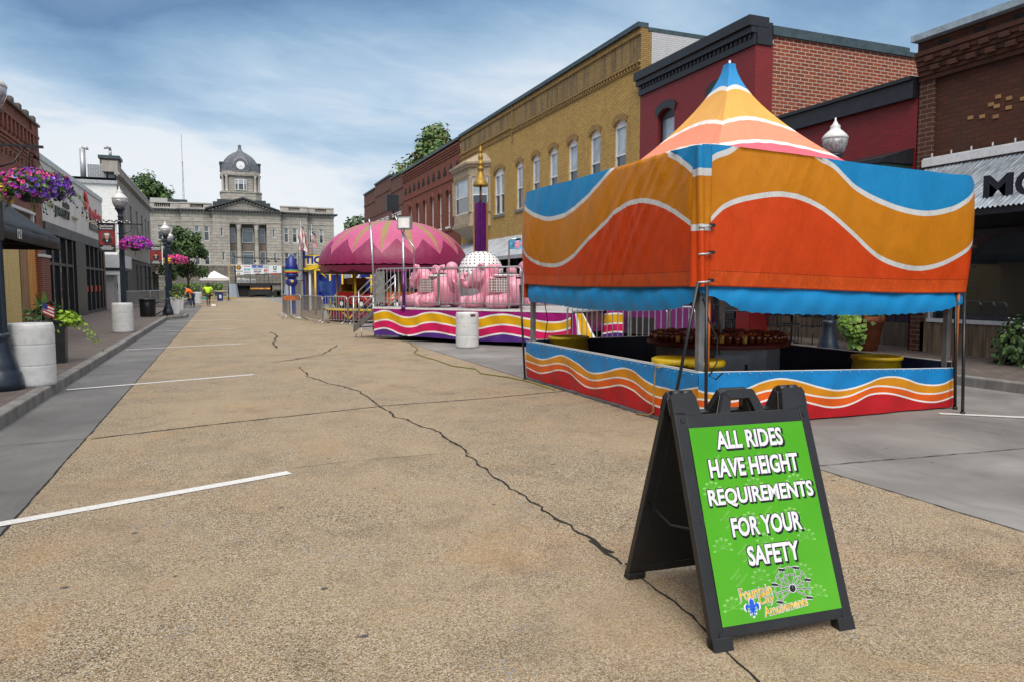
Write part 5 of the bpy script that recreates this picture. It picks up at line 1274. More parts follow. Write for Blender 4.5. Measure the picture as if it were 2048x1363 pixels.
k2 = z4([(655, 375), (740, 355), (800, 358), (880, 393), (950, 415), (1030, 410), (1100, 385), (1180, 375), (1260, 385), (1390, 412), (1500, 436), (1610, 430), (1700, 410), (1800, 397), (1880, 402), (2000, 425), (2200, 460), (2330, 450), (2418, 425)])
k3 = z4([(660, 445), (740, 428), (800, 435), (880, 472), (950, 492), (1030, 485), (1100, 465), (1180, 460), (1260, 468), (1390, 495), (1500, 520), (1610, 510), (1700, 490), (1800, 475), (1880, 482), (2000, 505), (2200, 545), (2330, 535), (2418, 500)])
def wavy_skirt(us, pos, top, bot, dx=0):
    w = .022; b = MB(K_MAG, V_WHT, K_YEL, K_PNK, K_VIO); E_ = [top]
    for k in (k1, k2, k3): E_ += [lambda u, k=k: k(u+dx)+w, lambda u, k=k: k(u+dx)-w]
    b.bands(us, E_+[bot], [K_MAG, V_WHT, K_YEL, V_WHT, K_PNK, V_WHT, K_VIO], pos, [3, 1, 4, 1, 4, 1, 4]); return b.build('skirt', ride)
DZ = .95
wavy_skirt(span(0, EL, 160), lambda u, h: (u, -.03-.012*math.sin(u*9+h*8)-.008*math.sin(u*17-h*6), h), lambda u: .90, lambda u: .12+.02*math.sin(u*1.3))
wavy_skirt(span(.0, 1.3, 20), lambda u, h: (-.02-.01*math.sin(u*9+h*8), u*2.2, h), lambda u: .90, lambda u: .14)
x2 = el(1204, 640, 2.2)[0]; x3 = el(1247, 640, 2.2)[0]
wavy_skirt(span(x2, x3, 20), lambda u, h: (u, 2.2-.01*math.sin(u*9+h*8), h), lambda u: .95, lambda u: .15, dx=-2.3)
b = MB(K_MAG, V_WHT, K_YEL); xr = EL
for i, (a, c, mt) in enumerate(((0, .25, K_MAG), (.25, .42, V_WHT), (.42, .9, K_YEL), (.9, 1, V_WHT))):
    b.m(mt).grid(lambda u, v, a=a, c=c: (xr+.01+(a+(c-a)*u)*(.05+.42*v), .02+(a+(c-a)*u)*.5+.02*math.sin(v*7), .88-.70*v), 4, 8)
b.build('skirt_flap', ride)
DECK = mat('deck_metal', (.42, .43, .44), .5, .2, var=.15, scale=3, dirt=.5, dirtc=(.08, .075, .07))
b = MB(DECK); b.box(-.05, EL+.02, -.02, 4.6, .905, DZ); b.m(FRW).box(-.05, EL+.02, -.035, -.021, .90, .955)
b.build('deck', ride)
b = MB(mat('trailer_body', (.10, .012, .08), .4, var=.2)); b.box(.2, EL-.1, .4, 4.2, .35, .9); b.m(BLACK).box(.4, EL-.4, .6, 4.0, .05, .349); b.m(mat('trailer_purple', (.11, .012, .10), .4)); b.box(EL+.03, EL+2.4, 2.3, 4.0, .3, 1.02); b.m(DARK).box(EL+.5, EL+1.3, 2.28, 2.299, .3, .72); b.build('trailer', ride)
# bell mast
PC = dep(962, 22.5); pcl = Matrix.Rotation(-ERZ, 4, 'Z') @ (PC-EO); cx, cy = pcl.x, pcl.y
PUR = mat('mast_purple', (.10, .015, .14), .25, .3, var=.2, scale=3); GOLD = mat('gold_paint', (.33, .20, .035), .5, .55, var=.15, scale=3)
b = MB(PUR); b.lathe([(.19, DZ), (.19, 4.10)], 8, (cx, cy, 0), smooth=False); 
for i in range(4): a = i*math.pi/2+.4; b.m(PUR if i % 2 else mat('mast_stripe', (.35, .16, .06), .3)).bar((cx+.19*math.cos(a), cy+.19*math.sin(a), 1.0), (cx+.19*math.cos(a), cy+.19*math.sin(a), 4.12), .07, .05)
b.build('mast', ride)
b = MB(GOLD); b.m(mat('rod', (.16, .06, .03), .4)).tube((cx, cy, 4.1), (cx, cy, 4.66), .035); b.m(GOLD)
SB = lambda L: [(r*.82, 4.61+(z-4.66)*.81) for r, z in L]
b.lathe(SB([(.0, 4.70), (.28, 4.66), (.285, 4.70), (.23, 4.82), (.22, 4.86), (.20, 4.87), (.10, 5.18), (.09, 5.22), (.115, 5.26), (.125, 5.32), (.10, 5.38), (.07, 5.40), (.115, 5.45), (.12, 5.52), (.085, 5.58), (.06, 5.61), (.09, 5.68), (.095, 5.78), (.055, 5.86), (.05, 5.88), (.085, 5.94), (.075, 6.0), (.035, 6.1), (.01, 6.18)]), 24, (cx, cy, 0)); b.build('bell_finial', ride)
b = MB(WHITE); R0 = .70; b.ell((cx, cy, 1.95), (R0, R0, .70), 28, 16); b.m(BLACK)
for j in range(1, 9):
    el_ = j*R(9.5)-R(4); n = int(30*math.cos(el_))
    for i in range(n):
        a = 2*math.pi*(i+.5*(j % 2))/n; p = Vector((math.cos(a)*math.cos(el_), math.sin(a)*math.cos(el_), math.sin(el_)))
        b.tube((cx+p.x*R0*.99, cy+p.y*R0*.99, 1.95+p.z*.70*.99), (cx+p.x*(R0+.012), cy+p.y*(R0+.012), 1.95+p.z*.712), .021, n=6)
b.m(DECK).lathe([(.66, DZ), (.66, 1.8), (.69, 1.9)], 20, (cx, cy, 0)); b.build('hub_dome', ride)
# elephants (parts of the ride)
ELP = mat('elephant_pink', (.74, .29, .40), .38, var=.07, scale=3, dirt=.12, dirtc=(.40, .10, .18), coat=.2); ELD = mat('pad_pink', (.78, .40, .50), .45); EWH = mat('eye_white', (.8, .8, .8), .3); EGR = mat('eye_green', (.02, .25, .08), .3); ERD = mat('mouth_red', (.45, .01, .02), .35)
def lattice():
    m, nt, bs = newmat('lattice_board'); uv, co, s = wall_uv(nt); g = nt.n('ShaderNodeSeparateXYZ', ins={'Vector': co})
    f = lambda v: nt.math('GREATER_THAN', nt.math('FRACT', nt.math('MULTIPLY', v, 13.0)), .40)
    c = nt.mix(nt.math('MULTIPLY', f(g.outputs[0]), f(g.outputs[2])), (.62, .60, .60), (.22, .03, .02)); nt.link(c, bs.inputs['Base Color']); return m
LAT = lattice()
def elephant(x, y, rz, s=1.0):
    M = Matrix.Translation((x, y, DZ)) @ Matrix.Rotation(rz, 4, 'Z') @ Matrix.Scale(s, 4)
    b = MB(ELP); b.T = M
    b.ell((0, 0, .52), (.72, .50, .50), 24, 16); b.ell((-.45, 0, .55), (.45, .48, .50), 20, 14)
    b.ell((.68, 0, .92), (.36, .34, .36), 20, 14); b.ell((.88, 0, .80), (.22, .22, .20), 14, 10)
    b.path([(.95, 0, .86), (1.12, 0, .70), (1.26, 0, .74), (1.32, 0, .92), (1.24, 0, 1.06), (1.14, 0, 1.05)], [.15, .13, .115, .10, .09, .07], 12)
    for sy in (-1, 1):
        b.path([(.42, sy*.34, .28), (.66, sy*.52, .20), (.84, sy*.58, .20)], [.22, .20, .19], 14)
        b.path([(-.45, sy*.36, .30), (-.30, sy*.56, .21), (-.10, sy*.64, .21)], [.26, .22, .21], 14)
        er = Matrix.Rotation(R(-14)*sy, 4, 'Z') @ Matrix.Rotation(R(18)*sy, 4, 'X'); b.ell((.50, sy*.44, 1.08), (.24, .07, .32), 16, 12, er)
        b.path([(.44, sy*.50, 1.30), (.30, sy*.58, 1.34), (.26, sy*.56, 1.24)], [.07, .065, .04], 8)
    b.path([(-.78, 0, .55), (-.86, 0, .95), (-.84, 0, 1.22)], [.16, .17, .16], 14); b.ell((-.84, 0, 1.28), (.19, .19, .17), 14, 10)
    b.path([(-.95, 0, .6), (-1.08, .05, .75), (-1.02, .1, .9)], [.06, .05, .03], 8)
    e = b.build('elephant_car', ride)
    for sy in (-1, 1):
        b = MB(ELD); b.T = M; b.tube((.83, sy*.58, .20), (1.035, sy*.585, .20), .19, .17, n=18); b.build('foot_pad', e); b = MB(ELD); b.T = M; b.tube((-.12, sy*.64, .21), (.10, sy*.70, .21), .21, .185, n=18); b.build('foot_pad', e)
    b = MB(DARK); b.T = M; b.ell((-.22, 0, .97), (.40, .34, .14), 18, 8); b.m(EWH)
    b.lathe([(.345, .0), (.385, .03), (.40, .06), (.385, .085), (.345, .06)], 24, (-.22, 0, .96), sx=1.1); b.build('seat_opening', e)
    for sy in (-1, 1): b = MB(LAT); b.T = M; b.box(-.50, .12, sy*.53-.02, sy*.53+.02, .50, .92); b.build('lattice_panel', e)
    b = MB(EWH); b.T = M
    for sy in (-1, 1): b.m(EWH).ell((.93, sy*.17, 1.06), (.06, .06, .09), 10, 8); b.m(EGR).ell((.975, sy*.18, 1.06), (.025, .03, .045), 8, 6)
    b.m(ERD).ell((.98, 0, .66), (.09, .14, .05), 10, 6); b.build('face', e); return e
def place(u, d, off=0):
    p = Matrix.Rotation(-ERZ, 4, 'Z') @ (dep(u, d)-EO); return p.x, p.y
ex, ey = place(872, 21.3); elephant(ex, ey, R(165), .90)
ex, ey = place(1000, 20.3); elephant(ex, ey, R(186), .90)
ex, ey = place(1062, 23.2); elephant(ex, ey, R(60), .85)
ex, ey = place(905, 25.0); elephant(ex, ey, R(320), .82)
# fence panels standing on the deck, sheet metal end and stairs
x0 = el(750, 560)[0]; xm = el(874, 560)[0]
for i, (a, c, lab) in enumerate(((.02, xm-.02, 'left railing panel on the front edge of the elephant ride'), (xm+.03, EL-1.5, 'middle railing panel on the front edge of the elephant ride'), (EL-1.46, EL, 'right railing panel on the elephant ride partly behind the tent'))):
    t = barrier(c-a, H=1.12, z0=.08, lab=lab, p=tuple(EO+ED*a+EN*.06+Vector((0, 0, DZ))), rz=ERZ, group='railing panels on the elephant ride', feet=False, sheet=.36 if i == 0 else 0)
st = thing('metal_stairs', 'steel stairs with handrails leading up to the elephant ride', 'stairs', tuple(EO), ERZ)
b = MB(GALV)
p0 = dep(706, 22.1); q = Matrix.Rotation(-ERZ, 4, 'Z') @ (p0-EO); ang = math.atan2(0-q.y-.0, 0-q.x)
sx, sy = q.x, max(.15, q.y); TREAD = mat('tread_plate', (.22, .23, .24), .4, .6, var=.25, scale=25, bump=.5, bscale=120)
for yy in (sy, sy+.85):
    b.m(TREAD).prism([(sx-.02, .16), (-.06, .80), (-.06, .98), (sx-.02, .36)], 'y', yy, yy+.04)
b.m(GALV)
for i in range(4): f = (i+.5)/4; b.box(sx+(-.06-sx)*f-.12, sx+(-.06-sx)*f+.12, sy+.04, sy+.85, .26+.62*f-.03, .26+.62*f)
for yy in (sy+.02, sy+.87): b.tube((sx+.05, yy, 0), (sx+.05, yy, .2), .02); b.tube((sx+.28, yy, 0), (sx+.28, yy, .3), .018)
b.build('flight', st)
for yy in (sy-.01, sy+.87):
    b = MB(STEEL)
    for h in (1.0, .8, .45, .25): b.path([(sx-.02, yy, .26+h*.98), (-.06, yy, .88+h*1.02)], .019, 6)
    b.tube((sx, yy, .16), (sx, yy, 1.26), .022); b.tube((sx+.22, yy, .3), (sx+.22, yy, 1.42), .018); b.tube((-.06, yy, .6), (-.06, yy, 1.92), .022); b.build('handrail', st)
# floodlight masts
def flood(u, d, foot_z, top_v, lab, arms, purple=True, lean=0):
    p = dep(u, d); t = thing('floodlight_mast', lab, 'floodlight', (p.x, p.y, foot_z), -YAW, 'floodlight masts on the rides')
    k = d/1450; zt = 1.6+(570-top_v)*k-foot_z
    b = MB(STEEL); b.path([(0, 0, 0), (lean*.5, 0, zt*.5), (lean, 0, zt)], .033, 8); b.build('pole', t)
    if purple: b = MB(PUR); b.tube((0, 0, 0), (0, 0, 1.1), .05); b.lathe([(.09, 0), (.06, .12)], 10); b.build('base', t)
    for pts, head in arms:
        b = MB(STEEL); L = [((x-u)*k, 0, 1.6+(570-y)*k-foot_z) for x, y in pts]; b.path(L, .022, 6); e = L[-1]
        a = b.build('arm', t)
        if head:
            b = MB(BLACK if head == 'k' else GALV); b.boxc((e[0], -.05, e[2]+(.22 if head == 'k' else .05)), (.34, .16, .46) if head == 'k' else (.40, .18, .36), .35 if head == 'k' else -.2)
            if head == 'g': b.m(EWH).boxc((e[0]-.01, -.155, e[2]+.05), (.32, .02, .28), -.2)
            b.build('lamp_head', t)
    return t
flood(808, 20.9, .9, 470, 'tall bent floodlight mast with two lamp heads over the elephant ride', [([(809, 475), (800, 450), (788, 425)], 'k'), ([(808, 472), (812, 452)], 'g'), ([(809, 470), (829, 495), (829, 530)], None)])
flood(750, 21.6, .9, 452, 'leaning grey floodlight mast at the left end of the elephant ride', [([(743, 455), (741, 440)], None)], False, -.09)
# picture sign on a bent pole
sp_ = thing('picture_sign', 'small blue picture sign of a pink elephant on a bent steel pole', 'sign', tuple(dep(1018, 19.6)), -YAW)
kk = 19.6/1450; zz = lambda v: 1.6+(570-v)*kk
b = MB(STEEL); b.path([(0, 0, .9), (0, 0, zz(483)), (.05, 0, zz(479.5)), (.12, 0, zz(479)), (.5, 0, zz(479))], .022, 6); b.build('pole', sp_)
b = MB(mat('sign_skyblue', (.10, .38, .70), .3, var=.4, scale=5)); b.box(.02, .52, -.02, .02, zz(499.5), zz(480)); b.m(ELP)
for c_, r_ in (((.24, zz(486)), (.055, .05)), ((.22, zz(492)), (.07, .045)), ((.35, zz(489)), (.05, .06)), ((.17, zz(486)), (.03, .02)), ((.20, zz(496)), (.02, .03)), ((.26, zz(496)), (.02, .03))): b.ell((c_[0], -.024, c_[1]), (r_[0], .004, r_[1]), 14, 6)
b.build('board', sp_)
# yellow green cord on the ground
cp = [gp(*p) for p in ((818, 680), (822, 689), (836, 697), (828, 705), (846, 713), (872, 720), (905, 732), (952, 738), (962, 747), (1020, 755), (1060, 764), (1110, 780))]
b = MB(mat('cord_yellow', (.20, .18, .02), .5)); b.path([p+Vector((0, 0, .012)) for p in cp], .011, 5)
o = b.build('extension_cord'); o['label'] = 'thin yellow-green cord snaking from the elephant ride across the road'; o['category'] = 'cord'

# ------------------------------------------------------------------ canopied children's ride
CC = dep(790, 33.3); kr = thing('fairground_ride', "children's car ride under a maroon and pink scalloped canopy", 'ride', tuple(CC), -YAW)
N_MAR = canvas('canopy_maroon', (.22, .016, .075), .35, wr=.5, scuff=.12); N_PNK = canvas('canopy_pink', (.46, .085, .20), .4, wr=.4); N_OLV = canvas('canopy_olive', (.27, .20, .07), .45, wr=.4)
RC = 3.37; ZR, ZT = 2.42, 4.50
def cpos(a, t):
    """t: 0 crown .. 1 rim"""
    th = t*math.pi/2*.98; r = RC*math.sin(th)**.92; z = ZR+(ZT-ZR)*max(0, math.cos(th))**1.05
    return (r*math.cos(a), r*math.sin(a), z+.015*math.sin(a*48)*t)
NG = 16; b = MB(N_PNK, N_OLV, N_MAR); tv, tp = .86, .64; rowsn = 10
for g in range(NG):
    a0 = 2*math.pi*g/NG; da = 2*math.pi/NG
    grid_ = []
    for j in range(rowsn+1):
        f = j/rowsn; hw = .5*.62*(1-f)**.9; line = []
        for ph in (0, hw*.5, hw, (hw+.5)/2, .5, 1-(hw+.5)/2, 1-hw, 1-hw*.5, 1):
            zig = tv+(tp-tv)*(1-abs(ph-.5)*2); line.append(cpos(a0+da*ph, .02+(zig-.02)*f))
        grid_.append(line)
    for j in range(rowsn):
        for i in range(8):
            b.m(N_OLV if i in (0, 1, 6, 7) else N_PNK); b.smooth = True; b.add([grid_[j][i], grid_[j][i+1], grid_[j+1][i+1], grid_[j+1][i]], [(0, 1, 2, 3)])
    b.m(N_MAR)
    b.bands(span(0, 1, 16), [lambda p: tv+(tp-tv)*(1-abs(p-.5)*2), lambda p: 1.0], [N_MAR], lambda p, t: cpos(a0+da*p, t), 8)
    b.bands(span(0, 1, 16), [lambda p: ZR, lambda p: ZR-.16-.13*math.sin(math.pi*p)**.6], [N_MAR], lambda p, z: ((RC-.5*(ZR-z))*math.cos(a0+da*p), (RC-.5*(ZR-z))*math.sin(a0+da*p), z+.0), 3)
b.smooth = False; b.build('canopy', kr)
b = MB(DARK); b.lathe([(RC*.93, ZR-.25), (RC*.5, ZR+.3), (.3, ZR+.5)], 32); b.m(mat('canopy_inner', (.07, .012, .02), .8)).lathe([(RC*.95, ZR-.32), (RC*.96, ZR-.05)], 32); b.build('canopy_frame', kr)
KB = mat('base_magenta', (.22, .012, .05), .35, var=.2); b = MB(KB); b.lathe([(2.95, .08), (3.05, .48)], 48); b.m(YEL).lathe([(3.06, .48), (3.1, .50), (3.1, .56), (3.04, .58)], 48); b.m(DECK).lathe([(3.0, .581), (.4, .60)], 48)
b.m(YEL)
for i in range(12):
    a = 2*math.pi*i/12
    P = lambda da, z: (3.07*math.cos(a+da), 3.07*math.sin(a+da), z)
    b.poly([P(-.13, .44), P(-.09, .44), P(0, .22), P(0, .12)]); b.poly([P(.13, .44), P(.09, .44), P(0, .22), P(0, .12)])
b.build('base', kr)
b = MB(mat('ride_blue', (.01, .03, .22), .4)); b.lathe([(.45, .6), (.40, 2.6)], 12); 
for i in range(6): a = i*math.pi/3; b.m(mat('ride_panel', (.5, .5, .5), .4) if i % 2 else PUR).boxc((.55*math.cos(a), .55*math.sin(a), 1.5), (.35, .06, 1.2), a+math.pi/2)
b.build('centre_column', kr)
for i in range(8):
    a = 2*math.pi*(i+.3)/8; b = MB(YEL); b.tube((2.55*math.cos(a), 2.55*math.sin(a), .58), (2.55*math.cos(a), 2.55*math.sin(a), 2.35), .05); b.path([(2.55*math.cos(a), 2.55*math.sin(a), 2.3), (2.0*math.cos(a), 2.0*math.sin(a), 2.5), (.6*math.cos(a), .6*math.sin(a), 2.6)], .04); b.build('upright', kr)
CARC = [('car_red', (.30, .012, .012)), ('car_orange', (.42, .09, .02)), ('car_blue', (.02, .05, .35)), ('car_maroon', (.22, .01, .015)), ('car_yellow', (.5, .3, .02)), ('car_green', (.02, .2, .05))]
SEATM = mat('car_seat', (.22, .10, .015), .5); TYRE = mat('tyre_rubber', (.012, .012, .012), .7)
for i, (nm, c) in enumerate(CARC):
    a = R(-125+58*i); M = Matrix.Rotation(a, 4, 'Z') @ Matrix.Translation((2.2, 0, .6)) @ Matrix.Rotation(R(90), 4, 'Z')
    cm = mat(nm, c, .25, var=.05, coat=.5); b = MB(cm); b.T = M
    b.prism([(-.95, .18), (.95, .18), (1.0, .35), (.95, .52), (.35, .60), (.25, .66), (-.9, .66), (-1.0, .4)], 'y', -.36, .36); b.ell((.72, 0, .42), (.34, .38, .22), 14, 8)
    for sx in (-.6, .62):
        for sy in (-.36, .36): b.ell((sx, sy, .30), (.30, .10, .26), 12, 8)
    cb = b.build('toy_car', kr, bevel=.03)
    for sx in (-.6, .62):
        for sy in (-.40, .40): w = MB(TYRE); w.T = M; w.tube((sx, sy-.06, .19), (sx, sy+.06, .19), .19, n=16); w.m(EWH).tube((sx, sy-.065, .19), (sx, sy+.065, .19), .10, n=12); w.build('wheel', cb)
    b = MB(SEATM); b.T = M; b.box(-.75, .15, -.30, .30, .62, .72); b.box(-.86, -.74, -.32, .32, .66, 1.02); b.m(STEEL).bar((.2, -.3, .64), (.05, -.3, 1.0), .03, .03); b.bar((.2, .3, .64), (.05, .3, 1.0), .03, .03); b.m(SEATM).box(-.35, .1, -.34, .34, 1.02, 1.30); b.build('seat', cb)
    b = MB(EWH); b.T = M; 
    for sy in (-.24, .24): b.m(STEEL).tube((.93, sy, .50), (1.03, sy, .50), .09, n=12); b.m(EWH).tube((1.03, sy, .50), (1.04, sy, .50), .07, n=12)
    b.m(STEEL).box(1.0, 1.05, -.4, .4, .18, .26); b.build('headlamps', cb)
fp = [dep(566, 38.2), dep(575, 34.8), dep(603, 33.3), dep(646, 30.1), dep(697, 29.5), dep(760, 29.4)]
run(fp, ['farthest crowd barrier running back beside the blue rocket figure', 'crowd barrier with an orange tray in front of the ticket booth', 'crowd barrier at the left of the canopied car ride', 'crowd barrier before the orange toy car', 'crowd barrier behind the steel stairs'], H=1.12)
b = MB(mat('tray_orange', (.42, .11, .02), .6)); o = None
pt = fp[1].lerp(fp[2], .42); b.boxc((0, 0, .10), (.75, .16, .20), 0); o = b.build('hanging_tray', loc=(pt.x-.05, pt.y-.12, .88)); o.rotation_euler = (0, 0, -YAW); o['label'] = 'orange tray hung on the crowd barrier by the ticket booth'; o['category'] = 'tray'
run([dep(1135, 17.6), dep(1262, 16.4), dep(1340, 15.9), dep(1396, 15.5)], ['crowd barrier behind the left side of the tent', 'crowd barrier behind the tent between the two others', 'crowd barrier behind the near tent post'], H=1.12)
# blue rocket figure
rk = thing('rocket_figure', 'blue rocket figure with a rainbow band on a striped post', 'rocket', tuple(dep(585, 40)), 0)
RB = mat('rocket_blue', (.010, .025, .20), .35, var=.25, scale=4); b = MB(RB); b.lathe([(.10, 1.9), (.34, 2.05), (.36, 2.15), (.30, 2.25)], 14); b.lathe([(.36, 2.45), (.33, 2.6), (.28, 2.85), (.12, 3.15), (.02, 3.3)], 14); b.ell((0, 0, 1.75), (.32, .3, .28), 12, 8); b.build('body', rk)
b = MB(EWH)
for z, c in ((2.25, (.5, .02, .02)), (2.29, (.6, .25, .01)), (2.33, (.6, .5, .02)), (2.37, (.02, .3, .08)), (2.41, (.02, .2, .5))): b.m(mat('rainbow', c, .4)).lathe([(.37, z), (.37, z+.038)], 14)
b.build('band', rk); b = MB(YEL); b.ell((0, -.28, 1.78), (.09, .05, .09), 10, 6); b.build('knob', rk)
b = MB(RB); b.bar((0, 0, 0), (0, 0, 1.55), .34, .3); b.m(FRW); b.bar((-.09, -.16, 0), (-.09, -.16, 1.55), .07, .02); b.build('post', rk)
# ticket booth
tb = thing('ticket_booth', 'ticket booth with yellow TICKETS sign and blue corner posts', 'booth', tuple(dep(640, 46)), -YAW)
k4 = 46/1450; tx_ = lambda u: (u-640)*k4; tz_ = lambda v: 1.6+(570-v)*k4
b = MB(GALV); b.box(tx_(594), tx_(612), .3, 2.4, tz_(560), tz_(513)); b.box(tx_(600), tx_(690), .4, 2.4, .1, tz_(540)); b.m(RB).box(tx_(626), tx_(690), .36, .399, .4, tz_(550)); b.build('body', tb)
b = MB(YEL); b.box(tx_(611), tx_(700), 0, .12, tz_(534), tz_(511)); b.m(mat('booth_cream', (.65, .60, .35), .5)).box(tx_(615), tx_(698), -.02, -.001, tz_(531), tz_(513.5)); b.m(RB)
b.text('TICKETS', .62, Matrix(((1, 0, 0, tx_(651)), (0, 0, -1, -.03), (0, 1, 0, tz_(521.5)), (0, 0, 0, 1))), 1.05, .045); b.build('sign', tb, 'yellow sign board lettered TICKETS')
for u, mt in ((610, RB), (638, RB), (622, FRW), (613, WOODD)): b = MB(mt); b.box(tx_(u-2), tx_(u+2), -.1, .1, 0, tz_(540 if u != 610 else 500)); b.build('corner_post', tb)
b = MB(mat('booth_roof_yellow', (.6, .42, .02), .4)); b.bar((tx_(612), -.2, tz_(541)), (tx_(648), -.2, tz_(531)), .10, .25); b.m(COPG); b.box(tx_(602), tx_(640), -.3, .2, tz_(543), tz_(541)); b.build('canopy_edge', tb)
# second children's ride: yellow frame, blue cover
yf = thing('fairground_ride', "small children's ride with yellow tube frame and blue cover", 'ride', tuple(dep(668, 38)), -YAW)
k5 = 38/1450; yx = lambda u: (u-668)*k5; yz_ = lambda v: 1.6+(570-v)*k5
b = MB(YEL); 
for a, y in ((632, 0), (686, 0), (708, .4), (742, .2), (650, 1.2), (694, 1.4), (728, 1.4)): b.tube((yx(a), y, 0), (yx(a), y, yz_(541)), .055)
b.tube((yx(632), 0, yz_(541)), (yx(686), 0, yz_(541)), .05); b.path([(yx(650), 0, yz_(541)), (yx(646), 0, yz_(548)), (yx(654), 0, yz_(556))], .045); b.tube((yx(708), .4, yz_(557)), (yx(745), .2, yz_(557)), .05); b.build('frame', yf)
CBL = canvas('cover_blue', (.015, .05, .20), .5); b = MB(CBL); b.grid(lambda u, v: (yx(640)+u*.70+.03*math.sin(v*9), -.15-.08*math.sin(u*9)*v, yz_(560)-v*(.55+.35*(u > .55))-.12*math.sin(math.pi*u)), 14, 8); b.build('cover', yf); b = MB(RB); b.box(yx(715), yx(745), .5, .7, .1, yz_(545)); b.build('panel', yf)
b = MB(RB); b.box(yx(712), yx(731), -.05, 0, yz_(572), yz_(543)); b.m(FRW).text('2', .5, Matrix(((1, 0, 0, yx(718)), (0, 0, -1, -.06), (0, 1, 0, yz_(552)), (0, 0, 0, 1))), 1.1, .04); b.build('number_panel', yf)
b = MB(mat('panel_ad', (.28, .30, .38), .5, var=.7, scale=14)); b.box(yx(676), yx(712), 1.5, 1.55, yz_(575), yz_(548)); b.build('back_panel', yf)
# flags
def flag(u, d, v0, v1, lab, kind, w=11, tilt=0):
    k = d/1450; p = dep(u, d); t = thing('flag', lab, 'flag', (p.x, p.y, 0), -YAW, 'flags over the ticket booth'); zt = 1.6+(570-v0)*k; zb = 1.6+(570-v1)*k
    MB(STEEL).tube((0, 0, 2.5 if d > 45 else 0), (0, 0, zt+.15), .025, n=6).build('pole', t)
    RD = mat('flag_red', (.42, .01, .02), .7); WH_ = mat('flag_white', (.6, .6, .6), .7); BL_ = mat('flag_blue', (.012, .02, .14), .7); b = MB(RD, WH_, BL_); W_ = w*k
    P = lambda x, y: (x*W_*(.45+.55*y)+.03*math.sin(y*9), -.06*math.sin(x*9+y*5)-.04*math.sin(y*14), zt-(zt-zb)*(y*(1-.0)+x*.18*(1)))
    if kind == 'us':
        for i in range(9):
            b.m(RD if i % 2 == 0 else WH_); b.grid(lambda x, y, i=i: P((i+x)/9, .30+.7*y), 1, 8)
        b.m(BL_).grid(lambda x, y: P(x, .32*y), 6, 3)
        for q in range(6):
            b.m(WH_); c_ = P(.2+.3*(q % 3), .06+.12*(q//3)); b.boxc((c_[0], c_[1]-.02, c_[2]), (.05, .01, .05))
    else:
        for x0, x1, mt in ((0, .25, RD), (.25, .75, WH_), (.75, 1, RD)): b.m(mt).grid(lambda x, y, x0=x0, x1=x1: P(x0+(x1-x0)*x, y), 2, 8)
    b.build('cloth', t)
flag(605, 46.6, 448, 470, 'stars and stripes flag furled behind the red and white banner', 'us', 8)
flag(627, 46.8, 456, 492, 'stars and stripes flag hanging free right of the red and white banners', 'us', 10)
flag(607, 45.6, 461, 500, 'red and white hanging banner flag, the larger one', 'rw', 13)
flag(599, 45.7, 466, 498, 'red and white hanging banner flag, the narrow left one', 'rw', 6)

# ------------------------------------------------------------------ stage in front of the courthouse
sty = 98.0; sa = lambda u, v, y=sty: at(u, v, 'y', y)
stg = thing('stage_trailer', 'dark flatbed stage trailer with railings in front of the courthouse steps', 'trailer', (4.6, sty, 0))
L_ = lambda u: sa(u, 570).x-4.6; Zv = lambda v: sa(520, v).z
BLK2 = mat('trailer_black', (.015, .016, .018), .5, var=.3)
b = MB(BLK2); b.box(L_(470), L_(563), 0, 3, Zv(571.5), Zv(566.5)); b.box(L_(500), L_(540), -.2, .3, Zv(590), Zv(571.6)); b.m(DARK).box(L_(472), L_(545), .5, 3, .1, Zv(571.6)); b.build('deck', stg)
b = MB(mat('light_bar', (.50, .22, .05), .5, var=.5, scale=3)); b.box(L_(500), L_(540), -.3, -.21, Zv(579), Zv(576)); b.build('light_bar', stg)
for u in (503, 537, 552, 561): w = MB(TYRE); w.tube((L_(u), -.1, .48), (L_(u), .25, .48), .48, n=18); w.build('wheel', stg)
b = MB(BLACK)
for u in (501, 512, 520, 530, 537): b.bar((L_(u), -.05, Zv(567)), (L_(u), -.05, Zv(549)), .06 if u in (501, 537) else .03, .06)
b.box(L_(501), L_(537), -.08, -.02, Zv(550), Zv(549)); b.build('gate_frame', stg)
for u0, u1 in ((475, 482), (484, 491), (491, 500), (503, 513)):
    b = MB(FRW); b.box(L_(u0), L_(u1), 1.5, 1.55, Zv(566), Zv(558 if u0 > 486 else 556)); b.m(GALV).box(L_(u0)+.06, L_(u1)-.06, 1.49, 1.499, Zv(565), Zv(560)); o = b.build('white_board', stg)
tr = thing('truss_frame', 'stage frame of wooden and steel poles with a top rail of spotlights', 'frame', (4.6, sty-.4, 0))
TIMB = mat('pale_timber', (.42, .30, .16), .7)
for u, mt, v in ((458.5, TIMB, 527), (471, BLACK, 531), (563, GALV, 518), (573, TIMB, 528)): b = MB(mt); b.bar((L_(u), 0, 0), (L_(u), 0, Zv(v)), .13, .13); b.build('pole', tr)
b = MB(BLACK); b.bar((L_(468), 0, Zv(516)), (L_(563), 0, Zv(519.5)), .06, .06); b.bar((L_(468), .3, Zv(514.5)), (L_(563), .3, Zv(517)), .05, .05)
for i in range(14): f = i/13; x = L_(468)+(L_(563)-L_(468))*f; b.bar((x, 0, Zv(516+3.5*f)), (x+.3, .3, Zv(514.6+2.4*f)), .03, .03)
b.m(TIMB).bar((L_(458.5), 0, Zv(531)), (L_(471), 0, Zv(531)), .1, .06); b.bar((L_(458.5), 0, Zv(551.5)), (L_(471), 0, Zv(551.5)), .1, .06); b.build('top_rail', tr)
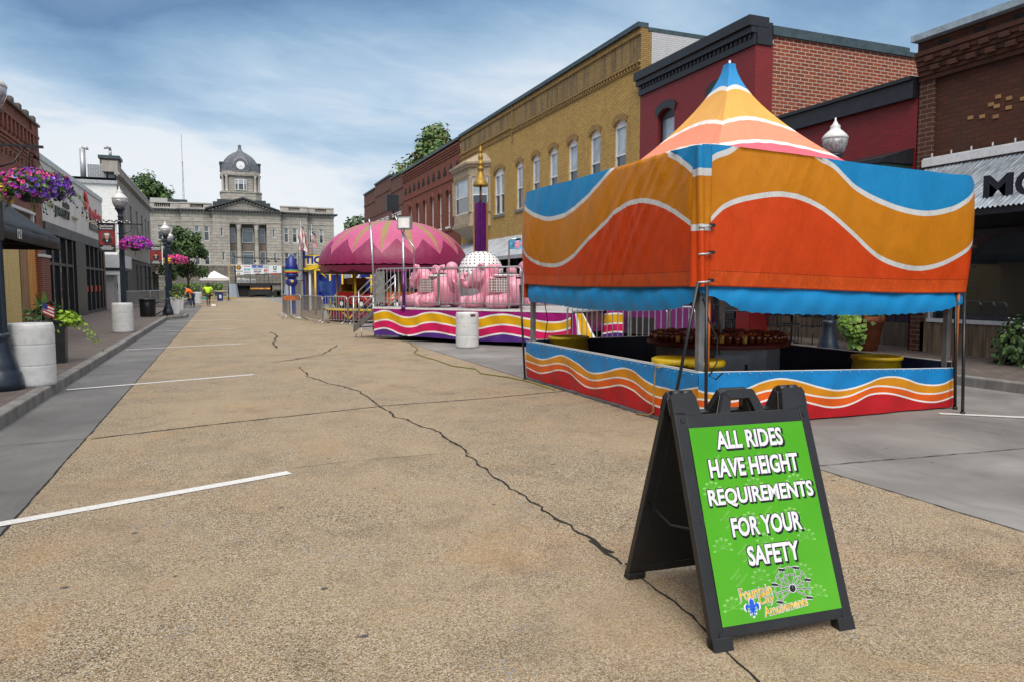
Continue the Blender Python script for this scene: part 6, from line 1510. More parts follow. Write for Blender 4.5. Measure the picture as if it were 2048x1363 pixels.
for u in (511, 525, 538, 552): b = MB(BLACK); b.ell((L_(u), -.05, Zv(523)), (.16, .14, .15), 10, 8); b.tube((L_(u), 0, Zv(522)), (L_(u), 0, Zv(518)), .03); b.build('spotlight', tr)
bn = thing('banner', 'wide white sponsor banner with coloured logos hung on the stage frame', 'banner', (4.6, sty-.6, 0))
b = MB(mat('banner_white', (.66, .69, .74), .6, var=.04)); b.poly([(L_(472.5), 0, Zv(551)), (L_(563), 0, Zv(546)), (L_(563), 0, Zv(531.5)), (L_(472.5), 0, Zv(531))])
def btxt(s, u, v, h, sx, c, off=.03): b.m(mat('banner_ink', c, .6)); b.text(s, h, Matrix(((1, 0, 0, L_(u)), (0, 0, -1, -.012), (0, 1, 0, Zv(v)), (0, 0, 0, 1))), sx, off)
b.m(GOLD); b.poly([(L_(478)+.30*math.cos(i*R(20)), -.010, Zv(536)+.30*math.sin(i*R(20))) for i in range(18)]); b.m(PBRN); b.poly([(L_(478)+.18*math.cos(i*R(20)), -.013, Zv(536)+.18*math.sin(i*R(20))) for i in range(18)]); b.m(PGLD); b.poly([(L_(478)+.09*math.cos(i*R(20)), -.015, Zv(536)+.09*math.sin(i*R(20))) for i in range(18)])
btxt('SIDES', 515.5, 534, .42, 1.35, (.01, .06, .35), .06); btxt('U', 550, 537, .62, .9, (.02, .16, .05), .08); btxt('CIU', 533, 534.5, .36, 1.0, (.05, .22, .16), .03); btxt('SRT', 533, 542, .34, 1.1, (.45, .02, .04), .05); btxt('VAMS', 547, 548, .26, 1.3, (.45, .02, .02), .05)
b.m(BLACK)
for u, v, w, h, c in ((478, 543.2, 1.0, .10, 0), (478, 548.5, .35, .35, 1), (495, 533.5, .75, .10, 2), (495, 539.5, .8, .26, 3), (495, 545, .8, .10, 0), (495, 549.5, .8, .14, 0), (515.5, 539, 1.1, .10, 0), (515.5, 543, .9, .16, 0), (515.5, 545.5, .9, .06, 2), (515.5, 548.5, .5, .2, 0), (533, 538, .6, .06, 2), (533, 546.5, .6, .1, 0), (550, 543.5, .5, .1, 4), (557, 547.5, .35, .16, 2)):
    b.m(mat('banner_bar', ((.02, .02, .03), (.3, .2, .05), (.4, .02, .03), (.05, .35, .45), (.1, .12, .2))[c], .6)); x = L_(u); z = Zv(v)
    n = max(1, int(w/.14))
    for i in range(n): b.box(x-w/2+i*w/n, x-w/2+(i+.72)*w/n, -.012, -.008, z-h/2, z+h/2*(1 if i % 3 else .7))
b.build('cloth', bn)
# ------------------------------------------------------------------ street lamps, baskets, banners
LGL = mat('lamp_glass', (.26, .27, .29), .07, var=.45, scale=9, stretch=(6, 6, .6)); LCAP = mat('lamp_cap', (.58, .59, .60), .35, var=.05)
def lamp(lab, loc, arms=(-1, 1), plate=False):
    t = thing('street_lamp', lab, 'street lamp', loc, 0, 'dark acorn street lamps')
    b = MB(LAMPM); b.lathe([(.25, 0), (.25, .11), (.235, .14), (.23, .22), (.20, .26), (.195, .30), (.165, .40), (.13, .52), (.112, .64), (.11, .70), (.125, .72), (.125, .76), (.10, .79)], 20); b.build('base', t)
    b = MB(LAMPM); b.lathe([(.086, .78), (.082, 1.6), (.072, 3.2), (.068, 3.38)], 32, flute=.12, smooth=False); b.build('pole', t)
    b = MB(LAMPM); b.lathe([(.08, 3.37), (.095, 3.40), (.075, 3.44), (.07, 3.55), (.09, 3.58), (.06, 3.62), (.075, 3.70), (.12, 3.78), (.15, 3.82), (.15, 3.85)], 16); b.build('collar', t)
    for s in arms:
        b = MB(BLACK); b.bar((0, 0, 3.36), (s*.62, 0, 3.36), .035, .035); b.path([(s*.06, 0, 3.05), (s*.25, 0, 3.12), (s*.4, 0, 3.34)], .012, 5); b.build('arm', t)
    b = MB(LGL); b.lathe([(.12, 3.85), (.17, 3.90), (.215, 4.02), (.225, 4.12)], 20); g = b.build('globe', t)
    b = MB(LCAP); b.lathe([(.226, 4.121), (.232, 4.15), (.20, 4.20), (.13, 4.27), (.10, 4.29), (.085, 4.33), (.09, 4.36), (.05, 4.40), (.02, 4.46), (.012, 4.52)], 20); b.build('cap', t)
    if plate: b = MB(BLACKP); b.box(-.20, .13, -.12, -.10, 2.05, 2.60); b.build('back_plate', t, bevel=.03)
    return t
L1 = Vector((-2.86, 11.95, .15))
lamp('near left street lamp with a sign plate and flower basket', L1, plate=True)
lamp('street lamp beside the second white barrel on the left pavement', (-2.87, 25.9, .15))
lamp('street lamp standing beside the bench at the kerb corner', (-2.42, 38.9, .15), (-1,))
lamp('street lamp with pink and yellow basket before the leafy tree', (-2.62, 45.0, .15), (1,))
lp = gp(1655, 724, .15); lamp('street lamp rising behind the right side of the tent', tuple(lp), ())
LEAFD = mat('leaf_dark', (.035, .075, .022), .6, var=.4, scale=20); LEAFM = mat('leaf_mid', (.075, .15, .03), .6, var=.4, scale=20); LEAFL = mat('leaf_lime', (.22, .38, .02), .55, var=.3, scale=20); LEAFP = mat('leaf_purple', (.06, .012, .02), .6, var=.4, scale=20)
PET = [mat('petal_magenta', (.55, .02, .38), .6, var=.2, scale=30), mat('petal_violet', (.16, .05, .50), .6, var=.25, scale=30), mat('petal_purple', (.34, .03, .46), .6, var=.2, scale=30), mat('petal_pink', (.70, .07, .26), .6, var=.2, scale=30), mat('petal_yellow', (.72, .62, .02), .6, var=.2, scale=30), mat('petal_lilac', (.42, .26, .70), .6, var=.2, scale=30)]
THR = mat('petal_throat', (.10, .01, .13), .7)
def rdir(rg): 
    while 1:
        v = Vector((rg.uniform(-1, 1), rg.uniform(-1, 1), rg.uniform(-1, 1)))
        if .05 < v.length < 1: return v.normalized()
def leafq(b, p, n, s, rg, asp=.6):
    x = n.cross(rdir(rg)).normalized(); y = n.cross(x)
    b.add([p-x*s*.5, p+y*s*asp*.5-x*s*.05, p+x*s*.5+n*s*.12, p-y*s*asp*.5-x*s*.05], [(0, 1, 2, 3)])
def basket(loc, r, lab, nf, nl, pick, seed, drop=.55, fs=.036, sx=1.1):
    rg = random.Random(seed); t = thing('flower_basket', lab, 'flower basket', loc, 0, 'hanging flower baskets')
    b = MB(BLACK); b.lathe([(.10, -.22), (.22, -.12), (.25, .02)], 12)
    for i in range(3): a = i*2.09; b.tube((.24*math.cos(a), .24*math.sin(a), .02), (0, 0, drop), .006, n=4)
    b.build('pot', t)
    b = MB(LEAFD, LEAFM)
    def pt(k=1.0):
        v = rdir(rg); 
        if v.z < -.55: v.z *= -.5; v.normalize()
        k *= 1+.13*math.sin(v.x*7+seed)*math.cos(v.y*6)
        return Vector((v.x*r*sx*k, v.y*r*k, v.z*r*.60*k-.02)), v
    for i in range(nl):
        p, v = pt(rg.uniform(.60, 1.06)); b.m(LEAFM if rg.random() < .4 else LEAFD); leafq(b, p, (v+rdir(rg)*.7).normalized(), rg.uniform(.04, .085), rg)
    for i in range(26):
        v = rdir(rg); v.z = -abs(v.z)*.6; st_ = Vector((v.x*r*sx, v.y*r, v.z*r*.6)); e = st_+Vector((v.x*.16, v.y*.16, -.10-.12*rg.random())); b.m(LEAFM); b.path([st_, st_.lerp(e, .5)+Vector((0, 0, .03)), e], .004, 3)
        for q in range(4): leafq(b, st_.lerp(e, q/3), rdir(rg), .05, rg)
    b.build('foliage', t)
    b = MB(*PET)
    for i in range(nf):
        p, v = pt(rg.uniform(.93, 1.07)); n = (v+rdir(rg)*.5+Vector((0, -.25, 0))).normalized(); x = n.cross(Vector((.3, .2, .9))).normalized(); y = n.cross(x)
        b.m(PET[pick(p, rg)]); s = fs*rg.uniform(.75, 1.2); k = 7
        vs = [p-n*s*.55]+[p+(x*math.cos(2*math.pi*j/k)+y*math.sin(2*math.pi*j/k))*s*(1.0 if j % 2 else .86) for j in range(k)]
        b.add(vs, [(0, 1+j, 1+(j+1) % k) for j in range(k)])
        if fs < .04: b.m(THR); b.add([p-n*s*.20+(x*math.cos(2*math.pi*j/5)+y*math.sin(2*math.pi*j/5))*s*.34 for j in range(5)], [(0, 1, 2, 3, 4)])
    b.build('blossoms', t); return t
def pk1(p, rg):
    q = p.x+rg.uniform(-.12, .12)
    if q < -.10: return rg.choice((4, 0, 0, 2, 3)) if p.z < 0 else rg.choice((0, 0, 3, 2))
    if q < .12: return rg.choice((0, 2, 2, 5, 1, 3))
    return rg.choice((1, 1, 1, 5, 2)) if p.z < .12 else rg.choice((3, 3, 1, 0))
basket((-2.43, 12.15, 2.98), .44, 'large purple, magenta and yellow petunia basket on the near left lamp', 430, 1300, pk1, 3)
basket((-2.45, 25.7, 2.88), .41, 'magenta and purple petunia basket above the second white barrel', 420, 420, lambda p, rg: rg.choice((0, 0, 2, 2, 3, 1)) if p.x < .1 else rg.choice((1, 2, 2, 0)), 5, fs=.042)
basket((-2.30, 44.7, 2.98), .52, 'pink petunia basket with a yellow patch before the leafy tree', 330, 330, lambda p, rg: 4 if (p.x < -.08 and p.z < .12 and rg.random() < .75) else rg.choice((3, 0, 3)), 8, fs=.055)
BNR = mat('banner_red', (.26, .008, .015), .6, var=.25); BNB = mat('banner_black', (.012, .010, .014), .6); SKIN = mat('skin', (.42, .24, .16), .6); SKIND = mat('skin_dark', (.20, .10, .06), .6)
def hero(x, y, z0, z1, w, lab, cap, facec, hat):
    t = thing('street_banner', lab, 'banner', (x, y, 0), 0, 'hero banners on the street lamps'); b = MB(BNB); h = z1-z0
    b.box(-w/2, w/2, 0, .012, z0, z1); P = lambda u, v, e: (u*w, -e, z0+v*h)
    b.m(BNR).poly([P(-.46, .26, .004), P(.46, .26, .004), P(.46, .74, .004), P(-.46, .74, .004)])
    disc = lambda cx, cy, rx, ry, e, mt: (b.m(mt), b.poly([P(cx+rx*math.cos(i*R(20)), cy+ry*math.sin(i*R(20)), e) for i in range(18)]))
    disc(0, .50, .34, .19, .006, hat[1]); disc(0, .40, .30, .12, .008, BNB); disc(0, .53, .13, .085, .010, facec); disc(0, .615, .17, .035, .012, hat[0]); disc(0, .60, .14, .03, .0125, hat[0])
    b.m(FRW); b.poly([P(-.06, .42, .011), P(.06, .42, .011), P(0, .34, .011)])
    T = lambda s, v, size, sx: b.text(s, size, Matrix(((1, 0, 0, 0), (0, 0, -1, -.006), (0, 1, 0, z0+v*h), (0, 0, 0, 1))), sx, .02)
    T(cap, .90, w*.27, 1.0)
    for v, n, k in ((.80, 9, .75), (.20, 8, .5), (.145, 14, .8), (.10, 12, .66)):
        for i in range(n): a = -k/2+k*i/n; b.poly([P(a, v-.012, .006), P(a+k/n*.7, v-.012, .006), P(a+k/n*.7, v+.016, .006), P(a, v+.016, .006)])
    b.build('cloth', t); f = MB(FRW); f.box(w/2+.002, w/2+.05, .0, .012, z0+.02, z1-.01); f.build('edge', t)
    return t
hero(-3.26, 25.85, 2.62, 3.52, .46, 'red and black banner of a sailor in a white cap on the second lamp', 'Jackson', SKIN, (FRW, mat('portrait_grey', (.10, .06, .06), .6)))
hero(-2.86, 38.85, 2.55, 3.46, .50, 'banner of a woman in a dark cap on the bench side lamp', 'Hudson', SKIN, (BNB, BNR))
GARL = thing('garland', 'string of small white lights wound along the lamp arm over the sailor banner', 'garland', (-3.25, 25.82, 3.56)); b = MB(BLACK); b.path([(-.35+.07*i, -.03, .02+.03*math.sin(i*2.2)) for i in range(16)], .025, 5); b.m(EWH)
for i in range(14): b.ell((-.33+.075*i, -.06, .0+.03*math.sin(i*2.2)), (.02, .02, .02), 5, 4)
b.build('cable', GARL)
# ------------------------------------------------------------------ barrels, planters, bins, bench
DRUM = mat('drum_white', (.58, .60, .62), .38, var=.06, scale=3, dirt=.45, dirtc=(.30, .30, .28)); 
def barrel(loc, lab, rz=0, hole=False, h=.90, r=.295):
    t = thing('white_barrel', lab, 'barrel', loc, rz, 'white plastic barrels'); b = MB(DRUM)
    b.lathe([(r*.94, 0), (r*.99, .025), (r, .05), (r, .07), (r, h*.31), (r, h*.328), (r*.985, h*.335), (r, h*.342), (r, h*.36), (r, h*.64), (r, h*.658), (r*.985, h*.665), (r, h*.672), (r, h*.69), (r, h*.90), (r*.995, h*.93), (r*.96, h*.97), (r*.93, h), (r*.86, h-.006), (r*.84, h-.05), (.01, h-.05)], 36); b.build('shell', t)
    if hole: c = MB(mat('handle_dark', (.12, .02, .03), .5)); c.boxc((-.03, -r*.985, h*.925), (.13, .03, .05)); c.build('handle_hole', t)
    return t
barrel((-2.58, 12.33, .15), 'white barrel behind the near left street lamp')
barrel((-2.83, 25.1, .15), 'white barrel on the left pavement below the second flower basket')
barrel((5.86, 17.75, 0), 'white barrel in front of the wavy skirted elephant ride', .3, True)
barrel((-1.92, 66.5, 0), 'white barrel just beyond the worker in orange', h=1.0, r=.42)
def plants(b, c, r, h, n, mats, seed, size=.09, up=.5):
    rg = random.Random(seed)
    for i in range(n):
        v = rdir(rg); k = rg.random()**.4; p = Vector((c[0]+v.x*r*k, c[1]+v.y*r*k, c[2]+abs(v.z)*h*k if rg.random() < .8 else c[2]-rg.random()*h*.3))
        b.m(mats[int(rg.random()*len(mats))]); leafq(b, p, (v+Vector((0, 0, up))+rdir(rg)*.6).normalized(), size*rg.uniform(.7, 1.4), rg, .7)
pl_ = thing('planter', 'tall black square planter of mixed foliage with a small flag', 'planter', (-2.98, 15.85, .15), R(4))
b = MB(BLACKP); b.lathe([(.31, 0), (.34, .74), (.355, .75), (.355, .80), (.33, .80), (.31, .72), (.02, .70)], 4, smooth=False, phase=.5); b.build('pot', pl_, bevel=.01)
b = MB(LEAFL); plants(b, (.26, -.05, .76), .26, .22, 240, (LEAFL,), 1, .10); rg = random.Random(2)
for i in range(60): k = rg.random(); p = Vector((.35+.45*k+rg.uniform(-.08, .08), -.1+rg.uniform(-.2, .2), .78-.5*k*k+rg.uniform(-.12, .05))); leafq(b, p, rdir(rg), .07, rg, .7)
plants(b, (.02, -.12, .62), .22, .2, 60, (LEAFM, LEAFL), 4, .08); b.build('trailing_vine', pl_)
b = MB(LEAFP); plants(b, (-.02, .05, .80), .26, .34, 200, (LEAFP, LEAFP, LEAFD), 5, .11); b.build('dark_foliage', pl_)
b = MB(LEAFM); plants(b, (-.22, 0, .80), .25, .3, 150, (LEAFM, LEAFD), 6, .08)
for i in range(9): a = rg.uniform(0, 6.3); b.bar((-.15, 0, .8), (-.15+.3*math.cos(a), .3*math.sin(a), 1.0+rg.random()*.15), .012, .004)
for i in range(4): a = R(100+40*i); q = Vector((-.08, .05, .85)); e = q+Vector((.22*math.cos(a), .1*math.sin(a), .52-.06*i)); w = Vector((-math.sin(a)*.3, .3, 0)).normalized()*.085; b.m(LEAFM); b.add([q, q.lerp(e, .6)+w, e, q.lerp(e, .6)-w], [(0, 1, 2, 3)])
b.build('green_foliage', pl_)
fg = thing('small_flag', 'small stars and stripes flag stuck in the black planter', 'flag', (-3.1, 15.55, .95)); b = MB(STEEL); b.tube((0, 0, -.1), (.06, 0, .35), .005, n=5); b.build('stick', fg)
b = MB(mat('flag_red2', (.42, .02, .03), .7)); WF = mat('flag_white2', (.6, .6, .6), .7)
for i in range(7): b.m(b.mats[0] if i % 2 == 0 else WF); b.poly([(.055, -.01, .33-.03*i), (.24, -.05, .24-.03*i), (.235, -.05, .215-.03*i), (.05, -.01, .305-.03*i)])
b.m(mat('flag_blue2', (.02, .03, .16), .7)).poly([(.055, -.015, .33), (.14, -.034, .29), (.13, -.034, .19), (.045, -.015, .23)]); b.build('cloth', fg)
tc_ = thing('litter_bin', 'black slatted litter bin on the left pavement before the bench', 'litter bin', (-3.12, 36.7, .15)); b = MB(BLACK); b.lathe([(.28, .06), (.30, .74)], 20); b.build('liner', tc_)
b = MB(BLACK)
for i in range(24): a = 2*math.pi*i/24; b.bar((.31*math.cos(a), .31*math.sin(a), .02), (.33*math.cos(a), .33*math.sin(a), .76), .05, .012)
b.build('slats', tc_); b = MB(BLACK); b.lathe([(.34, .75), (.36, .77), (.36, .82), (.30, .83)], 24); b.build('rim', tc_)
bnch = thing('park_bench', 'black metal bench with curled arms at the kerb corner', 'bench', (-2.62, 38.1, .15), 0)
b = MB(BLACK)
for i in range(6): b.bar((-.22+.08*i, -.7, .44), (-.22+.08*i, .7, .44), .05, .02)
b.build('seat', bnch); b = MB(BLACK)
for i in range(5): b.bar((-.28-.02*i, -.7, .52+.09*i), (-.28-.02*i, .7, .52+.09*i), .02, .06)
b.build('backrest', bnch)
for y in (-.7, .7): b = MB(BLACK); b.path([(.26, y, 0), (.2, y, .2), (.22, y, .42), (.28, y, .58), (.22, y, .66), (-.05, y, .64), (-.28, y, .6)], .025, 6); b.path([(.28, y, .02), (0, y, .22), (-.3, y, .02)], .022, 6); b.build('arm', bnch)
def white_planter(loc, lab, mats):
    t = thing('planter', lab, 'planter', loc, 0, 'white kerbside planters'); b = MB(DRUM); b.lathe([(.27, 0), (.36, .80), (.38, .81), (.38, .85), (.35, .85), (.33, .78), (.02, .76)], 4, smooth=False, phase=.5); b.build('pot', t)
    b = MB(LEAFM); plants(b, (0, 0, .84), .36, .42, 260, mats, 11, .12); b.build('foliage', t)
white_planter((-2.15, 39.7, .15), 'white square planter with lime and purple leaves by the bench', (LEAFL, LEAFP, LEAFM))
white_planter((-2.25, 45.8, .15), 'white square planter nearest the leafy tree', (LEAFM, LEAFD))
run([Vector((-5.45, 50.0, .15)), Vector((-4.5, 55.2, .15)), Vector((-3.6, 60.0, .15)), Vector((-5.2, 62.2, .15))], ['steel barrier on the pavement by the white annex', 'steel barrier on the pavement before the stone building', 'steel barrier turned in towards the stone building'])
# hanging signs beyond the stone building
def hang(u0, v0, u1, v1, y, lab, c, txt, tc):
    a = at(u0, v0, 'y', y); d = at(u1, v1, 'y', y); t = thing('hanging_sign', lab, 'sign', (a.x, y, 0), 0, 'signs over the far left pavement'); b = MB(mat('hs', c, .5)); w = d.x-a.x; b.box(0, w, 0, .06, d.z, a.z)
    b.m(mat('hs_stripe', tc, .5)).box(.02, w-.02, -.006, -.001, a.z-(a.z-d.z)*.38, a.z-.02); b.m(BLACK)
    if txt: b.text(txt, (a.z-d.z)*.5, Matrix(((1, 0, 0, w/2), (0, 0, -1, -.008), (0, 1, 0, d.z+(a.z-d.z)*.3), (0, 0, 0, 1))), 1.0, .03)
    b.build('board', t); MB(BLACK).bar((-1.2, .03, a.z+.1), (w, .03, a.z+.1), .05, .05).build('bracket', t)
hang(311, 537, 328, 548, 68, 'pink and white hanging shop sign left of the lamp', (.62, .58, .60), '24', (.50, .04, .10))
hang(317, 559, 326, 564.5, 72, 'small white hanging shop sign under the pink one', (.6, .6, .6), '', (.3, .3, .3))
# ------------------------------------------------------------------ trees
BARK = mat('bark', (.055, .045, .035), .9, var=.3, scale=6)
def tree(loc, h, r, z0, n, size, lab, seed, mats, trunk=.12, group=None, sq=1.0):
    rg = random.Random(seed); t = thing('tree', lab, 'tree', loc, 0, group); b = MB(BARK); cz = (z0+h)/2
    b.path([(0, 0, 0), (.03, 0, z0*.6), (0, .05, z0*1.3), (.05, 0, h*.8)], [trunk, trunk*.85, trunk*.7, trunk*.2], 8)
    cl = []
    for i in range(max(14, int(h*4))):
        v = rdir(rg); k = rg.random()**.33; f = (v.z*k+1)/2; wid = (1-.75*max(0, f-.35)/.65)**.8*(.55+.45*min(1, f/.25))
        p = Vector((v.x*r*k*wid*sq, v.y*r*k*wid, cz+v.z*k*(h-z0)/2)); cl.append((p, rg.uniform(.28, .5)*r*.62))
        if i % 2 == 0: b.path([(0, 0, z0*.8+(p.z-z0)*.35), tuple(p*.5+Vector((0, 0, (z0+p.z)*.28))), tuple(p)], [trunk*.45, trunk*.25, .01], 5)
    b.build('trunk', t); b = MB(*mats)
    for i in range(n):
        c, cr = cl[int(rg.random()*len(cl))]; v = rdir(rg); k = rg.random()**.5; p = c+v*cr*k*1.25; p.z = max(z0*.85, p.z)
        b.m(mats[0] if rg.random() < .5 else mats[1 if rg.random() < .7 else -1]); leafq(b, p, (v+Vector((0, 0, .6))+rdir(rg)*.8).normalized(), size*rg.uniform(.6, 1.5), rg, .75)
    b.build('crown', t); return t
TL1 = mat('tree_leaf_deep', (.030, .070, .022), .6, var=.4); TL2 = mat('tree_leaf_green', (.060, .125, .03), .6, var=.4); TL3 = mat('tree_leaf_light', (.12, .20, .045), .6, var=.35); TL4 = mat('tree_leaf_rust', (.16, .10, .045), .6, var=.4)
tree((-2.75, 72, .15), 6.9, 2.15, 1.9, 7500, .20, 'leafy green street tree left of the courthouse front', 21, (TL1, TL2, TL3), .13)
tree((-3.9, 66, .15), 5.4, 1.5, 2.0, 3000, .18, 'smaller street tree behind the pink and yellow basket', 22, (TL1, TL2, TL3), .11)
pT = at(292, 365, 'y', 150); tree((pT.x, 150, 0), pT.z+1.0, 5.2, 13, 7000, .55, 'large tree behind the grey stone building roof', 23, (TL1, TL2, TL3), .35)
pT = at(868, 268, 'y', 92); tree((pT.x, 92, 0), pT.z+.6, 5.2, 11, 15000, .5, 'tall tree showing above the arched red brick roofline', 24, (TL2, TL3, TL4), .4)
pT = at(715, 460, 'y', 120); tree((pT.x, 120, 0), pT.z+1.4, 5.0, 3, 6500, .6, 'distant tree between the courthouse and the right row', 25, (TL1, TL2, TL3), .3)
# clipped hedge and lawn at the courthouse
hd = thing('hedge', 'low green hedge before the courthouse base', 'hedge', (-2.4, 101, 0)); b = MB(LEAFM, LEAFD, LEAFL); rg = random.Random(31)
for i in range(2600): b.m((LEAFM, LEAFD, LEAFL)[int(rg.random()**2*3)]); leafq(b, Vector((rg.uniform(-4.2, 2.6), rg.uniform(-.6, .6), rg.uniform(.1, 1.7))), rdir(rg), .22, rg, .8)
b.build('foliage', hd)
sheet('lawn', -9.5, 16, 98.2, 112, .02, mat('lawn_grass', (.05, .11, .02), .9, var=.3)); sheet('path', 1.2, 6.6, 98, 112, .03, CONC)
KY = mat('kerb_yellow', (.55, .36, .03), .6, var=.2); b = MB(CONC); b.box(-3, 1.6, 92.0, 97.9, 0, .14); b.m(KY).box(-3, 1.6, 91.9, 91.999, .0, .145); b.build('kerb', kind='structure')
# white canopy, bin and covered equipment before the courthouse
wt_ = thing('canopy_tent', 'white pop-up canopy tent before the courthouse', 'canopy', (-.65, 88.5, 0)); CWH = mat('canopy_white', (.66, .65, .66), .7, var=.03); b = MB(CWH); s_ = 1.52
b.grid(lambda u, v: ((u*2-1)*s_, (v*2-1)*s_, 2.38+.80*(1-max(abs(u*2-1), abs(v*2-1)))**1.15), 12, 12, smooth=False); 
for s in (-1, 1): b.box(-s_, s_, s*s_-.01, s*s_+.01, 2.08, 2.38); b.box(s*s_-.01, s*s_+.01, -s_, s_, 2.08, 2.38)
b.build('cover', wt_)
for x in (-1, 1):
    for y in (-1, 1): b = MB(STEEL); b.bar((x*1.46, y*1.46, 0), (x*1.46, y*1.46, 2.2), .04, .04); b.build('leg', wt_)
bi = thing('recycling_bin', 'dark blue square bin with a yellow rim at the end of the street', 'bin', (-.12, 79, 0)); b = MB(mat('bin_blue', (.015, .03, .16), .5)); b.boxc((0, 0, .45), (.55, .55, .9)); b.m(EWH).boxc((.02, -.28, .42), (.2, .012, .34)); b.build('body', bi); b = MB(YEL); b.boxc((0, 0, .93), (.62, .62, .06)); b.build('rim', bi)
fb_ = thing('folding_table', 'white folding table under the pop-up canopy', 'table', (.0, 87.8, 0)); b = MB(FRW); b.boxc((0, 0, .92), (1.6, .7, .05)); b.build('top', fb_)
for x in (-.7, .7): b = MB(STEEL); b.tube((x, -.25, 0), (x, .25, .9), .02); b.tube((x, .25, 0), (x, -.25, .9), .02); b.build('leg', fb_)
TRP = canvas('tarp_grey', (.26, .30, .36), .4, wr=.9); b = MB(TRP)
b.grid(lambda u, v: (.68*(1-.35*v)*math.cos(u*2*math.pi)*(1+.1*math.sin(u*40)), .6*(1-.35*v)*math.sin(u*2*math.pi)*(1+.1*math.cos(u*28)), 1.75*v), 30, 10); b.poly([(.44*math.cos(i*R(20)), .39*math.sin(i*R(20)), 1.74) for i in range(18)]); o = b.build('covered_equipment', loc=(1.35, 96.6, 0)); o['label'] = 'equipment wrapped in a grey tarpaulin left of the stage'; o['category'] = 'equipment'
o = o.copy(); col.objects.link(o); o.location = (8.0, 97.4, 0); o.scale = (.8, .8, .95); o['label'] = 'equipment wrapped in a grey tarpaulin right of the stage behind the barriers'
fp_ = thing('post_barrier', 'slim black post with a round foot near the end of the street', 'post', (at(457.5, 601, 'z', 0).x, at(457.5, 601, 'z', 0).y, 0)); b = MB(BLACK); b.tube((0, 0, 0), (0, 0, 2.1), .05); b.build('post', fp_); b = MB(BLACK); b.lathe([(.22, 0), (.22, .05), (.06, .1)], 12); b.build('foot', fp_)
# ------------------------------------------------------------------ right pavement: pot with vine, shrub, table and chairs
tp = thing('planter', 'terracotta pot overflowing with lime vine leaves behind the tent', 'planter', (13.35, 12.05, .15)); b = MB(mat('terracotta', (.26, .075, .03), .75, var=.2, dirt=.3)); b.lathe([(.22, 0), (.34, .62), (.38, .63), (.38, .76), (.34, .76), (.32, .68), (.02, .66)], 24); b.build('pot', tp)
b = MB(LEAFL); rg = random.Random(41)
VL = mat('vine_lime', (.13, .26, .015), .5, var=.35, scale=14)
for i in range(430):
    a = rg.uniform(1.6, 3.9) if rg.random() < .93 else rg.uniform(0, 6.28); k = rg.random(); rr3 = .30+.22*math.sin(math.pi*min(1, k*1.2)); p = Vector((rr3*math.cos(a)-.08, rr3*math.sin(a), 1.05-k*(.95 if math.cos(a) < .2 else .3)+rg.uniform(-.06, .06)))
    b.m(VL if rg.random() < .7 else LEAFM); leafq(b, p, Vector((math.cos(a), math.sin(a)-.4, .5)).normalized(), rg.uniform(.10, .17), rg, .9)
plants(b, (.15, .1, .85), .5, .42, 260, (LEAFD, LEAFM), 42, .10); b.build('foliage', tp)
b = MB(PET[3])
for i in range(16): b.ell((rg.uniform(-.5, -.1), rg.uniform(-.3, .2), 1.05+rg.uniform(-.05, .15)), (.03, .03, .03), 6, 4)
b.build('blossoms', tp)
sh_ = thing('shrub', 'bushy green flowering shrub against the timber panels at the right edge', 'shrub', (13.55, 8.75, .15)); b = MB(LEAFM); plants(b, (0, 0, .15), .52, .78, 900, (LEAFM, LEAFD, LEAFD), 51, .11); b.build('foliage', sh_); b = MB(EWH)
for i in range(46): a = rg.uniform(0, 6.28); b.ell((.42*math.cos(a)*rg.random(), .42*math.sin(a)-.1, .55+rg.random()*.35), (.018, .018, .014), 6, 4)
b.build('blossoms', sh_); b = MB(BARK); b.lathe([(.2, 0), (.26, .3)], 12); b.build('pot', sh_)
gr_ = thing('grass_plant', 'spiky grass plant inside the dark shop window', 'plant', (14.75, 10.2, .85)); b = MB(mat('grass_dull', (.05, .055, .03), .7, var=.4))
for i in range(60): a = rg.uniform(0, 6.28); k = rg.uniform(.2, .5); b.path([(0, 0, 0), (.4*k*math.cos(a), .4*k*math.sin(a), .5), (k*math.cos(a), k*math.sin(a), .62-k*.5)], [.008, .007, .002], 4)
b.build('blades', gr_)
def bistro(x, y, lab):
    t = thing('bistro_table', lab, 'table', (x, y, .15), 0, 'black pavement tables'); b = MB(BLACK); b.lathe([(.35, .71), (.36, .73), (.35, .745)], 20); b.build('top', t); b = MB(BLACK); b.tube((0, 0, 0), (0, 0, .71), .025); b.lathe([(.22, 0), (.05, .05)], 12); b.build('pedestal', t)
def chair(x, y, rz, lab):
    t = thing('metal_chair', lab, 'chair', (x, y, .15), rz, 'black pavement chairs'); b = MB(BLACK); b.boxc((0, 0, .45), (.4, .4, .025)); b.build('seat', t)
    for sx in (-.18, .18):
        for sy in (-.18, .18): MB(BLACK).tube((sx, sy, 0), (sx*.95, sy*.95, .45), .011, n=6).build('leg', t)
    b = MB(BLACK); b.path([(-.19, .19, .45), (-.19, .24, .9), (.19, .24, .9), (.19, .19, .45)], .012, 6)
    for i in range(5): b.bar((-.14+.07*i, .20, .46), (-.14+.07*i, .24, .9), .012, .012)
    b.build('backrest', t)
bistro(13.3, 14.3, 'round black table behind the tent near the lamp'); bistro(13.4, 16.6, 'round black table behind the tent, farther up the pavement')
for i, (x, y, r_) in enumerate(((12.8, 14.2, 90), (13.4, 13.7, 180), (13.7, 14.8, -30), (12.9, 16.5, 90), (13.5, 17.2, 0))): chair(x, y, R(r_), ('black chair on the street side of the near pavement table', 'black chair in front of the near pavement table', 'black chair behind the near pavement table', 'black chair on the street side of the far pavement table', 'black chair behind the far pavement table')[i])
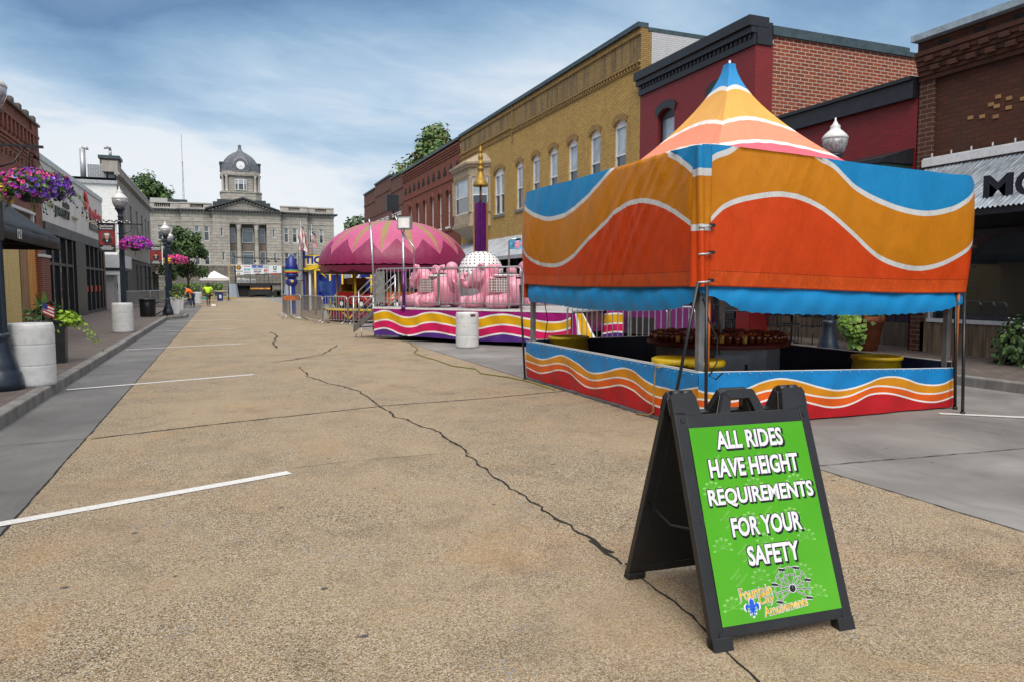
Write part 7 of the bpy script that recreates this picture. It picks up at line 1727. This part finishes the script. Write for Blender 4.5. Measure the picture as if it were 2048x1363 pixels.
# ------------------------------------------------------------------ two street workers
def skin_mesh(name, V, E_, Rr, mt, parent):
    me = bpy.data.meshes.new(name); me.from_pydata([tuple(v) for v in V], E_, []); me.materials.append(mt)
    o = bpy.data.objects.new(name, me); col.objects.link(o); o.parent = parent
    md = o.modifiers.new('skin', 'SKIN'); md.use_smooth_shade = True
    for i, r in enumerate(Rr):
        me.skin_vertices[0].data[i].radius = (r, r*.92); me.skin_vertices[0].data[i].use_root = (i == 0)
    s = o.modifiers.new('sub', 'SUBSURF'); s.levels = 1; s.render_levels = 1
    return o
def person(lab, loc, rz, J, shirt, legs, skin, hairc, shoes, shorts=False):
    """J: joint positions (pelvis, chest, neck, head, l/r shoulder elbow hand, l/r hip knee ankle toe)"""
    t = thing('person', lab, 'person', loc, rz); V = [Vector(J[k]) for k in ('pelvis', 'waist', 'chest', 'neck', 'head', 'crown')]; rr = [.14, .135, .16, .06, .095, .07]; E_ = [(0, 1), (1, 2), (2, 3), (3, 4), (4, 5)]
    def chain(root, names, rad):
        k = root
        for nme, r in zip(names, rad): V.append(Vector(J[nme])); rr.append(r); E_.append((k, len(V)-1)); k = len(V)-1
        return k
    for s in 'lr':
        h = chain(2, (s+'sh', s+'el', s+'hand'), (.075, .05, .035)); hp = V[h]; d = (hp-Vector(J[s+'el'])).normalized(); side = d.cross(Vector((0, 0, 1))); side = side.normalized() if side.length > .1 else Vector((1, 0, 0))
        for f in (-.03, -.01, .01, .03): V.append(hp+d*(.12-abs(f))+side*f); rr.append(.010); E_.append((h, len(V)-1))
        V.append(hp+d*.05+side*.055); rr.append(.011); E_.append((h, len(V)-1))
        chain(0, (s+'hip', s+'kn', s+'an', s+'toe'), (.10, .065, .045, .04))
    body = skin_mesh('body', V, E_, rr, skin, t)
    g = lambda ks: [Vector(J[k]) for k in ks]
    A = g(('pelvis', 'waist', 'chest')); mid = lambda a, b, f: Vector(J[a]).lerp(Vector(J[b]), f)
    skin_mesh('shirt', A+[mid('chest', 'neck', .55), Vector(J['lsh']), mid('lsh', 'lel', .75), Vector(J['rsh']), mid('rsh', 'rel', .75)], [(0, 1), (1, 2), (2, 3), (2, 4), (4, 5), (2, 6), (6, 7)], [.185, .185, .20, .08, .105, .085, .105, .085], shirt, t)
    fe = .45 if shorts else 1.0; L = [Vector(J['pelvis'])]; LR = [.165]; LE = []
    for s in 'lr':
        k = len(L); L += [Vector(J[s+'hip']), Vector(J[s+'kn'])]; LR += [.125, .095]; LE += [(0, k), (k, k+1)]
        if not shorts: L.append(mid(s+'kn', s+'an', .95)); LR.append(.08); LE.append((k+1, k+2))
    skin_mesh('shorts' if shorts else 'trousers', L, LE, LR, legs, t)
    for s in 'lr': skin_mesh('shoe', [Vector(J[s+'an'])-Vector((0, 0, .03)), Vector(J[s+'toe'])], [(0, 1)], [.06, .05], shoes, t)
    hd_ = MB(hairc); c = Vector(J['head']).lerp(Vector(J['crown']), .75); hd_.ell(c, (.105, .115, .085), 12, 8); hd_.build('hair', t)
    return t
HV_O = mat('hi_vis_orange', (.85, .16, .01), .7, var=.08); HV_L = mat('hi_vis_lime', (.50, .85, .02), .7, var=.08); JEAN = mat('jeans', (.025, .045, .10), .8, var=.2); BRN = mat('brown_shorts', (.05, .03, .018), .8); SHW = mat('shoe_white', (.5, .5, .5), .6); HAIR = mat('hair_black', (.01, .008, .007), .6)
person('man in an orange shirt and jeans bending over the kerb with a broom', tuple(gp(383, 615)), R(0),
    dict(pelvis=(.06, 0, .92), waist=(-.02, -.02, 1.06), chest=(-.18, -.05, 1.26), neck=(-.30, -.07, 1.34), head=(-.38, -.10, 1.36), crown=(-.46, -.13, 1.33), lsh=(-.22, -.22, 1.22), lel=(-.38, -.26, .96), lhand=(-.46, -.22, .72), rsh=(-.16, .14, 1.24), rel=(-.10, -.12, .98), rhand=(-.02, -.22, .74),
         lhip=(.02, -.11, .88), lkn=(-.04, -.13, .48), lan=(.0, -.12, .08), ltoe=(-.14, -.16, .03), rhip=(.10, .11, .88), rkn=(.14, .10, .48), ran=(.20, .10, .08), rtoe=(.08, .06, .03)), HV_O, JEAN, SKIN, HAIR, BLACKP)
person('man in a lime shirt and brown shorts carrying a dustpan and broom', tuple(gp(417, 613)), R(-8),
    dict(pelvis=(0, 0, .92), waist=(0, -.02, 1.08), chest=(0, -.03, 1.32), neck=(.0, -.06, 1.48), head=(.02, -.10, 1.58), crown=(.02, -.12, 1.70), lsh=(-.21, -.03, 1.38), lel=(-.36, -.10, 1.22), lhand=(-.38, -.18, 1.50), rsh=(.21, -.03, 1.38), rel=(.33, -.02, 1.10), rhand=(.36, -.12, .86),
         lhip=(-.10, 0, .88), lkn=(-.06, -.18, .50), lan=(-.04, -.06, .10), ltoe=(-.05, -.22, .05), rhip=(.10, 0, .88), rkn=(.08, .02, .48), ran=(.04, .16, .12), rtoe=(.03, .06, .03)), HV_L, BRN, SKIND, HAIR, SHW, True)
def tool(name, lab, cat, a, d, head, hc):
    b = MB(TIMB); b.tube(a, d, .014, n=6); b.m(hc); b.boxc(d, head); o = b.build(name); o['label'] = lab; o['category'] = cat
w1 = gp(383, 615); w2 = gp(417, 613)
tool('broom', 'broom held low by the man in the orange shirt', 'broom', w1+Vector((.0, -.24, .80)), w1+Vector((-.95, -.35, .06)), (.40, .12, .10), BLACKP)
tool('broom', 'broom carried upright by the man in the lime shirt', 'broom', w2+Vector((.40, -.14, 1.0)), w2+Vector((.36, -.2, .10)), (.3, .1, .14), EWH)
tool('dustpan', 'green dustpan carried by the man in the lime shirt', 'dustpan', w2+Vector((-.42, -.22, 1.62)), w2+Vector((-.30, -.30, .62)), (.42, .30, .12), mat('dustpan_green', (.02, .22, .16), .5))
